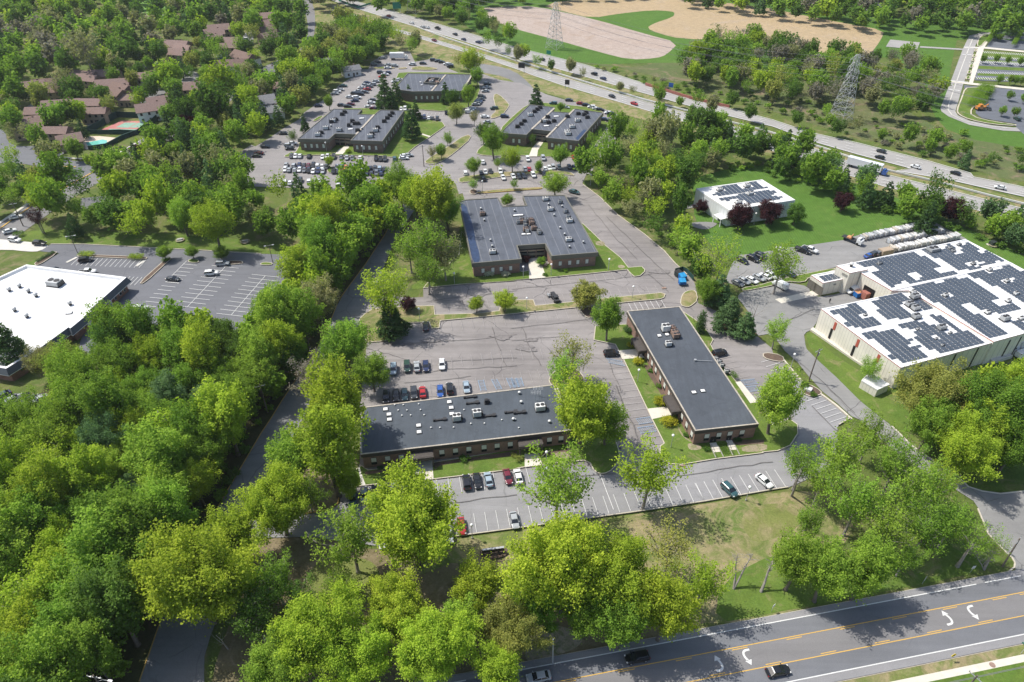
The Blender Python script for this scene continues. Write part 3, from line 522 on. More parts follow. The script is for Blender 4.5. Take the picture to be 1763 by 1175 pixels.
island('grass_island', Z('k4', 0,862, 240,830, 450,808, 900,795, 1120,805, 1180,850, 1100,838, 900,822, 650,838, 400,862, 120,905, 0,922), 'verge', IZ); island('grass_island', Z('k5', 850,345, 940,335, 950,350, 860,355), 'verge', IZ); island('grass_island', Z('k5', 980,345, 1040,325, 1190,335, 1270,352, 1180,366, 1000,362), 'verge', IZ); island('grass_island', Z('k5', 600,335, 730,330, 850,345, 740,352, 610,352), 'verge', IZ)
island('hedge_bed', Z('01', 520,590, 640,590, 900,600, 1000,605, 985,622, 860,615, 640,605, 530,605), 'mulch', IZ); island('hedge_bed', Z('01', 935,782, 1095,640, 1130,610, 1160,615, 1130,640, 975,785), 'mulch', IZ); island('tree_island', Z('01', 1265,630, 1290,616, 1345,622, 1340,645, 1280,642), 'grass_lawn', IZ); island('tree_island', Z('01', 1465,660, 1500,630, 1620,628, 1645,640, 1630,652), 'mulch', IZ); island('tree_island', Z('11', 30,650, 60,638, 120,645, 110,660, 40,660), 'grass_lawn', IZ)
island('hedge_bed', Z('n5', 380,240, 340,205, 530,85, 600,95), 'mulch', IZ)
island('grass_island', Z('n1', 350,900, 400,780, 430,690, 500,680, 650,680, 740,710, 640,740, 560,850, 500,890, 500,960, 700,1010, 930,1040, 930,1055, 700,1040, 480,995, 370,945), 'grass_lawn', IZ, kw=.6); island('grass_island', Z('n1', 545,280, 570,200, 620,175, 740,180, 640,230, 590,290), 'grass_lawn', IZ, kw=.5)
for q in ((530,320,556,325), (510,375,545,380), (502,410,535,418), (480,470,520,480), (460,530,500,538), (445,585,490,592)):
    x0, y0, x1, y1 = q; island('tree_island', Z('n1', x0,y0-12, x1,y0-12, x1-5,y1+12, x0-5,y1+12), 'grass_lawn', IZ, kw=.5)
island('grass_strip', Z('k2', 565,690, 740,665, 900,615, 1150,560, 1515,485, 1500,520, 1250,580, 1200,640, 1000,625, 890,665, 700,705, 575,725), 'grass_lawn', IZ, kw=.2)
island('tree_bed', Z('k2', 320,1060, 370,1020, 430,1060, 560,1100, 700,1140, 740,1175, 600,1150, 420,1140), 'red_earth', IZ, kmat='mulch'); island('tree_bed', Z('32', 0,110, 130,130, 150,175, 90,175, 0,150), 'mulch', IZ); island('hedge_bed', Z('32', 235,340, 300,320, 400,375, 385,405, 290,410), 'mulch', IZ)
kerb('retaining_kerb', W(Z('32', 140,160, 260,300, 385,385, 500,470, 600,560)), 0, .4, .35, 'concrete')
# concrete walks
WZ = IZ+.175
def walk(px, mat='concrete', sm=0): return sheet('walkway', ccw(W(px)), WZ, mat, sm)
walk(Z('n6', 668,890, 845,890, 862,1100, 680,1120)); walk(Z('22', 90,800, 190,795, 208,875, 92,888)); walk(Z('22', 718,102, 862,92, 895,150, 748,160)); walk(Z('22', 920,495, 1065,478, 1100,530, 950,565))
walk(Z('k1', 760,740, 860,740, 940,1000, 770,1015), sm=0); walk(Z('22', 1510,315, 1545,310, 1660,450, 1610,458)); walk(Z('k3', 510,630, 560,575, 640,540, 655,560, 590,630)); walk(Z('k4', 705,655, 740,570, 800,500, 860,500, 800,590, 790,655))
walk(Z('12', 700,880, 725,960, 745,1012, 715,1012, 695,900), 'concrete_pale'); walk(Z('k3', 1320,400, 1480,450, 1465,460, 1310,410)); walk(Z('22', 1120,600, 1140,650, 1190,700, 1230,720, 1190,715, 1130,655), 'bare_earth', 1)
for q in (Z('12', 740,920, 1020,880, 1030,910, 930,915, 740,940), Z('12', 1200,860, 1762,780, 1762,810, 1400,850, 1240,880, 1210,905), Z('22', 200,790, 420,760, 420,790, 200,815), Z('22', 895,200, 935,200, 1050,400, 1010,400, 920,260), Z('m3', 790,700, 1700,700, 1700,780, 1200,820)): sheet('planting_bed', ccw(W(q)), WZ-.006, 'mulch')
for q in (Z('m3', 150,760, 420,810, 440,900, 250,920, 170,880), Z('m3', 1240,830, 1762,770, 1762,930, 1260,960), Z('22', 290,790, 420,780, 420,830, 300,830)): sheet('bare_ground', chaikin(ccw(W(q)), 1), WZ-.004, 'bare_earth')
sheet('gravel_bed', chaikin(ccw(W(Z('m4', 270,560, 420,470, 780,440, 890,510, 850,640, 500,720, 400,710))), 2), LV[0]+.02, 'mulch')
for z, x, y, r in (('21', 600,515, 1.7), ('21', 742,672, 1.2), ('01', 1215,490, 1.6), ('01', 1655,500, 1.8), ('31', 1550,525, 1.6)):
    c = P(*Z(z, x, y)[0]); sheet('gravel_ring', [(c.x+r*math.cos(t), c.y+r*math.sin(t)) for t in [k*math.pi/8 for k in range(16)]], WZ, 'bare_earth')
mb = MB(); c = P(*Z('m7', 1160,775)[0])
for k in (0,): mb.tube([(c.x,c.y,ZR), (c.x,c.y,ZR+.03)], .55, 16)
tag(mb.build('utility_cover', 'metal_rust'), 'round rusty utility cover set in the roadside sidewalk', 'manhole cover')

# sealed cracks and repair patches in the old surface
cm = MB(); g = random.Random(4)
def crack(z, *v, w=.16):
    q = W(Z(z, *v)); pts = []
    for i in range(len(q)-1):
        n = max(2, int((q[i+1]-q[i]).length/2.5))
        for k in range(n): p = q[i].lerp(q[i+1], k/n); pts.append((p.x+g.uniform(-.25,.25), p.y+g.uniform(-.25,.25)))
    pts.append((q[-1].x, q[-1].y)); strip(cm, pts, w, KZ-.002)
crack('21', 0,1082, 300,1050, 560,1020, 770,985); crack('21', 0,1168, 180,1150, 330,1140); crack('12', 900,60, 1200,40, 1500,20, 1762,-10); crack('12', 1280,168, 1500,160, 1762,148); crack('12', 1090,262, 1250,230, 1500,215, 1762,200); crack('12', 1000,315, 1300,290, 1450,270); crack('12', 1600,-60, 1630,60, 1690,200); crack('22', 80,-50, 120,60, 200,200); crack('22', 700,330, 760,480, 820,600, 870,730, w=.35); crack('22', 640,120, 690,260, 740,380)
crack('11', 1150,900, 1400,870, 1762,830); crack('21', 0,820, 300,790, 700,750, 950,715); crack('21', 640,330, 800,480, 960,640, 1100,760); crack('21', 520,250, 700,470, 850,620); crack('21', 920,720, 1000,780, 1060,840); crack('22', 200,960, 500,940, 700,930); crack('22', 1100,950, 1400,900, 1762,850); crack('12', 1300,1130, 1600,1090, 1762,1070); crack('k4', 600,850, 1000,1000, 1300,1100); crack('21', 1250,1000, 1400,1060, 1600,1175); crack('32', 330,470, 480,620, 600,720); crack('32', 250,180, 420,330, 620,520); crack('31', 0,1100, 200,1020, 350,950)
o = cm.build('sealed_cracks', 'asphalt_crack'); o['kind'] = 'structure'
pm = MB()
for z, x, y, a, b2 in (('12',990,50,4,1.0), ('12',1180,30,3.5,1.2), ('12',1670,10,3,1.6), ('22',90,75,3.4,1.8), ('22',140,95,2.2,1.0), ('21',130,1160,2.6,1.2), ('11',1640,1135,3.2,1.3), ('12',1110,240,2.4,.5), ('12',1150,200,1.8,.8), ('22',860,690,1.2,3.0), ('21',420,830,2,1), ('21',1000,700,5,1.6), ('11',1500,900,3,1.2),):
    p = P(*Z(z, x, y)[0]); n = 12; pm.flat([(p.x+a*math.cos(t*6.283/n)*g.uniform(.6,1.1), p.y+b2*math.sin(t*6.283/n)*g.uniform(.6,1.1)) for t in range(n)], KZ-.003-.0001*len(pm.f))
o = pm.build('repair_patches', 'asphalt_patch'); o['kind'] = 'structure'
# pale kerbs round the car parks
kz = KZ-.004
kerb('kerb', W(PX(660,943, 767,927.4, 890,911, 1094.5,882.8, 1212,864.9, 1330,844.5, 1356,840.5)), kz-.1, .24, .22, 'kerb')
kerb('kerb', W(Z('12', 570,1060, 555,1130, 500,1172)+Z('13', 330,45)), kz-.1, .24, .25, 'kerb_yellow')
kerb('kerb', W(Z('32', 510,600, 585,555, 490,470, 385,390, 245,290, 165,190)), kz-.1, .26, .25, 'kerb')
kerb('kerb', W(Z('21', 1185,720, 1100,640, 1030,560, 900,450, 720,320, 600,200, 480,110)), kz-.1, .22, .22, 'kerb')
kerb('kerb', W(R1L_px if False else (Z('03', 940,1172, 1070,800)+PX(300,1010, 340,940, 383,860)+Z('02', 1762,650)+Z('12', 100,560, 180,430, 400,105)+Z('11', 480,1100, 560,890, 740,650, 870,450, 960,290))), 0, .2, .2, 'kerb_yellow')
kerb('kerb', W(Z('32', 870,605, 1000,735, 1150,840, 1300,930, 1385,1015, 1480,1045, 1600,1062, 1762,1045)), 0, .3, .3, 'concrete'); kerb('kerb', W(Z('01', 345,515, 560,516, 1230,550, 1762,580)), 0, .4, .25, 'kerb')
# ================================================================ buildings
def loc2(poly, org): return [Vector((p[0]-org.x, p[1]-org.y, 0)) for p in poly]
def edges(poly): return [(poly[i], poly[(i+1) % len(poly)]) for i in range(len(poly))]
def wall_frame(a, b2):                                  # outward normal of a ccw wall edge
    d = (b2-a).normalized(); return d, Vector((d.y, -d.x, 0))
def add_window(par, a, b2, s, z, w, h, blind=.55, frame='metal_dark', glass='glass_dark', wname='window', blindmat='blind_white'):
    d, n = wall_frame(a, b2); c = a+d*s+n*.03; ang = math.atan2(d.y, d.x)
    mb = MB(); mb.box((c.x, c.y, z), (w+.14, .12, h+.14), ang); f = mb.build(wname, frame, par)
    if blind < 1:
        mb = MB(); q = c+n*.045; mb.box((q.x, q.y, z-h*blind/2), (w, .07, h*(1-blind)), ang); mb.build('pane', glass, f)
    if blind > 0:
        mb = MB(); q = c+n*.05; mb.box((q.x, q.y, z+h*(1-blind)/2), (w, .08, h*blind), ang); mb.build('blind', blindmat, f)
def rooftop_unit(par, org, zx, zr, d=(2.2,1.5,1.3), kind='hvac', ang=R(AX), name='rooftop_unit', mat='metal_grey'):
    p = P(*zx, zr+d[2]/2)-org; mb = MB()
    if kind == 'hvac':
        mb.box((p.x, p.y, zr+.15), (d[0]+.3, d[1]+.3, .3), ang, 1); mb.box((p.x, p.y, zr+.3+d[2]/2), d, ang, 0)
        for k in (-.25, .25): q = Vector((p.x+math.cos(ang)*d[0]*k, p.y+math.sin(ang)*d[0]*k, 0)); mb.tube([(q.x, q.y, zr+.3+d[2]), (q.x, q.y, zr+.42+d[2])], d[1]*.3, 10, 1)
        mb.box((p.x+math.cos(ang)*(d[0]/2+.25), p.y+math.sin(ang)*(d[0]/2+.25), zr+.3+d[2]*.35), (.5, d[1]*.8, d[2]*.6), ang, 1)
    elif kind == 'vent': mb.tube([(p.x, p.y, zr), (p.x, p.y, zr+d[2]*.6)], d[0]*.3, 10, 1); mb.sphere((p.x, p.y, zr+d[2]*.75), d[0]*.45, 0, 10, 6, .7)
    elif kind == 'sky': mb.box((p.x, p.y, zr+.12), (d[0], d[1], .24), ang, 1); mb.box((p.x, p.y, zr+.3), (d[0]*.9, d[1]*.9, .16), ang, 0, .7)
    elif kind == 'pipe': mb.box((p.x, p.y, zr+d[2]/2), d, ang, 0); mb.box((p.x-math.cos(ang)*d[0]*.45, p.y-math.sin(ang)*d[0]*.45, zr+d[2]*.7), (.5,.5,d[2]*1.4), ang, 1); mb.box((p.x+math.cos(ang)*d[0]*.45, p.y+math.sin(ang)*d[0]*.45, zr+d[2]*.7), (.9,.9,d[2]*1.3), ang, 1)
    return mb.build(name, [mat, 'metal_dark'], par)
def slab_building(name, label, cat, roof_px, h, wall='brick_brown', fascia='fascia_olive', roof='roof_seamed', over=.9, fh=1.5, edge=.3, group=None, base=.0, walltop=None, edge_mat=None, lip=.18):
    roofp = ccw(W(roof_px, h)); c = sum((Vector((p.x, p.y, 0)) for p in roofp), Vector())/len(roofp); org = Vector((c.x, c.y, 0))
    t = thing(name, label, cat, org, 0, group); rp = loc2(roofp, org); wp = offset(rp, over) if over else rp
    mb = MB(); mb.prism(wp, 0, h-.4, 0, 0); mb.build('wall', wall, t)
    mb = MB(); n = len(rp); outer = [(p.x, p.y) for p in rp]
    mb.prism(outer, h-fh, h, 0, 1); mb.flat(list(reversed(outer)), h-fh, 0)
    if edge_mat or lip:                                 # low raised rim round the membrane
        inn = offset(rp, edge)
        for i in range(n):
            a, b2, d2, e2 = rp[i], rp[(i+1)%n], inn[(i+1)%n], inn[i]
            mb.add([(a.x,a.y,h), (b2.x,b2.y,h), (b2.x,b2.y,h+lip), (a.x,a.y,h+lip), (e2.x,e2.y,h), (d2.x,d2.y,h), (d2.x,d2.y,h+lip), (e2.x,e2.y,h+lip)], [(0,1,2,3), (3,2,6,7), (5,4,7,6)], 2)
    mb.build('roof', [fascia, roof, edge_mat or fascia], t)
    return t, org, rp, wp
def windows_on(t, a, b2, n, z, w, h, m0=2.0, m1=2.0, skip=(), **k):
    L = (b2-a).length
    for i in range(n):
        if i in skip: continue
        add_window(t, a, b2, m0+(L-m0-m1)*(i/(n-1) if n > 1 else .5), z, w, h, **k)
def find_edge(wp, px, py, z=1.5, org=Vector()):
    q = P(px, py, z)-org; q = Vector((q.x, q.y, 0)); best = None
    for a, b2 in edges(wp):
        L = (b2-a).length; s = max(0, min(L, (q-a).dot((b2-a)/L))); d = (a+(b2-a)/L*s-q).length
        if best is None or d < best[0]: best = (d, a, b2, s)
    return best
def win_at(t, wp, org, pts, z, w, h, **k):
    for q in pts:
        d, a, b2, s = find_edge(wp, q[0], q[1], z, org)
        if d < 3.5: add_window(t, a, b2, max(w, min((b2-a).length-w, s)), z, w, h, **k)
def canopy(t, wp, org, px, width=5.6, dep=2.4, z=3.0, mat='fascia_dark', doors=True):
    d0, a, b2, s = find_edge(wp, px[0], px[1], 2.5, org); d, n = wall_frame(a, b2); ang = math.atan2(d.y, d.x); c = a+d*s
    mb = MB(); q = c+n*dep/2; mb.box((q.x, q.y, z+.5), (width, dep, 1.0), ang); q2 = c+n*(dep*.5); mb.box((q2.x, q2.y, z+1.03), (width-.5, dep-.5, .06), ang, 1)
    for k in (-1, 1): e = c+n*(dep-.25)+d*k*(width/2-.25); mb.box((e.x, e.y, z/2), (.35, .35, z), ang, 2)
    cp = mb.build('entrance_canopy', [mat, 'fascia_dark', 'fascia_dark'], t)
    mb = MB(); q = c+n*.08; mb.box((q.x, q.y, 1.35), (width*.55, .12, 2.5), ang); dr = mb.build('door', 'dark_opening', t)
    mb = MB(); q = c+n*.16; mb.box((q.x, q.y, 1.3), (.08, .08, 1.0), ang); mb.build('handle', 'metal_grey', dr)
# -- low brick office by the near car park
HA = 5.4
A_roof = PX(621.5,702, 954,662.5, 985,741.5, 621,783.5)
tA, oA, rA, wA = slab_building('office_building', 'long low brown brick office with black flat roof beside the nearest car park', 'building', A_roof, HA, 'brick_brown', 'fascia_dark', 'roof_dark', .3, 1.1, .35, edge_mat='roof_edge_worn', lip=.12)
win_at(tA, wA, oA, Z('n6', 258,905, 398,890, 535,872, 945,825, 1082,808, 1217,790, 1370,772, 1502,755, 1635,740)+Z('22', 255,690, 330,672, 400,660), 2.5, 1.2, 2.2, blind=.62)
canopy(tA, wA, oA, Z('n6', 745,905)[0]); canopy(tA, wA, oA, Z('22', 128,735)[0], 6)
mb = MB(); ax, ay = offset(rA, .9), 0
for (a, b2) in edges(offset(rA, .22)): d, n = wall_frame(a, b2); c = (a+b2)/2; mb.box((c.x, c.y, .3), ((b2-a).length, .1, .18), math.atan2(d.y, d.x))
mb.build('wall_trim', 'fascia_concrete', tA)
U = lambda t, o, z, zr, *v, **k: [rooftop_unit(t, o, q, zr, **k) for q in Z(z, *v)]
U(tA, oA, 'n6', HA, 375,378, 410,430, 415,482, 710,542, 715,608, 1020,305, 1040,362, 1045,425, d=(1.3,1.2,.5), kind='sky', name='skylight', mat='skylight')
U(tA, oA, 'n6', HA, 1095,468, 1300,425, d=(2.0,1.5,1.5), mat='metal_white'); U(tA, oA, 'n6', HA, 920,488, 1420,448, 1225,258, 1250,318, 1640,410, d=(3.0,.5,.4), kind='pipe', mat='metal_dark')
U(tA, oA, 'n6', HA, 468,338, 555,338, 503,392, 592,392, 540,445, 630,442, 710,330, 728,388, 765,440, 835,568, 925,568, 1063,565, 1168,388, 1255,388, 1238,528, 1375,525, 1550,490, 1688,485, 1722,570, d=(.5,.35,.35), kind='vent', name='roof_vent', mat='metal_white')
U(tA, oA, '22', HA, 55,378, 68,440, 15,556, 258,572, d=(.9,.8,.8), kind='vent', name='roof_vent', mat='metal_white'); U(tA, oA, '22', HA, 195,478, d=(2.4,1.7,1.4), mat='metal_white'); U(tA, oA, '22', HA, 55,512, d=(2.8,.5,.5), kind='pipe', mat='metal_dark'); U(tA, oA, 'n6', HA, 1395,305, d=(.9,.9,1), mat='metal_dark')
def antenna(t, o, z, zr, v):                            # spidery television aerial
    p = P(*Z(z, *v)[0], zr)-o; mb = MB(); mb.tube([(p.x, p.y, zr), (p.x, p.y, zr+3)], .05, 5); mb.tube([(p.x-1.2, p.y, zr+2.8), (p.x+1.2, p.y+.2, zr+2.8)], .04, 4)
    for k in range(7): mb.tube([(p.x-1.2+k*.4, p.y-.8, zr+2.8), (p.x-1.2+k*.4, p.y+.8, zr+2.8)], .03, 4)
    mb.build('aerial', 'galvanised', t)
antenna(tA, oA, '22', HA, (165,430)); antenna(tA, oA, '22', HA, (180,400))
# -- its twin running away from the viewer
B_roof = PX(1079,536, 1170.5,528, 1306.5,730.7, 1196.7,742.7)
tB, oB, rB, wB = slab_building('office_building', 'long narrow brick office with plain black roof and stairs at its near end', 'building', B_roof, HA, 'brick_brown', 'fascia_dark', 'roof_dark_plain', .3, 1.1, .35, edge_mat='roof_edge_worn', lip=.12)
win_at(tB, wB, oB, Z('m3', 555,640, 790,600, 1020,585, 1255,540), 2.5, 1.2, 2.2, blind=.6); win_at(tB, wB, oB, Z('22', 922,140, 950,185, 975,230, 1005,285, 1033,335, 1062,388, 1150,545, 1183,600, 1215,662), 2.5, 1.15, 2.2, blind=.65)
canopy(tB, wB, oB, Z('22', 875,75)[0], 6.5, 2.6); canopy(tB, wB, oB, Z('22', 1095,475)[0], 6.5, 2.6)
U(tB, oB, '21', HA, 1042,1078, d=(2.2,1.8,1.8), mat='metal_white'); U(tB, oB, '21', HA, 1100,1108, 1082,1082, d=(1.8,1.3,1.2), mat='metal_rust'); U(tB, oB, '21', HA, 1110,1130, d=(1.7,1.4,1.3), mat='metal_rust'); U(tB, oB, '21', HA, 1000,1128, 1052,1120, d=(1.2,1.2,.4), kind='sky', name='skylight', mat='skylight')
U(tB, oB, '22', HA, 1060,50, d=(1.6,1.3,1.2), mat='metal_white'); U(tB, oB, '22', HA, 1233,374, 1293,364, d=(1.3,1.1,.4), kind='sky', name='skylight', mat='skylight')
mb = MB(); p0, p1 = P(*Z('22', 1240,165)[0], HA)-oB, P(*Z('22', 1355,170)[0], HA)-oB; mb.tube([(p0.x, p0.y, HA+.3), (p1.x, p1.y, HA+.3)], .09, 6); mb.box((p0.x, p0.y, HA+.3), (.6,.6,.6), 0); mb.build('roof_pipe', 'metal_grey', tB)
for q in Z('22', 1378,150, 1400,170, 1418,195, 1450,235): rooftop_unit(tB, oB, q, 1.0, (1.0,.8,.8), 'hvac', name='wall_unit', mat='metal_white')
for q in Z('m3', 680,690): d0, a, b2, s = find_edge(wB, q[0], q[1], 1.2, oB); d, n = wall_frame(a, b2); c = a+d*s+n*.06; mb = MB(); mb.box((c.x, c.y, 1.25), (1.6, .12, 2.3), math.atan2(d.y, d.x)); dr = mb.build('door', 'dark_opening', tB); mb = MB(); mb.box((c.x+n.x*.1, c.y+n.y*.1, 1.2), (.06,.06,.5), 0); mb.build('handle', 'metal_grey', dr)
for q in Z('m3', 1000,665): d0, a, b2, s = find_edge(wB, q[0], q[1], 1.2, oB); d, n = wall_frame(a, b2); c = a+d*s+n*.06; mb = MB(); mb.box((c.x, c.y, 1.25), (1.2, .12, 2.2), math.atan2(d.y, d.x)); dr = mb.build('door', 'dark_opening', tB); mb = MB(); mb.box((c.x+n.x*.1, c.y+n.y*.1, 1.2), (.06,.06,.5), 0); mb.build('handle', 'metal_grey', dr)
def steps(px0, px1, w, label):                          # concrete steps climbing from the car park
    a, b2 = P(*px0), P(*px1); d = (b2-a); L = Vector((d.x, d.y, 0)).length; d = Vector((d.x, d.y, 0)).normalized(); ang = math.atan2(d.y, d.x)
    t = thing('steps', label, 'steps', a, ang); n = 4; mb = MB()
    for i in range(n): mb.box((i*.95+.45+(.0), 0, .19+.055*(i+1)), (.93, w, .11*(i+1)))
    mb.build('tread', 'concrete', t); mb = MB(); mb.box((n*.95+(L-n*.95)/2, 0, .4), (L-n*.95, w, .44)); mb.build('landing', 'concrete_pale', t)
    for s in (-1, 1): mb = MB(); mb.box((n*.5, s*(w/2+.12), .38), (n*.95, .2, .5)); mb.build('cheek_wall', 'fascia_concrete', t)
    mb = MB(); mb.tube([(0, w/2, .2), (0, w/2, 1.1), (n*.95, w/2, 1.5), (n*.95, w/2, .4)], .03, 5); mb.build('handrail', 'metal_dark', t)
steps(Z('m3', 805,1065)[0], Z('m3', 665,770)[0], 1.7, 'concrete steps nearer the left corner at the near end of the narrow brick office')
steps(Z('m3', 1140,1020)[0], Z('m3', 990,720)[0], 1.5, 'concrete steps right of the clipped ground cover, near end of the narrow brick office')
# -- H-shaped offices
def h_office(label, roof_px, h, wins, ents, seam='roof_seamed', fh=2.0, wall='brick_brown', bands=True, group=None, winsz=(.95,2.0), wz=None, fascia='fascia_olive', blind=.8, over=.6):
    t, o, r, wp = slab_building('office_building', label, 'building', roof_px, h, wall, fascia, seam, over, fh, .4, lip=.22)
    win_at(t, wp, o, wins, wz or h*.42, winsz[0], winsz[1], blind=blind)
    for q, wd in ents:                                  # recessed glazed entrance with spandrel band
        d0, a, b2, s = find_edge(wp, q[0], q[1], 3, o); d, n = wall_frame(a, b2); ang = math.atan2(d.y, d.x); c = a+d*s
        mb = MB(); e = c+n*.1; mb.box((e.x, e.y, h*.36), (wd, .16, h*.68), ang); f = mb.build('glazing', 'glass_dark', t)
        mb = MB(); e = c+n*.35; mb.box((e.x, e.y, h*.38), (wd, .5, .9), ang); mb.box((e.x, e.y, h*.62), (wd, .4, .35), ang, 1); mb.build('spandrel', ['fascia_olive', 'wall_tan'], t)
        mb = MB()
        for k in range(4): e = c+n*.4+d*(k/3-.5)*wd*.96; mb.box((e.x, e.y, h*.34), (.35, .35, h*.66), ang)
        mb.build('pillar', 'brick_dark', t)
    return t, o, r, wp
C_roof = Z('k1', 60,225, 120,205, 455,182, 510,272, 740,262, 703,165, 1135,158, 1470,738, 995,775, 930,652, 652,670, 695,805, 190,850)
HC = 5.9
tC, oC, rC, wC = h_office('large brick office with two grey roof wings round an entrance court, mid picture', C_roof, HC, Z('k1', 300,908, 400,900, 483,893, 580,885, 1083,845, 1178,835, 1260,828, 1352,822), [(Z('k1', 800,745)[0], 9.5)], winsz=(1.0,1.7), wz=2.5, fh=1.4, blind=.95)
sideW = [e for e in edges(wC) if (e[1]-e[0]).length > 28]
for a, b2 in sideW: windows_on(tC, a, b2, 9, 2.5, .95, 1.7, 3, 3, blind=.9)
U(tC, oC, 'k1', HC, 283,290, 318,405, 380,608, 398,668, 1025,355, 1085,482, 1130,548, 1180,675, 968,245, 1105,265, 1320,628, 623,308, d=(1.0,.9,.9), kind='vent', name='roof_vent', mat='metal_grey')
U(tC, oC, 'k1', HC, 400,730, 1170,605, 985,298, 935,195, 1178,415, d=(2.0,1.4,1.1), mat='metal_white'); U(tC, oC, 'k1', HC, 700,425, 785,410, 818,490, 735,505, 298,345, 795,440, d=(1.7,1.3,1.2), mat='metal_rust'); U(tC, oC, 'k1', HC, 660,428, 690,395, 725,430, 750,410, 730,460, 750,520, 865,520, 875,535, 1080,225, 1138,318, 1160,375, d=(1.1,1.0,1.2), mat='metal_grey')
U(tC, oC, 'k1', HC, 715,550, 765,548, d=(1.7,.9,.35), kind='sky', name='skylight', mat='skylight'); U(tC, oC, 'k1', HC, 660,358, d=(4.2,1.0,.3), kind='sky', name='skylight', mat='skylight')
mb = MB(); tp = chaikin(ccw(loc2(W(Z('k1', 66,232, 135,262, 150,330, 185,400, 215,530, 230,640, 262,720, 275,835, 200,840, 130,560), HC), oC)), 1); mb.flat(tp, HC+.03); mb.build('tarpaulin', 'blue_tarp', tC)
D_roof = Z('k3', 130,470, 495,165, 785,172, 745,218, 905,225, 965,175, 1212,182, 990,495, 665,485, 722,425, 512,418, 450,475)
HD = 5.9
tD, oD, rD, wD = h_office('dark brick office with two roof wings behind the crowded double row of parked cars', D_roof, HD, Z('k3', 208,540, 273,538, 328,540, 393,542, 735,552, 800,555, 858,557, 925,560), [(Z('k3', 590,470)[0], 8)], wz=2.6, winsz=(1.0,1.9), wall='brick_dark', fh=1.4, blind=.97)
for a, b2 in edges(wD):
    if (b2-a).length > 26: windows_on(tD, a, b2, 9, 2.6, 1.0, 1.9, 2.5, 2.5, blind=.9)
U(tD, oD, 'k3', HD, 335,425, 415,358, 550,375, 865,440, 490,285, 920,380, d=(2.2,1.5,1.3), mat='metal_white'); U(tD, oD, 'k3', HD, 605,195, 578,217, 515,270, 470,292, 365,402, 1085,205, 1060,230, 1035,255, 1003,288, 938,350, 880,415, 735,380, 650,328, 683,285, 740,312, 708,310, d=(1.7,1.2,1.1), mat='metal_dark'); U(tD, oD, 'k3', HD, 672,330, 470,333, 780,360, d=(1,1,1), kind='vent', name='roof_vent', mat='metal_white'); U(tD, oD, 'k3', HD, 665,368, 780,258, d=(2.6,1.2,.4), kind='sky', name='skylight', mat='skylight')
E_roof = Z('k4', 420,405, 715,120, 970,150, 935,192, 1120,205, 1170,165, 1462,205, 1210,492, 885,458, 935,395, 742,372, 685,430, 480,415)
tE, oE, rE, wE = h_office('dark brick office with two roof wings right of centre, trees against its near wall', E_roof, HD, Z('k4', 555,480, 615,482, 950,520, 1015,528, 1070,535, 1135,545), [(Z('k4', 820,435)[0], 8)], wz=2.6, winsz=(1.0,1.9), wall='brick_dark', fh=1.4, blind=.97)
for a, b2 in edges(wE):
    if (b2-a).length > 26: windows_on(tE, a, b2, 9, 2.6, 1.0, 1.9, 2.5, 2.5, blind=.9)
U(tE, oE, 'k4', HD, 722,222, 1200,280, 1145,345, 1095,395, 1105,415, 870,288, d=(2.2,1.5,1.3), mat='metal_white'); U(tE, oE, 'k4', HD, 818,150, 790,168, 762,190, 660,285, 628,315, 590,342, 1283,200, 1265,220, 1205,212, 1297,248, 895,245, 905,300, 850,290, 960,285, 1095,240, d=(1.7,1.2,1.1), mat='metal_dark'); U(tE, oE, 'k4', HD, 885,335, 985,238, d=(2.8,1.2,.4), kind='sky', name='skylight', mat='skylight'); U(tE, oE, 'k4', HD, 990,338, d=(1,1,1), kind='vent', name='roof_vent', mat='metal_white')
mb = MB(); tp = ccw(loc2(W(Z('k4', 1180,462, 1235,400, 1262,372, 1290,380, 1205,482), HD), oE)); mb.flat(tp, HD+.03); mb.build('tarpaulin', 'blue_tarp', tE)
F_roof = Z('k5', 845,512, 950,393, 1605,405, 1510,572, 1000,578, 870,562)
tF, oF, rF, wF = h_office('farthest dark brick office with a square well of machinery in its grey roof', F_roof, 6.0, [], [], wall='brick_dark', fh=1.4)
for a, b2 in edges(wF):
    if (b2-a).length > 18: windows_on(tF, a, b2, int((b2-a).length/2.6), 2.6, .9, 1.9, 1.5, 1.5, blind=.9)
mb = MB(); wq = ccw(loc2(W(Z('k5', 1110,490, 1160,435, 1285,440, 1245,500), 6.6), oF)); wi = offset(wq, .5)
for i in range(4):
    a, b2, c, d2 = wq[i], wq[(i+1)%4], wi[(i+1)%4], wi[i]
    mb.add([(a.x,a.y,6.0), (b2.x,b2.y,6.0), (b2.x,b2.y,7.0), (a.x,a.y,7.0), (d2.x,d2.y,6.0), (c.x,c.y,6.0), (c.x,c.y,7.0), (d2.x,d2.y,7.0)], [(0,1,2,3), (3,2,6,7), (5,4,7,6)], 0)
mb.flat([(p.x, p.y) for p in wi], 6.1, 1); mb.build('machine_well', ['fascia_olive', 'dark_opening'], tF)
for k in range(7): q = wi[0].lerp(wi[2], .15+.1*k)+Vector((random.Random(k).uniform(-2,2), random.Random(k+5).uniform(-2,2), 0)); mb = MB(); mb.box((q.x, q.y, 6.6), (1.5, 1.2, 1.0), R(AX)); mb.build('rooftop_unit', ['metal_rust', 'metal_grey'][k % 2], tF)
U(tF, oF, 'k5', 6.0, 1080,478, 1092,508, 1190,530, 1318,487, 1300,530, d=(1.2,.9,.6), kind='sky', name='skylight', mat='skylight')
for (t, o, z, h, v) in ((tD, oD, 'k3', HD, (470,475,130,470)), ):
    pass
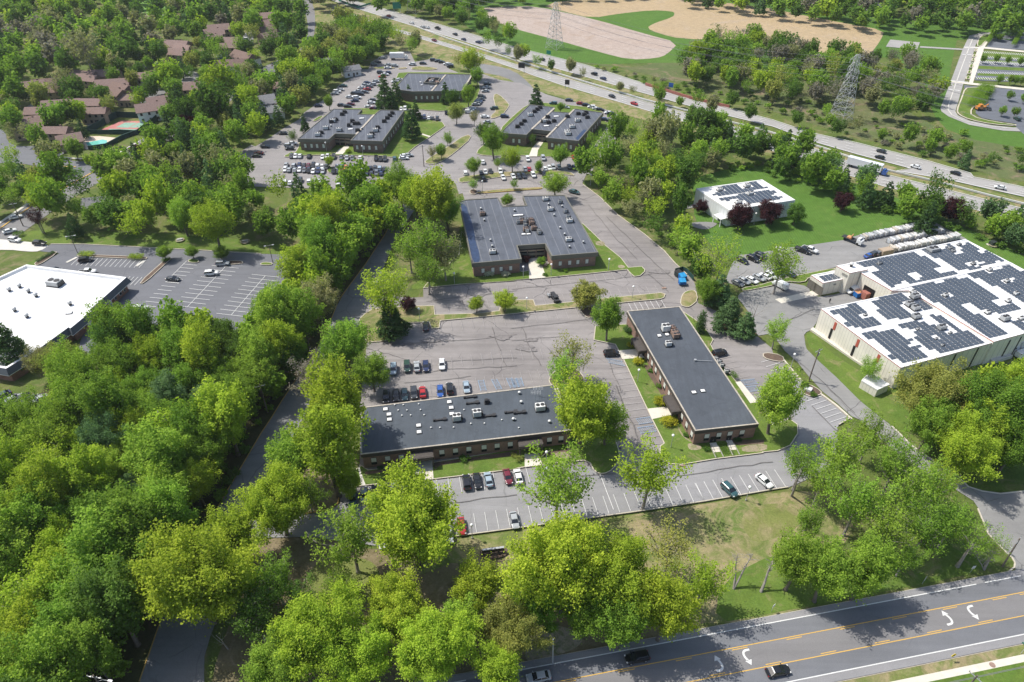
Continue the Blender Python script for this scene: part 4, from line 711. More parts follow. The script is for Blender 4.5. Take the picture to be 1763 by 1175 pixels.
# pale worn strips where the wings meet the link roof
for t, o, z, h, segs in ((tD, oD, 'k3', HD, ((905,225,722,425), )), (tE, oE, 'k4', HD, ((965,160,735,372), (1165,172,885,455))), (tF, oF, 'k5', 6.0, ((1335,408,1190,575), (1600,412,1510,560)))):
    mb = MB()
    for s in segs: q = Z(z, *s); a, b2 = P(*q[0], h)-o, P(*q[1], h)-o; strip(mb, [(a.x, a.y), (b2.x, b2.y)], .9, h+.24)
    mb.build('roof_joint', 'roof_edge_worn', t)

# -- solar warehouse
tW = thing('warehouse', 'huge white roofed warehouse covered with solar panels at the right edge', 'warehouse', P(1600, 560, 0)); oW = Vector(tW.location); oW.z = 0; tW.location = oW
def solar(poly_px, h, holes=(), par=None, org=None, cell=(1.05, 1.75), ang=None):
    a = ang if ang is not None else WA; u = Vector((math.cos(a), math.sin(a), 0)); v = Vector((-u.y, u.x, 0))
    pl = [(q.dot(u), q.dot(v)) for q in W(poly_px, h)]; hl = [[(q.dot(u), q.dot(v)) for q in W(hh, h)] for hh in holes]
    def inside(x, y, pp):
        r = False; j = len(pp)-1
        for i in range(len(pp)):
            if (pp[i][1] > y) != (pp[j][1] > y) and x < (pp[j][0]-pp[i][0])*(y-pp[i][1])/(pp[j][1]-pp[i][1])+pp[i][0]: r = not r
            j = i
        return r
    x0, x1 = min(p[0] for p in pl), max(p[0] for p in pl); y0, y1 = min(p[1] for p in pl), max(p[1] for p in pl); mb = MB()
    nx, ny = int((x1-x0)/cell[1]), int((y1-y0)/cell[0])
    for i in range(nx+1):
        for j in range(ny+1):
            cx, cy = x0+(i+.5)*cell[1], y0+(j+.5)*cell[0]
            if inside(cx, cy, pl) and not any(inside(cx, cy, hh) for hh in hl):
                q = u*cx+v*cy-org; hw, hd = (cell[1]-.18)/2, (cell[0]-.22)/2; tilt = .13
                c4 = [q-u*hw-v*hd, q+u*hw-v*hd, q+u*hw+v*hd, q-u*hw+v*hd]; zz = [h+.12, h+.12, h+.12+tilt, h+.12+tilt]
                vs = [(c4[k].x, c4[k].y, zz[k]) for k in range(4)]+[(c4[k].x, c4[k].y, zz[k]+.05) for k in range(4)]
                mb.add(vs, [(4,5,6,7)], 0); mb.add(vs, [(0,1,5,4), (1,2,6,5), (2,3,7,6), (3,0,4,7)], 1)
    mb.build('solar_array', ['solar', 'metal_grey'], par)
HW1, HW2 = 7.5, 8.1
w1 = ccw(W(Z('n4', 195,730, 870,590, 1525,990)+PX(1550.5,634.4), HW1)); WA = math.atan2(*(P(*Z('n4', 870,590)[0], HW1)-P(*Z('n4', 195,730)[0], HW1)).yx)
def block(px, h, wall='panel_cream', name='block', trim=True, roofm='roof_white', z0=0):
    poly = ccw(loc2(W(px, h), oW)); mb = MB(); mb.prism(offset(poly, .03), z0, h-.01); b_ = mb.build('wall', wall, tW)
    mb = MB(); mb.flat([(p.x, p.y) for p in offset(poly, .35)], h+.004, 0); n = len(poly); inn = offset(poly, .4)
    for i in range(n):
        a, b2, c, d2 = poly[i], poly[(i+1)%n], inn[(i+1)%n], inn[i]
        mb.add([(a.x,a.y,h-.02), (b2.x,b2.y,h-.02), (b2.x,b2.y,h+.2), (a.x,a.y,h+.2), (d2.x,d2.y,h-.1), (c.x,c.y,h-.1), (c.x,c.y,h+.2), (d2.x,d2.y,h+.2)], [(0,1,2,3)], 1); mb.add([(a.x,a.y,h+.2), (b2.x,b2.y,h+.2), (c.x,c.y,h+.2), (d2.x,d2.y,h+.2)], [(0,1,2,3)], 0)
        mb.add([(d2.x,d2.y,h-.1), (c.x,c.y,h-.1), (c.x,c.y,h+.2), (d2.x,d2.y,h+.2)], [(1,0,3,2)], 0)
    mb.build('roof', [roofm, 'trim_red'], tW); return poly
K1 = block(Z('n4', 195,730, 870,590, 1525,990)+PX(1550.5,634.4), HW1)
K2 = block(Z('n4', 870,588, 740,592, 1660,372, 2250,700, 1745,925, 1527,985), HW2, roofm='roof_white')
K3 = block(Z('n4', 505,455, 740,590, 1658,373, 1308,192, 318,398, 420,455, 525,432), 7.2)
K4 = block(Z('n4', 312,398, 418,455, 560,425, 450,372), 7.9)
K5 = block(Z('n4', 115,470, 210,532, 418,490, 430,430, 310,432), 4.7)
WP = Z('n4', 450,385, 910,285, 1115,390, 1060,430, 1130,455, 1200,440, 1240,455, 880,537, 830,520, 760,558, 735,560, 570,450, 660,430, 590,395, 500,415)
solar(WP, 7.2, [Z('n4', 860,465, 920,450, 985,485, 930,502)], tW, oW)
solar(Z('n4', 970,275, 1030,262, 1100,290, 1180,232, 1235,250, 1200,290, 1240,312, 1290,290, 1255,240, 1330,220, 1440,270, 1625,365, 1550,362, 1500,385, 1370,427, 1300,415, 1275,440), 7.2, [Z('n4', 1305,370, 1395,348, 1460,380, 1370,408), Z('n4', 1400,285, 1430,278, 1450,290, 1420,297)], tW, oW)
solar(Z('n4', 890,560, 1060,515, 1100,537, 1160,495, 1310,490, 1560,640, 1520,670, 1585,712, 1670,688, 1750,728, 1565,775, 1430,728, 1395,762, 1655,915, 1500,955, 1270,800), HW2, [Z('n4', 1120,620, 1170,605, 1210,635, 1160,650), Z('n4', 1265,700, 1330,690, 1432,745, 1370,772)], tW, oW)
solar(Z('n4', 1320,460, 1460,430, 1500,452, 1560,422, 1640,385, 1762,445, 2000,580, 1950,690, 1762,680, 1550,560, 1430,510), HW2, [Z('n4', 1575,512, 1650,490, 1692,505, 1620,535)], tW, oW); solar(Z('n4', 1660,835, 1710,820, 1850,900, 1800,925), HW2, [], tW, oW)
solar(Z('n4', 255,742, 465,690, 555,750, 500,780, 540,802, 580,780, 682,842, 510,885, 375,850, 375,810), HW1, [], tW, oW); solar(Z('n4', 545,670, 810,612, 895,662, 780,700, 900,792, 720,812, 620,745, 650,730), HW1, [], tW, oW); solar(Z('n4', 920,690, 985,670, 1052,718, 990,742), HW1, [], tW, oW)
solar(Z('n4', 778,850, 880,822, 1010,830, 1180,930, 1250,912, 1170,860, 1005,792, 1080,770, 1465,988, 1100,1078, 950,980, 880,900), HW1, [Z('n4', 900,880, 950,880, 950,905, 910,905), Z('n4', 1040,945, 1080,935, 1110,960, 1070,972)], tW, oW)
solar(Z('n4', 495,915, 620,885, 665,908, 750,885, 905,980, 855,1000, 880,1012, 935,1008, 1035,1092, 815,1152, 700,1080, 740,1065, 690,1035), HW1, [], tW, oW); solar(Z('n4', 175,482, 290,450, 352,485, 228,517), 4.7, [], tW, oW)
U(tW, oW, 'n4', HW1, 925,720, 880,690, 930,785, 1125,870, d=(2.1,1.6,1.1), ang=WA, mat='metal_grey'); U(tW, oW, 'n4', HW2, 1615,800, 920,630, d=(2.2,1.7,1.2), ang=WA, mat='metal_grey'); U(tW, oW, 'n4', 7.2, 1060,268, d=(3.5,2.6,1), ang=WA, mat='metal_grey')
U(tW, oW, 'n4', 7.2, 1190,258, 1215,280, 1260,232, 645,378, 1370,378, d=(1.0,.8,.6), ang=WA, mat='metal_grey'); U(tW, oW, 'n4', HW2, 905,595, 1155,622, 1495,425, 1630,512, 1480,755, 1640,665, 1700,610, 1740,800, d=(1.1,1.0,.7), ang=WA, mat='metal_white'); U(tW, oW, 'n4', HW1, 535,775, 940,885, 1190,915, 1080,960, 1130,1010, d=(.6,.5,.35), ang=WA, mat='metal_white')
U(tW, oW, 'n4', 7.9, 432,385, d=(1.5,1.5,1.6), kind='vent', name='roof_vent', mat='metal_white')
def panel_on(px, z, w, h, name, mat, par=None, polys=None, dn=.05, org=None):
    best = None
    for pl in polys:
        e = find_edge(pl, px[0], px[1], z, org)
        if best is None or e[0] < best[0]: best = e
    d0, a, b2, s = best; d, n = wall_frame(a, b2); c = a+d*s+n*dn; mb = MB(); mb.box((c.x, c.y, z), (w, .12, h), math.atan2(d.y, d.x)); return mb.build(name, mat, par)
for q in Z('n4', 300,895, 465,1030, 650,1140): panel_on((q[0]+1.0, q[1]-8), 5.6, .9, 2.6, 'wall_stripe', 'trim_red', tW, [K1], .0, oW); panel_on((q[0], q[1]+3), 2.4, .8, 3.6, 'door', 'dark_opening', tW, [K1], .0, oW)
for q in Z('n4', 135,540, 185,575): panel_on(q, 1.8, 3.4, 3.2, 'garage_door', 'door_grey', tW, [K5], .02, oW)
for q in Z('n4', 560,545, 520,520, 620,580): panel_on(q, 2.4, 4.2, 4.0, 'loading_door', 'dark_opening', tW, [K3], .02, oW)
for q in Z('n4', 345,425, 392,458): panel_on(q, 6.6, 2.0, .8, 'vent_panel', 'fascia_concrete', tW, [K4], .02, oW)
for q in Z('n4', 300,537, 375,520): panel_on(q, 3.4, .9, .5, 'vent_panel', 'fascia_concrete', tW, [K5], .02, oW)
for q in Z('32', 1030,240, 1240,160, 1420,140): panel_on(q, 3.6, .5, 7.0, 'downpipe', 'metal_dark', tW, [K1], .02, oW)
for q in Z('32', 1595,60, 1690,55): panel_on(q, 3.6, .5, 7.0, 'downpipe', 'metal_dark', tW, [K2], .02, oW)
mb = MB(); pd = ccw(loc2(W(Z('32', 1530,150, 1640,105, 1690,125, 1560,165), 1.2), oW)); mb.prism(pd, 0, 1.2); mb.build('loading_dock', 'concrete_pale', tW)
mb = MB(); k = ccw(W(Z('n4', 130,880, 470,1110, 550,1175, 525,1180, 440,1125, 110,895))); mb.prism(loc2(k, oW), 0, .6); mb.build('plinth', 'concrete', tW)
# annex box
def simple_box(name, label, cat, top_px, h, wall, roofm, over=0, fh=.25, fas=None):
    t, o, r, wp = slab_building(name, label, cat, top_px, h, wall, fas or roofm, roofm, over, fh, .2, lip=.1); return t, o, r, wp
sb = simple_box('utility_shed', 'small white flat roofed outbuilding by the near corner of the solar warehouse', 'shed', Z('32', 665,295, 722,240, 858,322, 775,360), 2.6, 'panel_cream', 'roof_white', .05)
panel_on(Z('32', 720,325)[0], 1.2, 1.0, 2.0, 'door', 'wall_tan', sb[0], [sb[3]], .02, sb[1])
# small white building on the lawn
tV, oV, rV, wV = slab_building('warehouse', 'smaller white building with solar panels on the mown lawn, dark red trees at its front', 'warehouse', PX(1198,326, 1312,310.3, 1369,345.5, 1255.5,363), 6.6, 'panel_white', 'white_trim', 'roof_white_warm', .05, .5, .5, lip=.25)
WV = math.atan2(*(P(1312,310.3,6.6)-P(1198,326,6.6)).yx)
solar(Z('21', 1350,178, 1450,150, 1422,126, 1525,108, 1560,140, 1620,128, 1595,100, 1650,93, 1728,137, 1400,190), 6.6, [], tV, oV, ang=WV); solar(Z('21', 1395,205, 1730,145, 1762,152, 1790,165, 1760,185, 1850,200, 1602,242, 1530,205, 1440,225), 6.6, [Z('21', 1570,170, 1640,165, 1645,180, 1590,185)], tV, oV, ang=WV)
U(tV, oV, '21', 6.6, 1530,228, 1588,118, 1405,143, 1610,172, d=(2,1.4,.9), ang=WV, mat='metal_white')
pk = panel_on(Z('21', 1400,340)[0], 1.5, 2.4, 2.6, 'door', 'glass_dark', tV, [wV], .02, oV)
for q in Z('21', 1285,225): panel_on(q, 5, 2.0, .5, 'vent_panel', 'metal_grey', tV, [wV], .02, oV)
d0, a, b2, s = find_edge(wV, *Z('21', 1405,330)[0], 3, oV); d, n = wall_frame(a, b2); c = a+d*s+n*1.4; mb = MB(); ang = math.atan2(d.y, d.x); mb.box((c.x, c.y, 3.2), (4.4, 2.8, .25), ang)
for k in (-1, 1): e = c+n*1.2+d*k*2.0; mb.box((e.x, e.y, 1.55), (.25, .25, 3.1), ang)
mb.build('porch', 'white_trim', tV)
# -- bank-like brick building with a white roof at the left edge
HB_ = 5.2
bk = ccw(W(Z('n5', 268,205, 1290,335, 925,660, 940,675, 712,862, 690,852, 425,1045, 60,1270, -1500,1000), HB_)); ob = sum((Vector((p.x, p.y, 0)) for p in bk), Vector())/len(bk)
tK = thing('retail_building', 'brick building with bright white membrane roof and dark mansard edge at the left', 'building', ob); bl = loc2(bk, ob); n = len(bl)
mb = MB(); mb.prism(offset(bl, .8), 0, HB_-1.4); bw = mb.build('wall', 'brick_red', tK); wpK = offset(bl, .8)
mb = MB(); top = offset(bl, .25); low = offset(bl, -.45); inn = offset(bl, 1.0); inn2 = offset(bl, 1.35)
for i in range(n):
    j = (i+1) % n
    mb.add([(low[i].x,low[i].y,HB_-1.9), (low[j].x,low[j].y,HB_-1.9), (top[j].x,top[j].y,HB_), (top[i].x,top[i].y,HB_)], [(0,1,2,3)], 1)
    mb.add([(low[i].x,low[i].y,HB_-2.1), (low[j].x,low[j].y,HB_-2.1), (low[j].x,low[j].y,HB_-1.9), (low[i].x,low[i].y,HB_-1.9)], [(0,1,2,3)], 2)
    mb.add([(top[i].x,top[i].y,HB_), (top[j].x,top[j].y,HB_), (inn[j].x,inn[j].y,HB_), (inn[i].x,inn[i].y,HB_)], [(0,1,2,3)], 0)
    mb.add([(inn[i].x,inn[i].y,HB_), (inn[j].x,inn[j].y,HB_), (inn2[j].x,inn2[j].y,HB_-.8), (inn2[i].x,inn2[i].y,HB_-.8)], [(0,1,2,3)], 0)
mb.flat([(p.x, p.y) for p in low][::-1], HB_-2.1, 2); mb.flat([(p.x, p.y) for p in inn2], HB_-.8, 0); mb.build('roof', ['roof_white', 'fascia_grey', 'white_trim'], tK)
for q in Z('n5', 1285,465, 1235,502, 1185,548, 1060,655, 1005,700): 
    d0, a, b2, s = find_edge(wpK, *q, 1.8, ob); add_window(tK, a, b2, s, 1.9, .9, 1.5, blind=0, frame='white_trim')
for q in Z('n5', 1130,605, 880,810): panel_on(q, 1.5, 1.6, 2.8, 'door', 'white_trim', tK, [wpK], .05, ob)
U(tK, ob, 'n5', HB_-.8, 555,395, d=(4.2,3,1.5), ang=R(-12), mat='metal_grey'); U(tK, ob, 'n5', HB_-.8, 195,425, 90,462, 285,475, 360,518, 145,665, 268,728, 705,602, d=(1.6,1.5,1.3), kind='vent', name='roof_vent', mat='metal_grey'); U(tK, ob, 'n5', HB_-.8, 700,700, d=(1.8,1.2,.3), kind='sky', name='skylight', mat='skylight')
# -- pitched roof houses
def house(label, px, L, Wd, h, ang, wall, roofm, group=None, name='house', rise=None, wins=4, storeys=2, hip=False):
    q = P(*px, h+1); t = thing(name, label, 'house', (q.x, q.y, 0), R(ang), group); rise = rise or Wd*.28
    mb = MB(); mb.box((0,0,h/2), (L, Wd, h), 0); x, y = L/2, Wd/2
    mb.add([(-x,-y,h), (-x,y,h), (-x,0,h+rise)], [(0,2,1)]); mb.add([(x,-y,h), (x,y,h), (x,0,h+rise)], [(0,1,2)]); mb.build('wall', wall, t)
    mb = MB(); X, Y, z0, z1 = x+.4, y+.5, h-.15, h+rise+.12; hx = X-Wd*.45 if hip else X
    vs = [(-X,-Y,z0), (X,-Y,z0), (X,Y,z0), (-X,Y,z0), (-hx,0,z1), (hx,0,z1), (-X,-Y,z0+.2), (X,-Y,z0+.2), (X,Y,z0+.2), (-X,Y,z0+.2), (-hx,0,z1+.2), (hx,0,z1+.2)]
    mb.add(vs, [(6,7,11,10), (8,9,10,11), (0,1,7,6), (2,3,9,8), (9,6,10), (7,8,11), (0,6,9,3), (1,2,8,7), (3,2,1,0)]); r = mb.build('roof', roofm, t)
    mb = MB(); mb.box((L*.22, .6, h+rise), (.8, .7, 1.6)); mb.build('chimney', 'brick_dark', r)
    for s in range(storeys):
        for k in range(wins):
            xx = -x+L*(k+.5)/wins; mb = MB(); mb.box((xx, -y-.04, 1.5+s*2.7), (1.1, .12, 1.3)); f = mb.build('window', 'glass_dark', t)
    mb = MB(); mb.box((x*.1, -y-.05, 1.05), (1, .14, 2.1)); mb.build('door', 'fascia_dark', t); return t
HG = 'terraced houses in the estate at upper left'
hs = [('n3',800,275,16,11,20,'wall_tan','shingle_red','topmost brown roofed townhouse of the stepped row beside the dark court'),('n3',755,320,15,11,20,'wall_tan','shingle_red','second townhouse from the top in the stepped brown roofed row'),('n3',735,385,15,12,20,'wall_tan','shingle_red','third townhouse of the stepped brown roofed row, nearest the wood'),('n3',890,400,16,9,0,'wall_tan','shingle_red','low red roofed garage wing right of the stepped townhouses'),('n3',920,455,14,8,5,'wall_tan','shingle_red','small red roofed house below the low garage wing'),
 ('n3',1320,155,18,11,10,'wall_tan','shingle_red','farthest pinkish roofed townhouse near the curving road'),('n3',1350,215,15,10,35,'wall_tan','shingle_red','second pinkish roofed townhouse below the farthest one'),('n3',1300,285,15,10,45,'wall_tan','shingle_red','third pinkish roofed townhouse in the diagonal row'),('n3',1320,350,16,11,50,'wall_tan','shingle_red','lowest pinkish roofed townhouse of the diagonal row'),
 ('n3',380,440,18,11,-10,'wall_tan','shingle_red','red brown roofed townhouse at the edge of the bare grey trees'),('n3',450,475,15,10,-30,'wall_tan','shingle_red','townhouse with skylights beside the bare grey trees'),('n3',400,520,16,11,-10,'wall_tan','shingle_red','townhouse half hidden under the bare grey trees'),
 ('n3',1060,560,20,12,-38,'wall_white','shingle_brown','large white walled townhouse with dark brown roof, two storeys of windows'),('n3',930,635,22,11,12,'wall_white','shingle_brown','white gabled townhouse left of the dark roofed one'),('n3',770,700,15,10,12,'wall_white','shingle_brown','brown roofed townhouse nearest the court full of cars'),
 ('n3',510,865,20,11,10,'wall_tan','shingle_red','dark red roofed house between tall yellow trees'),('n3',60,770,18,11,0,'wall_cream','shingle_red','red roofed house alone beside the court entrance'),
 ('n2',1530,370,17,11,25,'wall_white','shingle_red','white walled house with brown roof right behind the tennis court'),('n2',1640,300,17,11,30,'wall_white','shingle_red','house next to the one behind the tennis court'),('n2',1230,175,16,11,-35,'wall_tan','shingle_brown','dark brown townhouse right of the carport roofs'),('n2',1180,215,14,10,-35,'wall_tan','shingle_brown','townhouse below the dark brown one'),('n2',1280,270,10,8,0,'wall_tan','shingle_red','small red roofed garage by the white parked cars'),
 ('n2',850,40,18,10,-15,'wall_tan','shingle_red','red roofed house among trees at the wood edge'),('n2',880,75,16,9,-15,'wall_tan','shingle_red','low red roofed house just below the wood edge house'),('n2',1065,30,17,10,5,'wall_tan','shingle_red','broad red roofed house near the middle court'),('n2',1480,60,16,10,0,'wall_cream','shingle_red','red roofed end house above the round green tree'),('n2',1140,120,20,9,12,'wall_tan','shingle_red','long terrace dotted with skylights'),
 ('n2',500,120,20,10,15,'wall_tan','shingle_brown','brown roofed house behind the tan blossoming tree'),('n2',560,190,17,9,5,'wall_tan','shingle_brown','brown house with deep shaded eaves'),('n2',330,140,14,9,20,'wall_tan','shingle_red','small red roofed house at the far left wood'),('n2',620,330,21,9,12,'wall_tan','shingle_red','terrace with many white skylights left of the yellow tree'),('n2',400,405,15,9,5,'wall_tan','shingle_red','low roofed house below the skylit terrace'),('n2',900,320,14,9,0,'wall_tan','shingle_red','red roof showing between two olive trees'),('n2',950,405,14,8,5,'wall_tan','shingle_red','low brown roof behind the yellow trees'),
 ('n2',280,540,15,12,25,'wall_tan','shingle_red','brown roofed house at the bend of the residential road'),('n2',400,500,14,11,20,'wall_tan','shingle_red','house beside the one at the road bend'),('n2',430,630,13,8,0,'wall_tan','shingle_red','low brown wing nearest the bend lawn'),('n2',560,600,14,8,0,'wall_tan','shingle_red','dark brown low house left of the clubhouse'),('n2',700,690,12,11,30,'wall_tan','shingle_red','brown pyramid roofed clubhouse by the swimming pool'),
 ('n3',1220,1010,17,12,25,'wall_white','shingle_grey','grey roofed detached house among dark evergreens'),('n3',1450,855,14,9,10,'wall_white','shingle_red','detached house with orange roof among evergreens'),('n3',1340,1095,13,9,15,'wall_white','shingle_grey','low grey garage below the grey roofed house'),('n3',1310,700,12,8,30,'wall_white','shingle_grey','narrow white gabled house between dark evergreens'),
 ('01',655,215,12,9,15,'wall_white','shingle_grey','small white cottage in the trees above the bank car park'),('10',470,410,14,9,30,'wall_white','shingle_grey','pale house roof just left of the box truck car park'),('10',640,455,12,7,30,'wall_white','shingle_grey','green grey shed roof beside the box truck car park'),('30',755,25,16,10,70,'wall_white','shingle_grey','white farmhouse in the far wood above the fields')]
for z, x, y, L, Wd, ang, wl, rf, lb in hs:
    house(lb, Z(z, x, y)[0], L*.84, Wd*.84, 5.2 if L > 13 else 3.6, ang, wl, rf, HG if rf in ('shingle_red', 'shingle_brown') and z != 'k' else None, wins=4 if L > 13 else 2, storeys=2 if L > 13 else 1, name='house')
# ================================================================ vehicles
ORD = ['first', 'second', 'third', 'fourth', 'fifth', 'sixth', 'seventh', 'eighth', 'ninth', 'tenth', 'eleventh', 'twelfth', 'thirteenth', 'fourteenth', 'fifteenth', 'sixteenth']
CC = dict(w=('white', (.70,.71,.70)), s=('silver', (.36,.38,.39)), g=('grey', (.13,.14,.15)), k=('black', (.012,.013,.015)), d=('dark grey', (.04,.045,.05)), n=('navy blue', (.018,.03,.085)), b=('blue', (.025,.09,.32)), r=('red', (.38,.02,.02)),
          m=('maroon', (.15,.018,.03)), t=('dark teal', (.035,.09,.10)), l=('pale blue', (.30,.38,.44)), o=('orange', (.55,.16,.05)), e=('dark green', (.025,.06,.045)), a=('tan', (.40,.33,.24)))
def car_geo(kind):
    """stations (x, half width, sill, belt), cabin base/top outlines, wheels; x is forward"""
    if kind == 'sedan': return dict(L=[(-2.33,.70,.42,.78), (-2.2,.85,.28,.95), (-1.35,.90,.22,.99), (0,.91,.22,.96), (1.05,.90,.22,.93), (1.95,.86,.25,.80), (2.3,.70,.38,.62)], cab=(-1.85,1.15,-1.15,.30,.97,1.42,.83,.64), wx=(-1.4,1.42), wr=.33)
    if kind == 'suv': return dict(L=[(-2.3,.78,.45,1.0), (-2.2,.89,.32,1.12), (-1.2,.94,.28,1.14), (0,.94,.28,1.10), (1.15,.93,.28,1.08), (2.0,.89,.32,.98), (2.32,.74,.42,.76)], cab=(-2.15,1.25,-1.85,.40,1.1,1.70,.87,.70), wx=(-1.4,1.42), wr=.37)
    if kind == 'pickup': return dict(L=[(-2.85,.88,.5,1.05), (-2.7,.95,.42,1.1), (-.9,.96,.38,1.1), (.2,.96,.38,1.12), (1.4,.95,.38,1.12), (2.5,.92,.42,1.05), (2.85,.8,.5,.85)], cab=(-.75,1.55,-.6,.85,1.1,1.85,.88,.72), wx=(-1.75,1.8), wr=.4, bed=(-2.7,-.85))
    return dict(L=[(-2.7,.95,.5,2.1), (-2.6,1.0,.4,2.25), (0,1.0,.38,2.3), (1.1,.98,.38,2.2), (1.75,.96,.4,1.35), (2.6,.92,.42,1.05), (2.75,.8,.5,.8)], cab=(.9,1.95,.95,1.25,1.3,2.05,.93,.84), wx=(-1.7,1.8), wr=.38)
def car_meshes(kind, color):
    g = car_geo(kind); body = MB(); st = g['L']
    prof = lambda x, w_, zl, zb: [(x,-w_*.92,zl), (x,-w_,zl+.12), (x,-w_,(zl+zb)*.55), (x,-w_*.93,zb-.03), (x,-w_*.80,zb+.02), (x,w_*.80,zb+.02), (x,w_*.93,zb-.03), (x,w_,(zl+zb)*.55), (x,w_,zl+.12), (x,w_*.92,zl)]
    vs = sum((prof(*q) for q in st), []); n = 10; fs = []
    for i in range(len(st)-1):
        for k in range(n): fs.append((i*n+k, i*n+(k+1)%n, (i+1)*n+(k+1)%n, (i+1)*n+k))
    fs += [tuple(range(n-1,-1,-1)), tuple((len(st)-1)*n+k for k in range(n))]; body.add(vs, fs, 0)
    b0, b1, t0, t1, zb, zt, wb, wt = g['cab']; gl = MB()
    q = [(b0,-wb,zb), (b1,-wb,zb), (b1,wb,zb), (b0,wb,zb), (t0,-wt,zt-.05), (t1,-wt,zt-.05), (t1,wt,zt-.05), (t0,wt,zt-.05)]
    gl.add(q, [(4,5,6,7), (0,1,5,4), (1,2,6,5), (2,3,7,6), (3,0,4,7)], 0)
    e = .05; body.add([(t0-e,-wt-e,zt-.06), (t1+e,-wt-e,zt-.06), (t1+e,wt+e,zt-.06), (t0-e,wt+e,zt-.06), (t0+.12,-wt+.08,zt+.02), (t1-.12,-wt+.08,zt+.02), (t1-.12,wt-.08,zt+.02), (t0+.12,wt-.08,zt+.02)], [(4,5,6,7), (0,1,5,4), (1,2,6,5), (2,3,7,6), (3,0,4,7)], 0)
    for s in (-1, 1):                                   # pillars and a mid post
        for xb, xt in ((b0, t0), (b1, t1), ((b0+b1)/2, (t0+t1)/2)): body.tube([(xb, s*wb, zb), (xt, s*(wt+.01), zt-.04)], .045, 4, 0)
        body.box((b1-.25, s*(wb+.16), zb+.08), (.16, .2, .13), 0, 0)
    if 'bed' in g:
        x0, x1 = g['bed']; body.box(((x0+x1)/2, 0, 1.12), (x1-x0-.15, 1.5, .06), 0, 1)
        for s in (-1, 1): body.box(((x0+x1)/2, s*.87, 1.15), (x1-x0, .12, .16), 0, 0)
    wheels = []
    for x in g['wx']:
        for s in (-1, 1):
            m_ = MB(); y = s*(st[3][1]-.08); m_.tube([(x, y-.11, g['wr']), (x, y+.11, g['wr'])], g['wr'], 12, 0); m_.tube([(x, y+s*.1, g['wr']), (x, y+s*.125, g['wr'])], g['wr']*.6, 10, 1); wheels.append(m_)
    lights = []
    for s in (-1, 1):
        m_ = MB(); m_.box((st[-2][0]+.16, s*st[-2][1]*.78, st[-2][3]-.12), (.3, .3, .13)); lights.append(('headlight', m_, 'lamp_clear'))
        m_ = MB(); m_.box((st[1][0]-.05, s*st[1][1]*.82, st[1][3]-.16), (.18, .24, .16)); lights.append(('tail_light', m_, 'lamp_red'))
    return body, gl, wheels, lights
PROTO = {}
def far_mesh(kind):
    if ('far', kind) not in PROTO:
        b_, g_, w_, l_ = car_meshes(kind, None); m_ = MB()
        m_.v = list(b_.v); m_.f = list(b_.f); m_.mi = [0 if i == 0 else 2 for i in b_.mi]; m_.add(g_.v, g_.f, 1)
        for x in w_: m_.add(x.v, x.f, 2)
        PROTO['far', kind] = m_.mesh(kind+'_far', ['car_paint', 'car_glass', 'rubber'])
    return PROTO['far', kind]
def near_proto(kind):
    if kind not in PROTO:
        b_, g_, w_, l_ = car_meshes(kind, None)
        PROTO[kind] = [('body', b_.mesh('body', ['car_paint', 'metal_dark'])), ('windows', g_.mesh('windows', 'car_glass'))]+[('wheel', x.mesh('wheel', ['rubber', 'rim'], True)) for x in w_]+[(nm, x.mesh(nm, mt)) for nm, x, mt in l_]
    return PROTO[kind]
KN = dict(sedan='sedan', suv='suv', pickup='pickup truck', van='van'); NAMES = dict(sedan='parked_car', suv='parked_suv', pickup='pickup_truck', van='van')
PENDING = []
def place_car(q, color, kind, ang, where, group, near=False, driving=False, label=None):
    p = P(q[0], q[1], .75); nm = NAMES[kind] if not driving else NAMES[kind].replace('parked_', 'moving_'); col = (*CC[color][1], 1); rz = R(ang); zb = ROADZ
    if near:
        o = bpy.data.objects.new(nm, None); COL.objects.link(o)
        for a, me in near_proto(kind): c = bpy.data.objects.new(a, me); COL.objects.link(c); c.parent = o; c.color = col
    else: o = bpy.data.objects.new(nm, far_mesh(kind)); COL.objects.link(o)
    o.color = col; o.location = (p.x, p.y, zb); o.rotation_euler = (0, 0, rz); o.scale = (1,1,1) if near else (.94,.94,.94); o['category'] = 'van' if kind == 'van' else 'pickup truck' if kind == 'pickup' else 'car'
    if label: o['label'] = label
    else: PENDING.append((q[0], o, CC[color][0]+' '+KN[kind], where, group))
    o['group'] = group
    return o
ROADZ = KZ+.004
KM = {'': 'sedan', 'u': 'suv', 'p': 'pickup', 'v': 'van'}
def row(z, ang, where, group, data, near=False, driving=False, jit=2.0):
    rg = random.Random(where)
    for it in data.split():
        x, y, c = it.split(','); kind = KM[c[1:]]
        if kind == 'sedan' and len(c) == 1 and rg.random() < .38 and not near: kind = 'suv'
        place_car(Z(z, float(x), float(y))[0], c[0], kind, ang+rg.uniform(-jit, jit)+(180 if rg.random() < .4 and not driving else 0), where, group, near, driving)
gS = 'cars in the car park in front of the long low office'
row('12', -80, 'in the front row before the long low office', gS, '1423,985,ku 1495,975,k 1570,965,l 1700,947,m 657,1090,t 733,1068,s 808,1062,du 940,1025,w 1025,1003,d 1100,995,k', True)
row('22', -80, 'in the front row before the long low office, right of its second walk', gS, '48,945,w 245,915,s', True)
row('13', -80, 'in the lower row by the dry grass, near car park', gS, '1388,125,r 1305,182,s 860,220,w 970,213,s 1745,85,s', True); row('22', -62, 'in the lower row by the dry grass, right of the big yellow tree', gS, '1470,1035,tu', True); row('22', -60, 'in the lower row near the right end', gS, '1705,975,w', True)
gN = 'cars in the large car park behind the long low office'
row('12', -83, 'in the upper row of the large half empty car park', gN, '930,222,lu 1022,205,eu 1087,203,s 1148,200,n 1257,188,w', True)
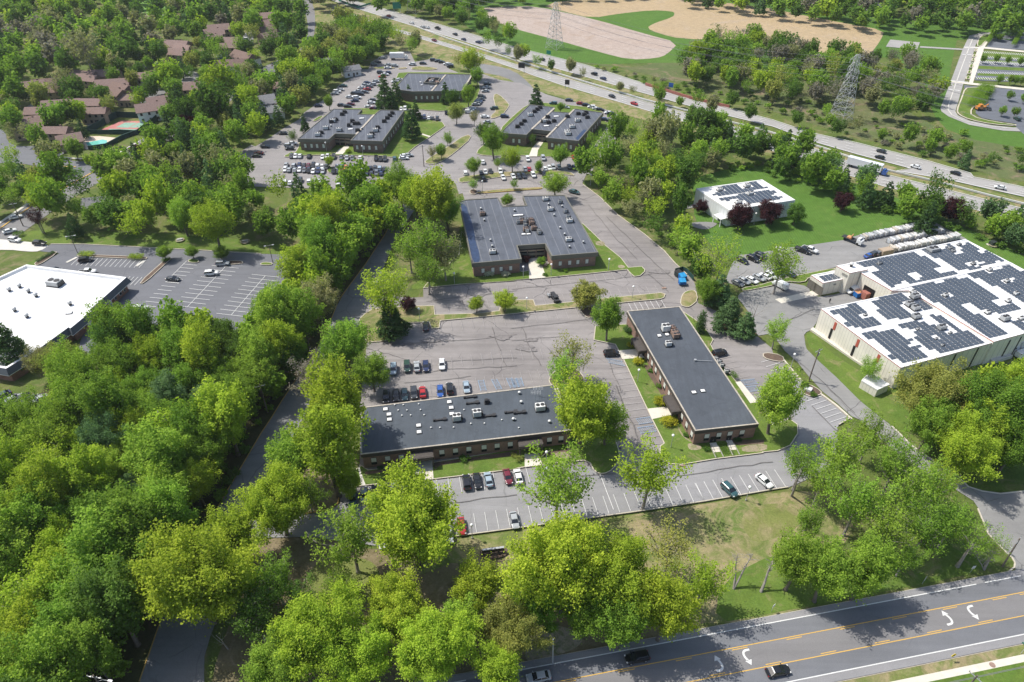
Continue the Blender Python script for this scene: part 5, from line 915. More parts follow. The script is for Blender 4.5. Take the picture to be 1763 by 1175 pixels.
row('12', -82, 'in the row against the back of the long low office', gN, '882,410,ku 947,398,k 1005,393,t 1068,383,du 1127,375,r 1245,370,b 1310,353,ku 1422,343,l', True)
place_car(Z('11', 1148,1068)[0], 'd', 'sedan', 97, '', gN, True, label='lone dark grey car at the top left corner bay of the large car park'); place_car(Z('22', 675,115)[0], 'k', 'suv', 6, '', gN, True, label='lone black car in the bay at the narrow brick office walk'); place_car(Z('22', 1405,112)[0], 'k', 'suv', 18, '', gN, True, label='black car at the far side of the narrow brick office'); place_car(Z('21', 425,160)[0], 't', 'sedan', -28, '', gN, True, label='dark teal car driving on the wide aisle behind the court office', driving=True)
gY = 'vehicles in the service yard of the solar warehouse'
row('k2', -52, 'in the row on the grass strip edge of the warehouse yard', gY, '530,635,g 593,612,s 672,605,w 742,580,s 805,567,w 865,560,wu 945,530,n 1010,510,s 1055,545,n', True); row('k2', -50, 'in the dark row on the far lawn edge of the warehouse yard', gY, '575,405,k 682,388,ku 735,372,ku 765,350,d', True)
place_car(Z('k2', 958,662)[0], 'w', 'van', 128, '', gY, True, label='white van parked askew below the grass strip by the concrete apron'); place_car(Z('k2', 975,300)[0], 'w', 'sedan', -40, '', gY, True, label='white car behind the light green tree in the warehouse yard'); place_car(Z('k2', 1185,305)[0], 'k', 'pickup', -40, '', gY, True, label='black pickup truck beside a white one at the lawn edge of the yard'); place_car(Z('k2', 1257,298)[0], 'w', 'pickup', -40, '', gY, True, label='white pickup truck right of the black pickup in the yard')
place_car(Z('n4', 568,318)[0], 'b', 'sedan', 30, '', gY, True, label='bright blue car behind the solar warehouse'); place_car(Z('n4', 612,305)[0], 'd', 'suv', 30, '', gY, True, label='dark car right of the bright blue one behind the solar warehouse'); place_car(Z('n4', 648,300)[0], 'g', 'suv', 30, '', gY, True, label='grey car by the tan container behind the solar warehouse'); place_car(Z('n4', 452,592)[0], 'w', 'van', 200, '', gY, True, label='white van at the warehouse loading recess')
gB = 'cars around the white roofed brick building'
for x, y, c, k, a, lb in ((105,330,'w','sedan',35,'white car on the town road at the left edge, farther of two'), (65,425,'w','sedan',38,'white car on the town road at the left edge, nearer of two'), (100,485,'w','suv',-12,'white car turning on the pale concrete driveway apron'), (268,508,'k','suv',-4,'black car on the pale driveway apron'), (578,620,'k','suv',20,'black car by the clipped yellow green hedge'), (370,692,'d','suv',5,'dark car half hidden behind the white roof edge, left of the white one'), (590,702,'w','pickup',8,'white pickup half hidden behind the white roof edge'),
    (1165,748,'d','sedan',-4,'dark grey car alone in the single row of the bank car park'), (1425,710,'w','suv',8,'white car in the middle double row of the bank car park'), (1500,645,'s','suv',4,'silver car at the mulch island of the bank car park'), (948,942,'w','sedan',2,'white car in the single row above the tree tops'), (930,968,'k','suv',2,'black car just below the white one above the tree tops')):
    place_car(Z('01', x, y)[0], c, k, a, '', gB, True, label=lb)
row('02', 48, 'in the small car park at the left edge', 'cars in the small car park at the left edge', '95,422,s 150,415,k 205,427,k 265,425,s 372,440,w 15,400,n', True)
rdang = math.degrees(math.atan2(RD.y, RD.x)); gM = 'cars on the main road at the bottom'
place_car(Z('23', 848,1012)[0], 'k', 'suv', rdang+180, '', gM, True, True, 'black car on the main road under the tree shadows'); place_car(Z('23', 185,1142)[0], 's', 'sedan', rdang+180, '', gM, True, True, 'silver green car on the main road at the bottom edge'); place_car(Z('33', 102,1102)[0], 'k', 'sedan', rdang, '', gM, True, True, 'black car in the near lane of the main road')
gD = 'cars in the crowded car park of the dark office with two wings'
row('k3', -84, 'along the kerb in front of the dark office with two wings', gD, '70,640,d 110,640,w 155,640,w 247,643,d 385,650,w 435,642,w 495,650,d 572,655,g 630,657,s 686,660,g 766,658,w 925,667,ku 970,670,k 1015,673,d 1113,670,tu'); row('k3', 5, 'at the right end of the dark office front lot', gD, '1205,662,w 1215,638,w 1252,632,s')
row('k3', -84, 'in the upper line of the crowded double row', gD, '15,735,s 95,740,s 148,733,n 196,735,d 240,740,m 290,738,ku 335,743,w 380,750,w 425,750,d 530,750,s 575,750,tu 622,757,o 670,758,s 720,757,d 772,760,e 820,765,k 868,767,ku 915,772,d 963,767,l 1010,772,d')
row('k3', -84, 'in the lower line of the crowded double row', gD, '5,775,w 47,780,s 102,783,s 152,778,w 200,782,g 245,788,ku 290,793,w 340,792,n 388,793,s 495,795,k 540,795,d 585,798,m 635,798,w 682,803,g 733,800,m 783,803,s 828,813,n 880,813,d 930,815,g 977,815,n')
row('k3', -82, 'on the tree side of the crowded car park', gD, '157,890,d 248,900,w 55,912,w 5,905,w 345,895,w 540,910,w 948,928,lu'); row('10', 0, 'in the small lot left of the dark office', gD, '65,990,d 22,1035,m 8,1052,d 185,900,d 422,713,n 225,985,s 250,968,w 230,1003,d')
gF = 'cars beside the farthest dark office'
row('k5', 4, 'in the slanting rows left of the farthest office', gF, '675,383,d 747,385,n 722,403,w 693,425,r 632,473,s 820,475,w 840,462,s 868,455,s 300,518,t 265,557,w 237,577,w 213,597,s 540,488,n 520,508,s 597,506,s 562,523,g 483,536,w 542,552,r 445,573,s 412,592,d 517,580,g 470,602,ku 365,630,w 440,638,w 415,667,n 375,703,m 343,725,k 280,712,d 590,663,d 583,688,w 557,730,w 607,745,m 650,745,n 47,718,n', jit=5)
row('k5', 2, 'in the far lot around the white box truck', gF, '690,237,s 650,278,d 610,300,g 750,305,s 820,317,s 750,335,w 995,300,w 1105,290,d 1210,257,d 1253,266,d 1295,278,k 1345,297,w 1378,306,s 1380,320,d 1000,300,s'); row('k5', 6, 'along the right wall of the farthest office', gF, '1745,535,s 1735,570,s 1700,632,d 1685,657,g 1662,682,n 1640,705,s 1600,750,w 1730,828,w 1755,500,d')
row('k5', -86, 'on the lawn between the two dark offices', gF, '1343,790,k 1085,835,n 1120,840,n 1165,843,w 1198,847,d 1250,855,k 885,752,w 925,752,w')
gE = 'cars around the dark office right of centre'
row('k4', -10, 'in the lot behind the dark office right of centre', gE, '955,110,t 1115,75,d 1230,107,r 1285,128,k 1342,147,w 1392,163,w 1430,172,k 1513,203,w 1543,210,k 1475,275,n 1080,150,s 1415,560,w'); row('k4', 0, 'beside the road left of the office right of centre', gE, '285,297,s 263,243,w 357,160,e 462,240,n 230,40,d 220,65,d 200,85,n 185,107,g 115,178,w 100,195,w')
row('k4', -84, 'against the front lawn of the office right of centre', gE, '697,672,w 853,663,s 1010,660,s 1160,655,r 1218,663,w 243,700,w'); row('k4', -82, 'in the row under the trees below the office right of centre', gE, '67,815,w 225,810,d 268,800,w 320,797,d 420,797,w 670,775,s 712,775,r 870,770,w 915,760,w 955,757,s 1010,750,s 1118,750,d 1168,757,d 800,765,s'); row('k4', -78, 'in the row just behind the court office', gE, '247,870,k 447,857,w 550,845,w 605,845,d 655,840,d 752,833,w 857,823,k')
gH = 'vehicles on the motorway'
def hdir(U, q):
    p = P(*q); b_ = min(range(len(U)-1), key=lambda i: ((U[i]+U[i+1])/2-p).length); d = U[b_+1]-U[b_]; return math.degrees(math.atan2(d.y, d.x))
for z, data, ln_nm in (('10', '375,15,w 675,40,d 660,35,s 898,108,r 1052,155,w 1127,183,s 1157,186,w 1227,193,kp 1345,232,k 1402,267,n 1500,285,n 1522,282,s', 'far'), ('20', '208,402,k 560,500,ku 620,530,n', 'far'), ('30', '800,1020,d 790,1062,k 1030,1125,w 1300,1168,k', 'far'), ('31', '1600,130,w', 'far'), ('10', '1205,273,m', 'near'), ('20', '830,700,r 680,650,k 995,745,w 1437,843,w', 'near')):
    for it in data.split():
        x, y, c = it.split(','); q = Z(z, float(x), float(y))[0]; place_car(q, c[0], KM[c[1:]], hdir(HN_U, q)+(180 if ln_nm == 'far' else 0), 'on the %s carriageway of the motorway' % ln_nm, gH, False, True)
for z, d_, w_ in (('n2', '1345,290,w 1340,320,l 1000,430,w 1025,440,s 870,485,w 440,345,w', 'in the middle court of the townhouses'), ('n3', '820,570,w 830,590,b 670,685,d 690,700,s 1070,400,w 735,610,k', 'in the upper court of the townhouses'), ('00', '750,500,s 560,120,w', 'in the upper left estate')):
    row(z, 20, w_, 'cars among the townhouses', d_)
row('n1', 90, 'in the far corner car park', 'cars in the far corner car park', '660,880,d 940,980,e')
def truck(name, label, q, ang, L, Wd, H, col, cab='w', group=None, cabin=True, flat=False):
    p = P(q[0], q[1], 1.2); t = thing(name, label, 'truck', (p.x, p.y, ROADZ), R(ang), group)
    mb = MB(); mb.box((L/2-.9, 0, 1.25), (1.9, Wd*.95, 1.5)); mb.box((L/2-1.25, 0, 2.2), (1.2, Wd*.9, .8), 0, 0, .85); o = mb.build('cab', 'car_paint', t); o.color = (*CC[cab][1], 1)
    mb = MB(); mb.box((L/2-.62, 0, 2.15), (.12, Wd*.75, .6)); mb.build('windscreen', 'car_glass', o)
    mb = MB(); mb.box((-.2, 0, .85), (L-.6, Wd*.5, .3)); mb.build('chassis', 'metal_dark', t)
    if not flat: mb = MB(); mb.box((-1.1, 0, 1.05+H/2), (L-2.4, Wd, H)); o = mb.build('cargo_box', 'car_paint', t); o.color = (*col, 1)
    else:
        mb = MB(); mb.box((-1.1, 0, 1.1), (L-2.4, Wd, .18)); mb.build('flatbed', 'metal_dark', t); mb = MB(); mb.box((-.4, 0, 1.9), (.2, Wd*.9, 1.5), .15); mb.box((-1.2, 0, 1.45), (1.4, Wd*.8, .5)); mb.build('plywood_load', 'plywood', t)
    for x in (L/2-1.3, -L/2+1.4, -L/2+2.6 if L > 9 else -L/2+1.4):
        for s in (-1, 1):
            mb = MB(); mb.tube([(x, s*Wd*.42-.13, .48), (x, s*Wd*.42+.13, .48)], .48, 12)
            if not (x == -L/2+1.4 and L <= 9 and s > 5): mb.build('wheel', 'rubber', t)
    return t
truck('box_truck', 'white box truck parked in the far car park before the wood', Z('k5', 862,235)[0], 0, 11, 2.5, 2.9, (.75,.75,.75)); truck('flatbed_truck', 'white flatbed truck with upright plywood at the head of the slab rows', Z('n4', 437,192)[0], -48, 7.5, 2.3, 2, (.7,.7,.7), flat=True)
truck('lorry', 'long white lorry with blue cab on the near carriageway behind the trees', Z('30', 700,1135)[0], hdir(HN_U, (1490, 290))+0, 17, 2.6, 3.1, (.72,.74,.76), 'b', gH); truck('box_truck', 'white truck backed up at the right edge of the solar warehouse', PX(1757,598)[0], 205, 9, 2.5, 2.8, (.72,.72,.7))
place_car(PX(1762,612)[0], 'w', 'van', 20, '', gY, True, label='white vehicle at the warehouse dock on the right edge of the picture')
# digger at the far corner
p = P(*Z('n1', 585,880)[0], 1); t = thing('digger', 'orange digger in the far corner car park', 'digger', (p.x, p.y, ROADZ), .1); mb = MB(); mb.box((0,0,1.3), (4.5,2.2,1.3)); mb.box((-.4,0,2.3), (1.6,1.8,1.3)); mb.build('body', 'digger_orange', t); mb = MB(); mb.tube([(1.8,0,1.6), (3.6,0,2.8), (4.9,0,.8)], .25, 6); mb.build('arm', 'digger_orange', t)
for x in (-1.4, 1.4):
    for s in (-1, 1): mb = MB(); mb.tube([(x, s*1.1-.2, .7), (x, s*1.1+.2, .7)], .7, 12); mb.build('wheel', 'rubber', t)
# low cart with a small trailer near the strip
p = P(*Z('m1', 545,655)[0], .6); t = thing('utility_vehicle', 'black open utility vehicle parked by the narrow grass strip', 'utility vehicle', (p.x, p.y, ROADZ), R(-74)); mb = MB(); mb.box((.3,0,.65), (3.6,1.7,.55)); mb.box((1.5,0,.95), (1.3,1.5,.3)); mb.box((-1.2,0,1.0), (1.2,1.6,.25)); mb.build('body', 'metal_dark', t)
mb = MB(); mb.box((.3,0,1.75), (1.6,1.5,.07)); [mb.tube([(x, y, .9), (x*.8+.05, y*.95, 1.75)], .04, 5) for x in (-.5, 1.2) for y in (-.7, .7)]; mb.build('roll_cage', 'metal_dark', t); mb = MB(); mb.box((.1,0,1.05), (.6,1.3,.5)); mb.build('seat', 'car_glass', t)
for x in (-1.2, 1.5):
    for s in (-1, 1): mb = MB(); mb.tube([(x, s*.85-.15, .38), (x, s*.85+.15, .38)], .38, 12); mb.build('wheel', 'rubber', t)
p = P(*Z('m1', 495,560)[0], .5); t = thing('utility_trailer', 'small black trailer behind the utility vehicle', 'trailer', (p.x, p.y, ROADZ), R(-74)); mb = MB(); mb.box((0,0,.6), (1.6,1.3,.5)); mb.tube([(.8,0,.45), (1.7,0,.45)], .05, 5); mb.build('tub', 'metal_dark', t)
for s in (-1, 1): mb = MB(); mb.tube([(0, s*.72-.08, .3), (0, s*.72+.08, .3)], .3, 10); mb.build('wheel', 'rubber', t)
p = P(*Z('m1', 410,580)[0], .5); t = thing('hand_mower', 'small grey and black mower left of the utility vehicle', 'mower', (p.x, p.y, ROADZ), R(-70)); mb = MB(); mb.box((0,0,.4), (1.4,.9,.35)); mb.sphere((.2,0,.7), .35, 0); mb.build('deck', 'metal_grey', t); mb = MB(); mb.tube([(-.6,-.3,.5), (-1.2,-.3,1.1), (-1.2,.3,1.1), (-.6,.3,.5)], .04, 5); mb.build('handle', 'metal_dark', t)
for x in (-.45,.5): mb = MB(); mb.tube([(x,-.5,.22), (x,.5,.22)], .22, 10); mb.build('wheel', 'rubber', t)
# ================================================================ street furniture and other things
def lamp_post(px, label, h=4.3, group='globe lamp posts of the office park'):
    p = P(*px); t = thing('lamp_post', label, 'lamp post', (p.x, p.y, .1), 0, group)
    mb = MB(); mb.tube([(0,0,0), (0,0,h)], [.09,.06], 8); mb.build('post', 'galvanised', t); mb = MB(); mb.tube([(0,0,0), (0,0,.35)], .22, 10); mb.build('base', 'fascia_concrete', t); mb = MB(); mb.sphere((0,0,h+.3), .36, 0, 12, 8); mb.tube([(0,0,h-.05),(0,0,h+.08)], .2, 8); mb.build('lamp_globe', 'globe', t, True)
LP = [('m4',155,265,'lamp post by the bare patch at the foot of the near car park'),('22',1582,1105,'lamp post on the dry lawn below the teal car'),('22',1075,755,'lamp post on the lawn at the near left corner of the narrow brick office'),('22',850,312,'lamp post on the long lawn strip beside the narrow brick office'),('22',235,868,'lamp post beside the second walk of the long low office'),('12',1035,925,'lamp post beside the first walk of the long low office'),
 ('11',1342,788,'lamp post on the shaded grass left of the court office'),('k1',710,1000,'lamp post just left of the court office walk'),('k1',990,975,'lamp post just right of the court office walk'),('k1',1570,920,'lamp post on the lawn right of the court office'),('21',105,958,'lamp post on the narrow grass strip under the utility vehicle'),('11',1108,1030,'lamp post on the grass beside the dark pine'),('21',815,880,'lamp post on the right end grass strip'),('31',-60,380,'lamp post at the warehouse yard hedge'),
 ('k4',1330,935,'lamp post on the grass edge of the wide aisle'),('k4',240,1000,'lamp post in the small kerbed strip behind the court office'),('k3',795,640,'lamp post in front of the right wing of the dark office'),('k3',428,605,'lamp post in front of the left wing of the dark office'),('m1',1610,85,'lamp post at the lawn edge above the round yellow tree'),('32',190,205,'lamp post beside the retaining kerb of the east bays')]
for z, x, y, lb in LP: lamp_post(Z(z, x, y)[0], lb)
def area_light(px, label, h=8, heads=2):
    p = P(*px); t = thing('area_light', label, 'car park light', (p.x, p.y, .05), R(20), 'twin headed lights of the bank car park'); mb = MB(); mb.tube([(0,0,0), (0,0,h)], [.12,.09], 8); mb.build('post', 'wood_pole', t)
    for s in (-1, 1)[:heads]: mb = MB(); mb.box((s*.8, 0, h), (1.3, .06, .08)); mb.box((s*1.3, 0, h), (.7, .4, .16)); mb.build('lamp_head', 'metal_grey', t)
area_light(Z('01', 525,575)[0], 'dark slender car park light at the left hedge end', 7); area_light(Z('11', 118,640)[0], 'car park light on the small island near the mid wood', 7)
def utility_pole(base, label, h=11, arm=True, ang=20, lamp=False, lean=(0,0), xf=False, cat='utility pole', top=False):
    p = P(base[0], base[1], h if top else 0); t = thing('utility_pole', label, cat, (p.x, p.y, 0), R(ang), None); mb = MB(); mb.tube([(0,0,0), (lean[0],lean[1],h)], [.2,.13], 8); mb.build('pole', 'wood_pole', t)
    if arm: mb = MB(); mb.box((lean[0], lean[1], h-.7), (2.6,.12,.14)); [mb.tube([(lean[0]+x, lean[1], h-.65), (lean[0]+x, lean[1], h-.35)], .06, 6) for x in (-1.2,-.5,.5,1.2)]; mb.build('crossarm', 'metal_grey', t)
    if xf: mb = MB(); mb.tube([(.35,0,h-2.4), (.35,0,h-1.4)], .28, 10); mb.build('transformer', 'metal_grey', t)
    if lamp: mb = MB(); mb.tube([(0,0,h-2), (1.3,0,h-1.2), (2.4,0,h-1.1)], .05, 6); mb.box((2.7,0,h-1.1), (.8,.3,.16)); mb.build('street_lamp', 'metal_grey', t)
    return Vector((p.x, p.y, h-.5))
up1 = utility_pole(Z('32', 310,300)[0], 'wooden utility pole by the warehouse driveway', 11.5, ang=30, xf=True)
UP = [utility_pole((1683,1163), 'utility pole with pale crossarms at the lower right corner', 9.5, ang=-60, top=True), utility_pole(Z('33', 1615,395)[0], 'dark pole leaning over the side road corner', 9, ang=40, lean=(.4,.3)), utility_pole((160,1163), 'utility pole with a white street lamp at the lower left edge', 13, ang=-8, lamp=True, top=True)]
for z, x, y, lb, lm in (('12',82,512,'grey pole in the wood edge left of the entrance drive',False), ('11',558,830,'pole with street lamp beside the entrance drive in the middle wood',True), ('11',752,560,'pole beside the entrance drive at its bend',False), ('01',158,392,'pole beside the two white cars on the town road',False), ('01',305,445,'pole leaning behind the reddish tree',False), ('n2',1260,1000,'tall pole where the residential road meets the town road',False), ('n2',770,1130,'pole beside the crosswalk of the town road',False), ('k3',1410,750,'tall pole at the lawn corner by the north entrance',False), ('01',410,90,'pole behind the yellow green trees by the town road',False), ('12',365,80,'pale pole in the wood near the parking lot corner',False)):
    UP.append(utility_pole(Z(z, x, y)[0], lb, 10, ang=25, lamp=lm))
def wire(a, b2, label, name='power_line', sag=1.2, r=.045):
    mb = MB(); pts = [a.lerp(b2, k/14)-Vector((0,0,4*sag*(k/14)*(1-k/14))) for k in range(15)]; mb.tube(pts, r, 4); tag(mb.build(name, 'wire'), label, 'power line', 'power lines')
a = UP[0]
for k, s in enumerate(('front', 'back')): wire(a+Vector((k*1.2,k*.4,0))-RD*60, a+Vector((k*1.2,k*.4,0))+RD*30, '%s pale wire strung along the lawn below the main road' % s, sag=.4)
mb = MB(); sp = Z('23', 240,970)[0]; p = P(*sp); t = thing('utility_pole', 'thin grey pole at the road edge beside the silver green car', 'utility pole', (p.x+1, p.y-2.5, 0)); mb.tube([(0,0,0), (-.2,0,9)], [.14,.09], 8); mb.build('pole', 'galvanised', t)
# transmission towers
def pylon(base, h, label, ang=35, wb=7):
    p = P(*base); t = thing('transmission_tower', label, 'transmission tower', (p.x, p.y, 0), R(ang), 'steel lattice transmission towers'); mb = MB(); r = .11
    wd = lambda z: wb*(1-z/h)**1.0*.5+.75
    L = [h*k/9 for k in range(10)]
    for sx in (-1, 1):
        for sy in (-1, 1): mb.tube([(sx*wd(z), sy*wd(z), z) for z in L], r, 4)
    mb.build('leg_frame', 'galvanised', t); mb = MB()
    for i in range(9):
        z0, z1 = L[i], L[i+1]; a0, a1 = wd(z0), wd(z1)
        for (x0,y0),(x1,y1) in (((-1,-1),(1,-1)), ((1,-1),(1,1)), ((1,1),(-1,1)), ((-1,1),(-1,-1))):
            mb.tube([(x0*a0,y0*a0,z0), (x1*a1,y1*a1,z1)], .065, 4); mb.tube([(x1*a0,y1*a0,z0), (x0*a1,y0*a1,z1)], .065, 4); mb.tube([(x0*a1,y0*a1,z1), (x1*a1,y1*a1,z1)], .09, 4)
    mb.build('bracing', 'galvanised', t)
    for z in (h*.72, h*.84, h*.95):
        mb = MB(); w_ = 5.5
        for s in (-1, 1):
            mb.tube([(s*wd(z), 0, z), (s*w_, 0, z+.3)], .1, 4); mb.tube([(s*wd(z+2), 0, z+2), (s*w_, 0, z+.3)], .1, 4); mb.tube([(s*w_,0,z+.3), (s*w_,0,z-1.3)], .12, 5)
        mb.build('crossarm', 'galvanised', t)
    return t
t1 = pylon((1446, 205), 31, 'large grey lattice transmission tower in the scrub beyond the motorway'); t2 = pylon((954.5, 83), 27, 'slim lattice transmission tower at the edge of the pinkish ploughed field', 55); t3 = pylon((714, 22), 25, 'distant lattice transmission tower beyond the motorway bridge', 60)
for k, z in enumerate((.72, .84, .95)):
    for s in (-1, 1):
        f = lambda t, h: Vector((t.location.x+s*5.5*math.cos(t.rotation_euler.z), t.location.y+s*5.5*math.sin(t.rotation_euler.z), h*z-1))
        A_, B_, C_ = f(t1, 31), f(t2, 27), f(t3, 25); lvl = ('lowest', 'middle', 'top')[k]; sd_ = ('left', 'right')[s > 0]
        wire(A_, B_, '%s %s wire between the large and the slim transmission tower' % (lvl, sd_), sag=6, r=.06); wire(B_, C_, '%s %s wire between the slim and the distant transmission tower' % (lvl, sd_), sag=4, r=.06); wire(A_, A_+(A_-B_)*1.1, '%s %s wire leaving the large transmission tower to the right' % (lvl, sd_), sag=6, r=.06)
# motorway barrier, signs, bridge rail
def rail(pts, label, name='guard_rail', h=.8, mat='galvanised', post=True, w_=.12, th=.35, cat='guard rail', group=None):
    pts = W(pts) if not isinstance(pts[0], Vector) else pts; t = thing(name, label, cat, (0,0,0), 0, group); mb = MB()
    for i in range(len(pts)-1):
        a, b2 = pts[i], pts[i+1]; c = (a+b2)/2; mb.box((c.x, c.y, h-th/2), ((b2-a).length, w_, th), math.atan2((b2-a).y, (b2-a).x))
    mb.build('rail', mat, t); mb = MB()
    for i in range(len(pts)-1):
        n = max(1, int((pts[i+1]-pts[i]).length/4))
        for k in range(n): q = pts[i].lerp(pts[i+1], k/n); mb.box((q.x, q.y, h/2), (.14,.14,h))
    if post: o = mb.build('post', mat, t); o['kind'] = 'stuff'
rail(Z('10', 1050,175, 1300,268, 1762,418)+Z('20', 0,405, 400,530, 900,680, 1480,832)+PX(1313,226, 1420,258, 1500,286)+Z('31', 800,12, 1180,100, 1520,190, 1762,250), 'pale steel barrier along the motorway median', h=1.0, mat='metal_white', th=.7, w_=.4)
rail(Z('20', 905,578, 1200,668, 1470,732), 'rusty brown wall along the far shoulder of the motorway', 'barrier_wall', h=1.6, mat='container_red', post=False, th=1.4, w_=.4, cat='barrier'); rail(Z('10', 790,30, 690,60, 560,10), 'green sided bridge parapet of the motorway', 'bridge_parapet', h=1.6, mat='sign_green', th=1.2, cat='bridge parapet')
def sign(base, label, w_, h_, zc, mat, ang=0, posts=1, name='road_sign', cat='sign', pz=None, panel2=None):
    p = P(*base); t = thing(name, label, cat, (p.x, p.y, 0), R(ang)); mb = MB(); mb.box((0,0,zc), (w_,.08,h_)); f = mb.build('sign_panel', mat, t)
    for k in range(posts): x = 0 if posts == 1 else (k/(posts-1)-.5)*w_*.8; mb = MB(); mb.tube([(x,.08,0), (x,.08,zc+h_/2)], .06 if posts == 1 else .12, 6); mb.build('post', 'galvanised', t)
    return t
sign(Z('10', 957,92)[0], 'large green motorway sign beside the tower wires', 6, 4.5, 5.5, 'sign_green', 10, 2); sign(Z('20', 252,388)[0], 'small green sign on the far shoulder', 3, 2.2, 3, 'sign_green', -30, 2); sign(Z('20', 1073,612)[0], 'blue sign on the far shoulder of the motorway', 2.6, 2.4, 3, 'sign_blue', -30, 1); sign(Z('20', 70,490)[0], 'grey backed sign at the near shoulder of the motorway', 4, 3, 4, 'metal_dark', -20, 2); sign(Z('20', 376,605)[0], 'dark sign back between the trees by the motorway', 2.6, 2.6, 4, 'metal_dark', -20, 2)
# small yellow diamond sign and green street name sign by the near sidewalk
p = P(*Z('m7', 380,690)[0]); t = thing('warning_sign', 'yellow warning sign on the verge by the sidewalk', 'sign', (p.x, p.y, 0), R(15)); mb = MB(); mb.v = []; mb.add([(-.62,0,2.1), (0,0,1.48), (.62,0,2.1), (0,0,2.72), (-.62,.05,2.1), (0,.05,1.48), (.62,.05,2.1), (0,.05,2.72)], [(0,1,2,3), (7,6,5,4), (0,4,5,1), (1,5,6,2), (2,6,7,3), (3,7,4,0)]); mb.build('sign_panel', 'sign_yellow', t); mb = MB(); mb.box((0,-.012,2.15), (.3,.01,.42)); mb.build('pictogram', 'metal_dark', t); mb = MB(); mb.tube([(0,.07,0), (0,.07,2.6)], .04, 6); mb.build('post', 'galvanised', t)
p = P(*Z('m7', 1690,560)[0]); t = thing('street_name_sign', 'green street name sign on a post at the right edge', 'sign', (p.x, p.y, 0), R(-40)); mb = MB(); mb.box((.2,0,3.2), (2.2,.05,.4)); mb.build('name_plate', 'sign_green', t); mb = MB(); mb.box((0,0,2.75), (.05,1.6,.32)); mb.build('name_plate', 'sign_green', t); mb = MB(); mb.tube([(0,0,0), (0,0,3.4)], .05, 6); mb.build('post', 'galvanised', t)
for z, x, y, lb, a in (('23', 850,855,'leaning white roadside sign in the shade under the big tree',70), ('33', 60,700,'small pale sign on the verge below the fallen shadow',40), ('33', 1075,515,'pale signpost on the green verge near the leaning pine',50), ('33', 1398,440,'small white sign between the two pine trunks',10), ('33', 1640,312,'white sign at the side road corner',-50)):
    p = P(*Z(z, x, y)[0]); t = thing('road_sign', lb, 'sign', (p.x, p.y, 0), R(a)); mb = MB(); mb.box((0,0,2.1), (.75,.05,.9)); mb.build('sign_panel', 'metal_white', t); mb = MB(); mb.tube([(0,.05,0), (0,.05,2.5)], .04, 6); mb.build('post', 'galvanised', t)
# long low sign board of the office park, on its gravel bed
a, b2 = P(*Z('m4', 370,600)[0]), P(*Z('m4', 790,545)[0]); d = b2-a; L = d.length; t = thing('sign_board', 'long low dark sign board on posts in a gravel bed on the lawn', 'sign', (a+b2)/2, math.atan2(d.y, d.x))
mb = MB(); mb.box((0,0,1.25), (L,.22,1.1)); mb.build('board', 'fascia_dark', t); mb = MB(); mb.box((0,0,1.86), (L+.2,.45,.12)); mb.build('cap', 'metal_grey', t)
for x in (-L/2, -L/5, L/4, L/2): mb = MB(); mb.box((x,0,.9), (.3,.34,1.8)); mb.build('post', 'fascia_dark', t)
# dumpsters
def dumpster(q, ang, body, lid, label):
    p = P(*q, .7); t = thing('dumpster', label, 'dumpster', (p.x, p.y, ROADZ), R(ang), 'dumpsters at the end of the wide aisle'); mb = MB(); mb.add([(-1.1,-.8,.15), (1.1,-.8,.15), (1.1,.7,.15), (-1.1,.7,.15), (-1.15,-1.05,1.35), (1.15,-1.05,1.35), (1.15,.85,1.75), (-1.15,.85,1.75)], [(3,2,1,0), (4,5,6,7), (0,1,5,4), (1,2,6,5), (2,3,7,6), (3,0,4,7)])
    for x in (-.6, .6): mb.box((x, -1.0, .75), (.12,.2,1.0))
    mb.build('bin', body, t)
    for s in (-1, 1): mb = MB(); mb.add([(s*.57-.54,-1.12,1.38), (s*.57+.54,-1.12,1.38), (s*.57+.54,.9,1.82), (s*.57-.54,.9,1.82), (s*.57-.54,-1.12,1.45), (s*.57+.54,-1.12,1.45), (s*.57+.54,.9,1.89), (s*.57-.54,.9,1.89)], [(3,2,1,0), (4,5,6,7), (0,1,5,4), (1,2,6,5), (2,3,7,6), (3,0,4,7)]); mb.build('lid', lid, t)
    mb = MB(); mb.box((0,-1.2,.95), (2.4,.14,.16)); mb.build('fork_sleeve', body, t)
dumpster(Z('m2', 555,390)[0], 35, 'dumpster_dark', 'metal_dark', 'dark green dumpster left of the two blue ones'); dumpster(Z('m2', 640,455)[0], 20, 'dumpster_blue', 'dumpster_lid', 'bright blue dumpster farther from the viewer'); dumpster(Z('m2', 635,560)[0], 4, 'dumpster_blue', 'dumpster_lid', 'bright blue dumpster nearer the viewer')
rail(Z('m2', 490,360, 640,320, 720,360, 810,460, 860,520), 'dark screen fence curving behind the dumpsters', 'screen_fence', h=1.9, mat='fence_green', th=1.7, w_=.1, cat='fence')
def container(q, ang, L, Wd, H, mat, label, name='skip_container', cat='container', open_=False):
    p = P(*q, H/2); t = thing(name, label, cat, (p.x, p.y, ROADZ), ang); mb = MB(); mb.box((0,0,H/2+.1), (L,Wd,H)); n = int(L/.7)
    for k in range(n+1):
        for s in (-1,1): mb.box((-L/2+L*k/n, s*(Wd/2+.04), H/2+.1), (.16,.1,H))
    mb.build('body', mat, t); mb = MB(); mb.box((0,0,H+.12), (L-.3,Wd-.3,.06)); mb.build('cover' if not open_ else 'load', mat if not open_ else 'plywood', t)
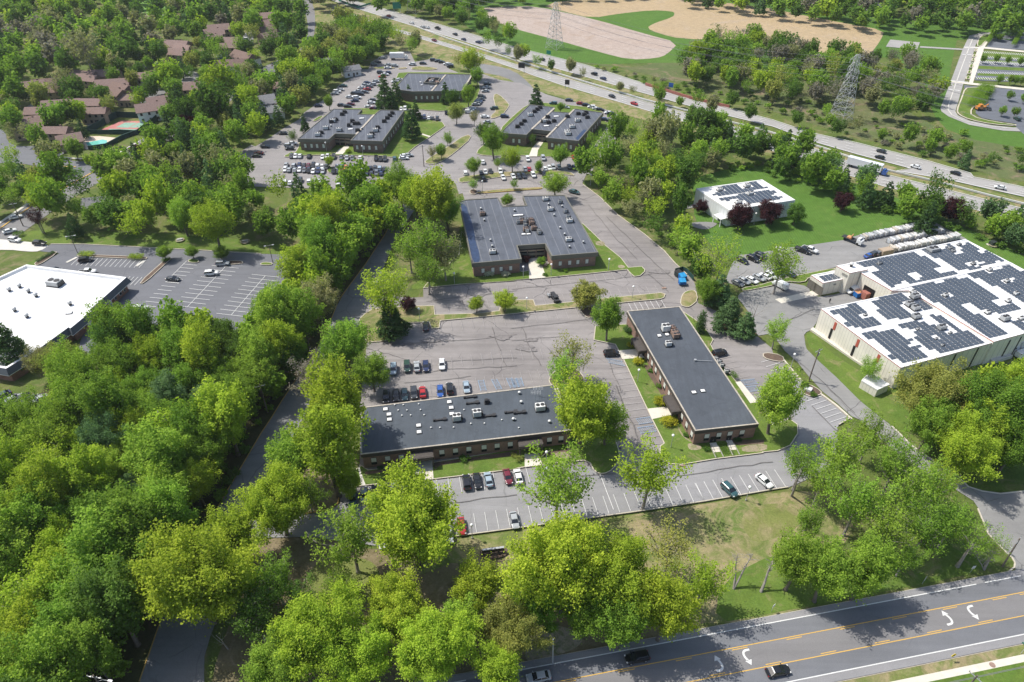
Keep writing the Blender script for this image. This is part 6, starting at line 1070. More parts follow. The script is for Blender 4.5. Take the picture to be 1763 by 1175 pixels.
container(Z('n4', 580,620)[0], WA, 6.5, 2.4, 2.4, 'container_red', 'dull red ribbed container at the warehouse loading recess'); container(Z('n4', 483,617)[0], WA, 3.0, 2.2, 1.5, 'dumpster_blue', 'blue skip full of boards beside the red container', open_=True); container(Z('n4', 535,600)[0], WA, 2.6, 2.0, 1.3, 'metal_white', 'white open skip behind the blue one', open_=True); container(Z('n4', 690,292)[0], WA, 4.5, 2.4, 2.0, 'wall_tan', 'tan container at the end of the nearest slab row')
# rows of stone slab bundles
SLC = [(.70,.70,.68), (.62,.63,.63), (.72,.70,.66), (.45,.47,.48), (.60,.55,.47), (.74,.74,.73), (.66,.66,.66)]
rg = random.Random(8); sproto = None
mbS = MB()
for k in range(4): mbS.box((-.33+k*.22, 0, 1.15+.04*(k%2)), (.13, 2.6+.1*(k%3), 1.9+.12*(k%2)))
slab_me = mbS.mesh('slabs', 'stone_slab'); mbR = MB(); mbR.box((0,-.9,.1), (1.1,.15,.2)); mbR.box((0,.9,.1), (1.1,.15,.2)); [mbR.box((-.5, y, .9), (.08,.1,1.6)) for y in (-.9,.9)]; rack_me = mbR.mesh('rack', 'stone_wood')
for a, b2, n, nm in ((Z('n4', 505,195)[0], Z('n4', 1015,88)[0], 26, 'far'), (Z('n4', 715,225)[0], Z('n4', 1120,138)[0], 21, 'middle'), (Z('n4', 735,282)[0], Z('n4', 1235,185)[0], 25, 'near')):
    A_, B_ = P(*a), P(*b2); ang = math.atan2((B_-A_).y, (B_-A_).x)
    for k in range(n):
        q = A_.lerp(B_, k/(n-1)); t = thing('stone_slab_bundle', 'bundle of upright pale stone slabs in the %s of the three storage rows' % nm, 'stone slabs', (q.x, q.y, .3), ang+rg.uniform(-.12,.12), 'stone slabs stored in the %s row behind the warehouse' % nm)
        s_ = link('slabs', slab_me, t); s_.color = (*rg.choice(SLC), 1); s_.scale = (rg.uniform(.7,1.15), rg.uniform(.85,1.05), rg.uniform(.62,.92)); link('rack', rack_me, t)
# green utility box on its pad
p = P(*Z('31', 1550,510)[0], .6); t = thing('transformer_box', 'green transformer box on a concrete pad behind the warehouse', 'transformer box', (p.x, p.y, .1), .3); mb = MB(); mb.box((0,0,.8), (2.2,1.8,1.5), 0, 0, .92); mb.build('cabinet', 'dumpster_dark', t); mb = MB(); mb.box((0,0,.05), (3,2.6,.14)); mb.build('pad', 'concrete', t)
p = P(*Z('32', 305,360)[0], .5); t = thing('transformer_box', 'pale grey transformer box beside the clipped hedge bed', 'transformer box', (p.x, p.y, .1), R(-35)); mb = MB(); mb.box((0,0,.6), (1.9,1.5,1.1)); mb.build('cabinet', 'metal_white', t); mb = MB(); mb.box((0,0,.05), (2.5,2.1,.14)); mb.build('pad', 'concrete', t)
# person walking across the yard
def person(q, label, ang, top, legs):
    p = P(*q, 0); me = bpy.data.meshes.new('person'); t = bpy.data.objects.new('person', me); COL.objects.link(t); t.location = (p.x, p.y, ROADZ); t.rotation_euler = (0,0,R(ang)); tag(t, label, 'person')
    J = [((0,0,.95),.15), ((0,0,1.2),.15), ((0,0,1.43),.13), ((0,0,1.53),.06), ((.02,0,1.64),.10), ((.03,0,1.74),.085), ((.0,.11,.88),.10), ((.16,.12,.5),.075), ((.1,.12,.09),.055), ((.28,.12,.04),.045), ((0,-.11,.88),.10), ((-.06,-.12,.5),.075), ((-.26,-.12,.12),.055), ((-.12,-.12,.04),.045),
         ((0,.2,1.4),.07), ((-.08,.26,1.12),.052), ((.08,.27,.88),.04), ((.12,.27,.78),.035), ((0,-.2,1.4),.07), ((.06,-.26,1.12),.052), ((.22,-.26,.92),.04), ((.28,-.26,.83),.035)]
    E_ = [(0,1),(1,2),(2,3),(3,4),(4,5),(0,6),(6,7),(7,8),(8,9),(0,10),(10,11),(11,12),(12,13),(2,14),(14,15),(15,16),(16,17),(2,18),(18,19),(19,20),(20,21)]
    me.from_pydata([j[0] for j in J], E_, []); bm_ = bmesh.new(); bm_.from_mesh(me); lay_ = bm_.verts.layers.skin.verify(); bm_.verts.ensure_lookup_table()
    for i, j in enumerate(J): bm_.verts[i][lay_].radius = (j[1], j[1]); bm_.verts[i][lay_].use_root = (i == 0)
    bm_.to_mesh(me); bm_.free(); me.materials.append(MAT[top]); t.modifiers.new('skin', 'SKIN'); t.modifiers.new('sub', 'SUBSURF').levels = 1
    mb = MB(); mb.sphere((.02,0,1.70), .12, 0, 10, 6, 1.0); mb.build('hair', 'cloth_black', t); mb = MB(); mb.sphere((.07,0,1.66), .085, 0, 8, 6, 1.1); mb.build('face', 'skin', t)
person(Z('k2', 1452,842)[0], 'person in dark clothes walking across the warehouse yard', 60, 'cloth_black', 'cloth_black')
# tennis fence, pool furniture, picnic tables
rail(Z('n2', 890,655, 1190,487, 1300,492, 1625,500, 1410,668), 'dark green screened fence round the tennis court', 'court_fence', h=3.2, mat='fence_green', th=3.0, w_=.12, cat='fence'); rail(Z('n2', 880,650, 1000,660, 1230,655, 1400,665), 'dark green fence between tennis court and pool', 'court_fence', h=2.4, mat='fence_green', th=2.2, w_=.12, cat='fence')
rail(Z('n2', 900,815, 1080,790, 1250,700, 1420,640), 'dark hedge like fence along the pool side of the estate', 'pool_fence', h=2.0, mat='fence_green', th=1.9, w_=.5, cat='fence')
mb = MB(); na, nb = P(*Z('n2', 1230,640)[0]), P(*Z('n2', 1395,545)[0])
def picnic(q, label):
    p = P(*q); t = thing('picnic_table', label, 'picnic table', (p.x, p.y, .08), .3); mb = MB(); mb.box((0,0,.75), (2.0,.9,.08)); mb.build('table_top', 'metal_grey', t)
    for s in (-1,1): mb = MB(); mb.box((0,s*.85,.45), (2.0,.3,.06)); mb.build('bench', 'metal_grey', t)
    for s in (-1,1): mb = MB(); mb.box((s*.7,0,.38), (.1,1.5,.1)); mb.box((s*.7,0,.4), (.1,.3,.75)); mb.build('leg', 'metal_dark', t)
picnic(Z('01', 1215,490)[0], 'picnic table on the round gravel pad left of the yellow tree'); picnic(Z('01', 1655,500)[0], 'picnic table in the shade behind the yellow tree')
p = P(*Z('31', 440,905)[0]) 
# manhole covers and drains set in asphalt
for z, x, y, lb in (('22', 1152,872,'storm drain in the kerb at the corner of the narrow brick office lawn'), ('21', 1030,812,'round drain patch near the dumpsters'), ('21', 125,293,'pale cover on the wide aisle')):
    p = P(*Z(z, x, y)[0]); mb = MB(); mb.box((p.x, p.y, ROADZ+.02), (1.5,.8,.05), R(AX)); tag(mb.build('storm_drain', 'metal_rust'), lb, 'storm drain')
# ================================================================ trees and shrubs
def leaf_mesh(name, cl, n, size, seed, up=.35, flat=1.0, mat='leaf', shape='spray', shell=(.45,1.12), low=-.55):
    """many small leaf-cluster faces spread over the surfaces of overlapping clumps; cl = list of (x, y, z, r, tone)"""
    g = np.random.RandomState(seed); C = np.array([c[:4] for c in cl]); tone = np.array([c[4] for c in cl])
    wgt = C[:,3]**2; idx = g.choice(len(cl), n, p=wgt/wgt.sum())
    d = g.normal(size=(n,3)); d /= np.linalg.norm(d, axis=1)[:,None]; fl = d[:,2] < low; d[fl,2] *= -1
    ax = C[:,:3]-np.array([0, 0, max(.0, C[:,2].min()*.6)]); ax[:,2] += np.abs(ax[:,2])*.25+.01; ax /= np.linalg.norm(ax, axis=1)[:,None]
    if shape == 'spray':                                # leafy sprays fanning outwards along the branch
        t = g.uniform(-1.05, 1.15, n)[:,None]; wd = (1-.42*np.clip(t, 0, 2))*.52; r_ = C[idx,3][:,None]
        p = C[idx,:3]+ax[idx]*t*r_*1.35+g.normal(size=(n,3))*wd*r_*np.array([1,1,.8]); d = ax[idx]*.4+d*.6
    else: r = C[idx,3]*g.uniform(shell[0], shell[1], n)*(1+.12*np.sin(d[:,0]*7+idx)+.1*np.cos(d[:,1]*9+idx*2)); p = C[idx,:3]+d*r[:,None]*np.array([1,1,flat])
    nr = d*.55+g.normal(size=(n,3))*.45+np.array([0,0,up]); nr /= np.linalg.norm(nr, axis=1)[:,None]
    t = g.normal(size=(n,3)); a = np.cross(nr, t); a /= np.linalg.norm(a, axis=1)[:,None]; b = np.cross(nr, a)
    s = size*g.uniform(.55,1.35,n)[:,None]; e = g.uniform(.55,.95,n)[:,None]
    V = np.stack([p-a*s*.5, p-b*s*.5*e, p+a*s*.5, p+b*s*.5*e], 1).reshape(-1,3)
    tv = np.clip(tone[idx]+g.normal(size=n)*.13, 0, 1); return V, np.repeat(tv, 4)
def quads_to_mesh(name, V, tv, mat, tint=None):
    nq = len(V)//4; me = bpy.data.meshes.new(name); me.vertices.add(len(V)); me.vertices.foreach_set('co', V.astype(np.float32).ravel())
    me.loops.add(nq*4); me.loops.foreach_set('vertex_index', np.arange(nq*4, dtype=np.int32)); me.polygons.add(nq); me.polygons.foreach_set('loop_start', np.arange(0, nq*4, 4, dtype=np.int32)); me.polygons.foreach_set('loop_total', np.full(nq, 4, dtype=np.int32))
    at = me.attributes.new('clump', 'FLOAT', 'POINT'); at.data.foreach_set('value', tv.astype(np.float32))
    if tint is not None: at = me.attributes.new('tint', 'FLOAT_COLOR', 'POINT'); at.data.foreach_set('color', tint.astype(np.float32).ravel())
    me.materials.append(MAT[mat]); me.update(); me.validate(); return me
def crown_clumps(kind, seed, R_, H):
    g = random.Random(seed); cl = []
    if kind in ('oak', 'tall', 'dense', 'airy', 'sparse'):
        z0, z1 = {'oak': (.30,.98), 'tall': (.28,1.0), 'dense': (.10,.98), 'airy': (.34,1.0), 'sparse': (.35,.98)}[kind]; n = {'oak': 85, 'tall': 70, 'dense': 60, 'airy': 34, 'sparse': 30}[kind]; rr = {'oak': .20, 'tall': .23, 'dense': .24, 'airy': .22, 'sparse': .20}[kind]
        cz, hz = H*(z0+z1)/2, H*(z1-z0)/2; ph = [g.uniform(0, 6.28) for _ in range(4)]
        for i in range(n):
            u = 1-2*(i+.5)/n; u = max(u, -.82); th = i*2.39996+g.uniform(-.35,.35); q = math.sqrt(1-u*u)
            lob = 1+.17*math.sin(2*th+ph[0])+.13*math.sin(3*th+ph[1]+u*2)+.1*math.sin(5*th+ph[2])
            f = (g.uniform(.52,.80) if i % 4 else g.uniform(.2,.45))*lob; w_ = 1.0 if u > -.1 else 1+.25*u
            cl.append((R_*f*q*math.cos(th)*w_, R_*f*q*math.sin(th)*w_, cz+hz*u*(f+.22*(u > 0)), R_*rr*g.uniform(.7,1.35), g.uniform(.1,.9)))
    elif kind == 'pine':
        for lv in range(9):
            z = H*(.18+.78*lv/8.5); rad = R_*(1-lv/9.2)**.8; k = max(3, int(9-lv*.7))
            for j in range(k):
                th = j*6.283/k+lv*1.1+g.uniform(-.3,.3); f = g.uniform(.45,.8); rr = R_*(.28-.018*lv)
                cl.append((rad*f*math.cos(th), rad*f*math.sin(th), z+g.uniform(-.3,.3)-rad*.06, rr*g.uniform(.8,1.25), g.uniform(.1,.8)))
        cl.append((0,0,H*.95,R_*.14,.6))
    elif kind == 'column':
        for lv in range(12):
            z = H*(.08+.86*lv/11); rad = R_*(1-(lv/12.5)**2)**.5
            for j in range(3): th = j*2.1+lv; cl.append((rad*.4*math.cos(th), rad*.4*math.sin(th), z, rad*.62+.1, g.uniform(.2,.8)))
    elif kind == 'bush':
        for i in range(22): th = i*2.4; f = g.uniform(.1,.75); cl.append((R_*f*math.cos(th), R_*f*math.sin(th), H*g.uniform(.35,.68), R_*g.uniform(.25,.42), g.uniform(.1,.9)))
    return cl
def trunk_mb(kind, seed, R_, H, cl):
    g = random.Random(seed+7); mb = MB(); r0 = max(.12, H*.019*(1.3 if kind in ('oak',) else 1)); top = H*(.93 if kind in ('pine', 'column') else .72); bx, by = g.uniform(-.04,.04)*H, g.uniform(-.04,.04)*H
    sp = [Vector((bx*math.sin(t*2.2), by*math.sin(t*1.8), top*t)) for t in (0, .04, .15, .3, .45, .6, .75, .9, 1)]; rs = [r0*1.6, r0*1.15, r0, r0*.9, r0*.78, r0*.62, r0*.46, r0*.3, r0*.12]
    mb.tube(sp, rs, 7)
    k = list(range(len(cl))); g.shuffle(k)
    for i in k[:26 if kind in ('airy', 'sparse') else 16]:
        c = Vector(cl[i][:3]); t = max(.25, min(.85, (c.z-(c.xy.length)*.75)/top)) if kind not in ('pine', 'column') else min(.97, c.z/top); j = t*8; a = sp[0].lerp(sp[-1], 0); 
        tt = [0, .04, .15, .3, .45, .6, .75, .9, 1]
        for q in range(8):
            if tt[q] <= t <= tt[q+1]: a = sp[q].lerp(sp[q+1], (t-tt[q])/(tt[q+1]-tt[q])); ra = rs[q]*.55; break
        m1 = a.lerp(c, .35)+Vector((g.uniform(-.04,.04), g.uniform(-.04,.04), -.03))*H; m2 = a.lerp(c, .7)+Vector((g.uniform(-.03,.03), g.uniform(-.03,.03), .0))*H
        mb.tube([a, m1, m2, c], [ra, ra*.7, ra*.42, ra*.15], 5)
        if kind in ('airy', 'sparse'):
            for _ in range(4): e = c+Vector((g.uniform(-1,1), g.uniform(-1,1), g.uniform(-.1,1)))*cl[i][3]*1.1; mb.tube([m2, c.lerp(e, .4), e], [ra*.3, ra*.2, .02], 4)
    return mb
def bare_mb(seed, R_, H, dens=1):
    g = random.Random(seed); mb = MB()
    def br(p, d, L, r, lv):
        q = p; pts = [p]; rs = [r]
        for k in range(3): d = (d+Vector((g.uniform(-.25,.25), g.uniform(-.25,.25), g.uniform(-.05,.2)))).normalized(); q = q+d*L/3; pts.append(q); rs.append(r*(1-.25*(k+1)))
        mb.tube(pts, rs, 5 if lv < 2 else 4, cap=False)
        if lv < 4 and len(mb.f) < 3500:
            for k in range(4 if lv == 0 else 3): i = 1+k % 3; nd = (d*.55+Vector((g.uniform(-1,1), g.uniform(-1,1), g.uniform(-.05,.7)))).normalized(); br(pts[i], nd, L*g.uniform(.5,.72), rs[i]*.55, lv+1)
    br(Vector((0,0,0)), Vector((0,0,1)), H*.55, H*.018, 0); return mb
SPEC = {}
def spec(key, kind, R_, H, n, leaf, seeds, **k): SPEC[key] = [dict(kind=kind, R=R_, H=H, n=n, leaf=leaf, seed=s, k=k) for s in seeds]
spec('oakL', 'oak', 8.5, 17, 50000, .35, (11,12,13,14)); spec('oak', 'oak', 5.2, 12.5, 17000, .30, (21,22,23,24,25)); spec('tall', 'tall', 4.3, 14.5, 16000, .30, (31,32,33,34)); spec('airy', 'airy', 5, 12, 5200, .30, (41,42,43)); spec('sparse', 'sparse', 6, 13, 2600, .30, (46,47))
spec('dense', 'dense', 4.6, 8.8, 9000, .38, (51,52), shape='shell'); spec('pine', 'pine', 4.4, 14, 7000, .42, (61,62,63), up=.1, flat=.55, shape='shell'); spec('column', 'column', 1.5, 7.5, 3000, .26, (66,), shape='shell'); spec('bush', 'bush', 1.6, 1.9, 1500, .2, (71,72,73), low=-.2, shape='shell')
spec('oakF', 'oak', 5.2, 12.5, 2300, .85, (81,82,83,84)); spec('pineF', 'pine', 4.4, 14, 1700, .8, (85,86), up=.1, flat=.55, shape='shell'); spec('airyF', 'airy', 5, 12, 1000, .6, (87,88)); spec('bushF', 'bush', 1.8, 2.2, 260, .5, (89,90), low=-.2, shape='shell')
spec('oakV', 'oak', 5.2, 12.5, 620, 1.5, (91,92,93)); spec('pineV', 'pine', 4.4, 14, 520, 1.35, (94,), up=.1, flat=.55, shape='shell')
BUILT = {}
def variant(key, i):
    s = SPEC[key][i % len(SPEC[key])]; kk = (key, i % len(SPEC[key]))
    if kk not in BUILT:
        cl = crown_clumps(s['kind'], s['seed'], s['R'], s['H']); V, tv = leaf_mesh('crown', cl, s['n'], s['leaf'], s['seed'], **s['k'])
        tr = trunk_mb(s['kind'], s['seed'], s['R'], s['H'], cl)
        BUILT[kk] = (V, tv, None, tr.mesh('trunk', 'bark_grey' if s['kind'] in ('airy', 'sparse') else 'bark', True), s)
    return BUILT[kk]
def crown_me(key, i):
    kk = (key, i % len(SPEC[key])); b_ = variant(key, i)
    if b_[2] is None: BUILT[kk] = b_ = (b_[0], b_[1], quads_to_mesh('crown', b_[0], b_[1], 'leaf'), b_[3], b_[4])
    return b_
TC = dict(Y=('yellow green', (.32,.425,.045)), L=('light green', (.255,.39,.055)), G=('mid green', (.19,.31,.045)), K=('deep green', (.115,.205,.04)), O=('olive gold', (.30,.325,.085)), A=('tan green', (.28,.29,.14)), D=('dark green', (.085,.155,.055)), P=('dark purple', (.06,.025,.03)), B=('greyish', (.25,.235,.19)), W=('white blossoming', (.62,.62,.52)), U=('golden', (.42,.40,.04)), S=('blue green', (.13,.22,.09)))
TREES = []
CENTER = dict(oak=.62, tall=.62, airy=.64, sparse=.64, dense=.52, pine=.5, column=.5, bush=.5, bare=.6)
def T(x, y, wpx, key='oak', col='Y', label=None, place=None, asp=None, z=None, seed=None):
    """tree whose crown centre shows at (x, y) in the photograph with width wpx"""
    if z: x, y = Z(z, x, y)[0]; wpx /= ZM[z][2]
    if not key.startswith('bush'): wpx *= 1.13
    s = SPEC[key][0] if key != 'bare' else dict(R=5, H=11); h = 10.0
    for _ in range(6): p = P(x, y, h*CENTER[key.rstrip('LFV')]); r = wpx/2*depth(p)/CAM_F; h = s['H']*r/s['R']*(asp or 1)
    TREES.append(dict(p=Vector((p.x, p.y, 0)), key=key, sx=r/s['R'], sz=h/s['H'], col=col, label=label, place=place, px=x, size=wpx, h=h, seed=seed if seed is not None else len(TREES), exp=True))
def region(px, spacing, rmin, rmax, pal, kinds, place, seed, hz=8, exc=(), asp=1.0, dens=1.0, excr=0):
    g = random.Random(seed); poly = W(px, hz); xs = [p.x for p in poly]; ys = [p.y for p in poly]; pts = []
    def ins(x, y, pp):
        r = False; j = len(pp)-1
        for i in range(len(pp)):
            if (pp[i][1] > y) != (pp[j][1] > y) and x < (pp[j][0]-pp[i][0])*(y-pp[i][1])/(pp[j][1]-pp[i][1])+pp[i][0]: r = not r
            j = i
        return r
    area = (max(xs)-min(xs))*(max(ys)-min(ys)); tries = int(area/spacing**2*6); grid = {}
    for _ in range(tries):
        x, y = g.uniform(min(xs), max(xs)), g.uniform(min(ys), max(ys)); sp = spacing*g.uniform(.8,1.25); gi, gj = int(x//spacing), int(y//spacing)
        if any((x-a)**2+(y-b2)**2 < sp*sp for di in (-2,-1,0,1,2) for dj in (-2,-1,0,1,2) for a, b2 in grid.get((gi+di, gj+dj), ())): continue
        if not ins(x, y, poly): continue
        if any(ins(x, y, e) for e in EXC): continue
        if any((x-a)**2+(y-b2)**2 < (rr+excr)**2 for a, b2, rr in EXCC): continue
        grid.setdefault((gi, gj), []).append((x, y)); pts.append((x, y))
    for i, (x, y) in enumerate(pts):
        if g.random() > dens: continue
        key = g.choices([k for k, _ in kinds], [w_ for _, w_ in kinds])[0]; col = g.choices([k for k, _ in pal], [w_ for _, w_ in pal])[0]
        if key.startswith('pine'): col = g.choice('DDS')
        s = SPEC[key][0] if key != 'bare' else dict(R=5, H=11); r = g.uniform(rmin, rmax)*(.75 if key.startswith('pine') else 1); D_ = depth(Vector((x, y, 8)))
        h = s['H']*r/s['R']*asp*g.uniform(.88,1.15); h = min(h, 22)
        d_ = y*math.cos(_p)+(CAM_H-h*.6)*math.sin(_p); sxp = 881.5+CAM_F*x/d_
        TREES.append(dict(p=Vector((x, y, 0)), key=key, sx=r/s['R'], sz=h/s['H'], col=col, label=None, place=place, px=sxp, size=2*r*CAM_F/D_, h=h, seed=seed*100+i, exp=False))
EXC = [W(q) for q in (K, Npk, up+lo[::-1], hwSu+hwSl[::-1], R1L+R1R[::-1], YD)]
EXC += [W(PX(513,-10, 528,-10, 545,35, 541,60, 508,102, 478,116, 440,138, 405,168, 360,205, 310,232, 262,258, 215,290, 175,312, 130,338, 90,365, 40,400, -30,455, -60,420, 0,385, 60,345, 110,315, 150,292, 200,266, 245,238, 300,212, 350,188, 395,155, 430,128, 480,103, 518,88, 530,62)), W(Z('n2', -300,560, 0,600, 60,640, 70,720, 140,770, 250,780, 430,770, 350,820, 450,900, 860,935, 1000,950, 1150,1000, 820,1062, 720,1100, 680,1040, 500,1030, 0,950, -300,960)),
        W(Z('01', -300,440, 0,440, 200,470, 345,505, 560,510, 1230,545, 1762,575)+Z('11', 370,590, 450,700, 300,900, 0,1120)+Z('01', 1200,1300, 500,1300, -300,1300)), W(Z('n2', 860,650, 1190,470, 1660,490, 1500,700, 1300,800, 1060,900, 780,900, 700,720)), W(PX(-80,678, 0,674, 105,676, 112,740, 60,755, -80,770)), W(Z('n4', 0,640, 150,430, 500,200, 1300,150, 1900,400, 2400,800, 1740,1175, 800,1175, 100,900)), W(PX(1180,310, 1310,290, 1385,350, 1260,400))]
EXCC = [(P(160,1163,13).x, P(160,1163,13).y, 6.5)]+[(o.location.x, o.location.y, 7) for o in list(COL.objects) if o.get('category') == 'house']+[(t.location.x, t.location.y, 7) for t in (t1,)]
EXCC += [(o.location.x+2*math.copysign(1, -o.location.x), o.location.y-10, 4.5) for o in list(COL.objects) if o.get('category') == 'house']
# -- single trees one can point to
N1 = 'trees of the near lawns'
T(712,900,168,'oakL','Y','big yellow green tree overhanging the near car park, left of the red car'); T(603,925,118,'airy','L','open crowned light green tree with its trunk on bare earth, lower left of centre'); T(968,975,165,'oakL','Y','largest bright yellow green tree on the lawn, left half of the big pair',asp=1.2); T(1055,1000,140,'oakL','Y','right half of the big bright pair on the lawn',asp=1.15); T(925,1040,90,'oak','G','shaded green tree under the left side of the big pair'); T(1005,1055,80,'oak','G','shaded green tree under the middle of the big pair'); T(1155,940,110,'sparse','O','thin greyish topped tree behind the big bright pair'); T(1210,1005,96,'airy','Y','airy yellow green tree right of the big bright pair'); T(1145,1048,98,'oak','Y','small yellow green tree above the road shadow',asp=1.25); T(1070,1070,92,'oak','G','shaded green tree at the verge under the right half of the big pair',asp=1.15)
T(1117,815,112,'airy','Y','lone yellow tree at the corner between the two near offices'); T(962,835,118,'airy','L','loose light green tree in front of the right end of the long low office'); T(1003,708,110,'oak','Y','golden green tree over the right end of the long low roof'); T(1045,728,68,'oak','L','fresh green tree right beside the golden one at the roof end'); T(985,608,80,'sparse','O','sparse olive tree in the large car park island'); T(968,640,62,'airy','L','light green lower tree under the sparse olive one')
T(1048,545,52,'tall','G','slim green tree at the top left corner of the narrow brick office',asp=.9); T(1010,510,52,'dense','O','round golden tree in the mulch island',asp=.95); T(820,524,27,'oak','Y','smaller round yellow tree on the grass strip',asp=.8); T(869,518,38,'oak','Y','larger round yellow tree on the grass strip',asp=.8); T(662,505,88,'airy','Y','wide yellow tree at the entrance drive bend'); T(672,548,60,'pine','D','low dark pine below the wide yellow tree',asp=.7); T(703,525,26,'dense','P','small dark reddish shrub tree by the pine')
T(1340,690,86,'oak','L','fresh green tree right of the near end of the narrow brick office',asp=1.15); T(1208,555,17,'column','D','narrow dark columnar evergreen right of the narrow brick office'); T(1198,543,22,'bare','B','thin bare young tree beside the columnar evergreen')
T(1500,635,40,'airy','L','small light tree at the white outbuilding of the warehouse'); T(1612,682,112,'oakL','O','wide olive tree below the warehouse corner'); T(1705,705,130,'oakL','G','wide green tree at the right edge below the warehouse'); T(1665,770,105,'oakL','Y','green yellow tree above the side road lawn'); T(1750,660,70,'oak','Y','yellow tree at the right edge beside the warehouse'); T(1745,770,90,'oakL','G','rounded green tree at the right edge above the side road')
for x, y, w_, k, c, lb in ((1380,800,60,'airy','L','slim light tree at the right end of the near car park row'),(1418,825,66,'airy','L','second slim light tree, trunk leaning over the dry lawn'),(1395,900,56,'airy','G','green tree over the shaded end of the dry lawn'),(1450,785,80,'airy','L','leafy light green tree beyond the slim pair'),(1500,750,62,'airy','G','green tree near the foot of the warehouse driveway'),(1478,865,84,'airy','L','broad airy tree in the middle of the lower right grove'),(1545,800,80,'airy','G','airy tree with grey trunk over the driveway end'),(1590,850,92,'airy','L','tall airy tree at the side road edge'),(1530,905,80,'airy','L','leaning tall tree in the lower right grove'),(1598,905,78,'airy','G','grey branched tree at the side road shoulder'),(1640,900,64,'airy','L','last airy tree before the side road'),(1372,968,78,'oak','L','bright tree at the road lawn, leftmost of the roadside three'),(1425,985,84,'oak','L','bright tree, middle of the roadside three'),(1492,980,86,'oak','L','bright tree, right of the roadside three'),(1560,960,50,'airy','G','small airy tree beside the fallen branches'),(1620,830,60,'airy','Y','yellowish tree just left of the side road lawn')): T(x, y, w_*1.06, k, c, lb, asp=1.2)
T(1680,925,74,'sparse','L','leaning pine with bare grey trunk near the side road junction',asp=1.2); T(1712,945,48,'sparse','L','second thin pine beside the side road junction',asp=1.2)
for x, y, w_, k, c, lb in ((545,1095,150,'oakL','Y','large yellow green tree at the bottom edge, right of the drive'),(480,1150,110,'oakL','L','light green tree at the bottom edge beside the drive'),(620,1130,120,'oakL','Y','bright tree at the bottom edge under the bare patch'),(685,1050,110,'oakL','Y','rounded bright tree below the bare earth path'),(745,1115,130,'oakL','Y','big bright tree at the bottom left of the road'),(818,1015,88,'oak','Y','small crowned bright tree left of the largest pair'),(790,1075,80,'oak','L','light tree between the bright ones at the bottom'),(880,1085,105,'oakL','O','golden tree right above the main road'),(855,1150,80,'oak','Y','golden green tree at the bottom edge touching the road'),(335,1000,185,'oakL','Y','very large yellow green tree arching over the entrance drive'),(400,925,90,'oak','Y','yellow tree behind the one arching over the drive'),(478,868,122,'oakL','Y','bright yellow tree at the car park entrance'),(395,1010,95,'oak','Y','yellow tree right of the one arching over the drive'),(475,1000,84,'airy','G','dull green low tree in the shaded grove right of the drive'),(440,1060,90,'airy','K','shaded low tree right of the drive'),(500,790,84,'oak','L','soft green tree between drive and long low office'),(565,770,110,'tall','Y','tall bright tree hugging the left end of the long low office'),(580,690,100,'tall','Y','tall bright tree at the upper left corner of the long low office'),(640,640,56,'oak','G','green tree at the left edge of the large car park'),(598,590,76,'oak','L','light green tree at the top left of the large car park'),(570,615,60,'airy','G','airy green tree beside the drive above the tall bright one'),(540,650,70,'airy','B','greyish sparse tree on the entrance drive edge'),(530,850,60,'airy','G','thin tree at the car park entrance'),(600,830,50,'oak','Y','low bright tree at the left wall corner of the long low office')): T(x, y, w_, k, c, lb)
T(380,1090,70,'bare','B','dead grey branching tree beside the entrance drive'); T(945,1080,30,'airy','K','small dark tree at the rubble above the road')
T(745,345,88,'oak','Y','yellow green tree left of the court office, upper'); T(715,340,60,'oak','Y','yellow tree beside the entrance drive above the court office'); T(770,360,50,'oak','G','green tree touching the left roof corner of the court office'); T(735,420,84,'airy','L','airy tree left of the court office, middle'); T(765,440,62,'airy','A','tan airy tree close to the court office wall'); T(705,430,55,'airy','L','airy light tree at the drive side left of the court office'); T(735,465,60,'airy','G','airy green tree nearest the lamp post left of the court office'); T(690,320,60,'oak','G','deep tree at the corner of the crowded lot')
T(957,317,44,'oak','L','bright tree behind the right roof wing of the court office',asp=.8); T(873,345,22,'oak','G','small tree in the rear court of the court office',asp=.7); T(815,318,20,'airy','G','small tree on the round kerbed island',asp=.8); T(885,317,18,'airy','G','small tree on the kerbed strip behind the court office',asp=.8); T(842,470,21,'bush','W','white blossoming bush before the court office left wing, left of two'); T(871,472,19,'bush','W','white blossoming bush before the court office left wing, right of two'); T(932,450,19,'oak','G','small tree in the court recess',asp=.6); T(905,446,17,'dense','P','small purple tree in the court recess',asp=.7)
T(1275,375,42,'dense','P','leftmost of the two big dark purple trees before the small white building'); T(1325,366,42,'dense','P','right one of the two big dark purple trees before the small white building'); T(1370,370,34,'dense','K','dark green round tree at the corner of the small white building'); T(1452,348,32,'dense','P','round purple tree alone on the mown lawn'); T(1640,364,46,'dense','P','largest purple tree near the slab rows',asp=.85); T(1208,357,22,'dense','P','small purple tree at the left wall of the small white building')
T(1345,455,72,'airy','L','light green tree in the warehouse yard by the white cars'); T(1240,445,88,'sparse','Y','tall open yellow tree with dark trunk by the white car row'); T(1218,500,40,'oak','G','green tree left of the pine cluster'); T(1240,500,52,'pine','S','dark pine, upper of the cluster beside the yard',asp=.7); T(1258,540,56,'pine','S','dark pine, middle of the cluster beside the yard',asp=.7); T(1285,560,44,'pine','S','blue green pine, lowest of the cluster beside the yard',asp=.7); T(1303,525,52,'bare','B','bare leaning tree between pines and yard'); T(1338,570,46,'airy','L','young light tree on the island of the yard entrance')
for x, y, w_, lb in ((282,435,26,'left one of three small trees in a row at the bank car park'),(330,434,22,'middle one of three small trees in a row at the bank car park'),(380,436,26,'right one of three small trees in a row at the bank car park')): T(x, y, w_, 'oak', 'G', lb, asp=.75)
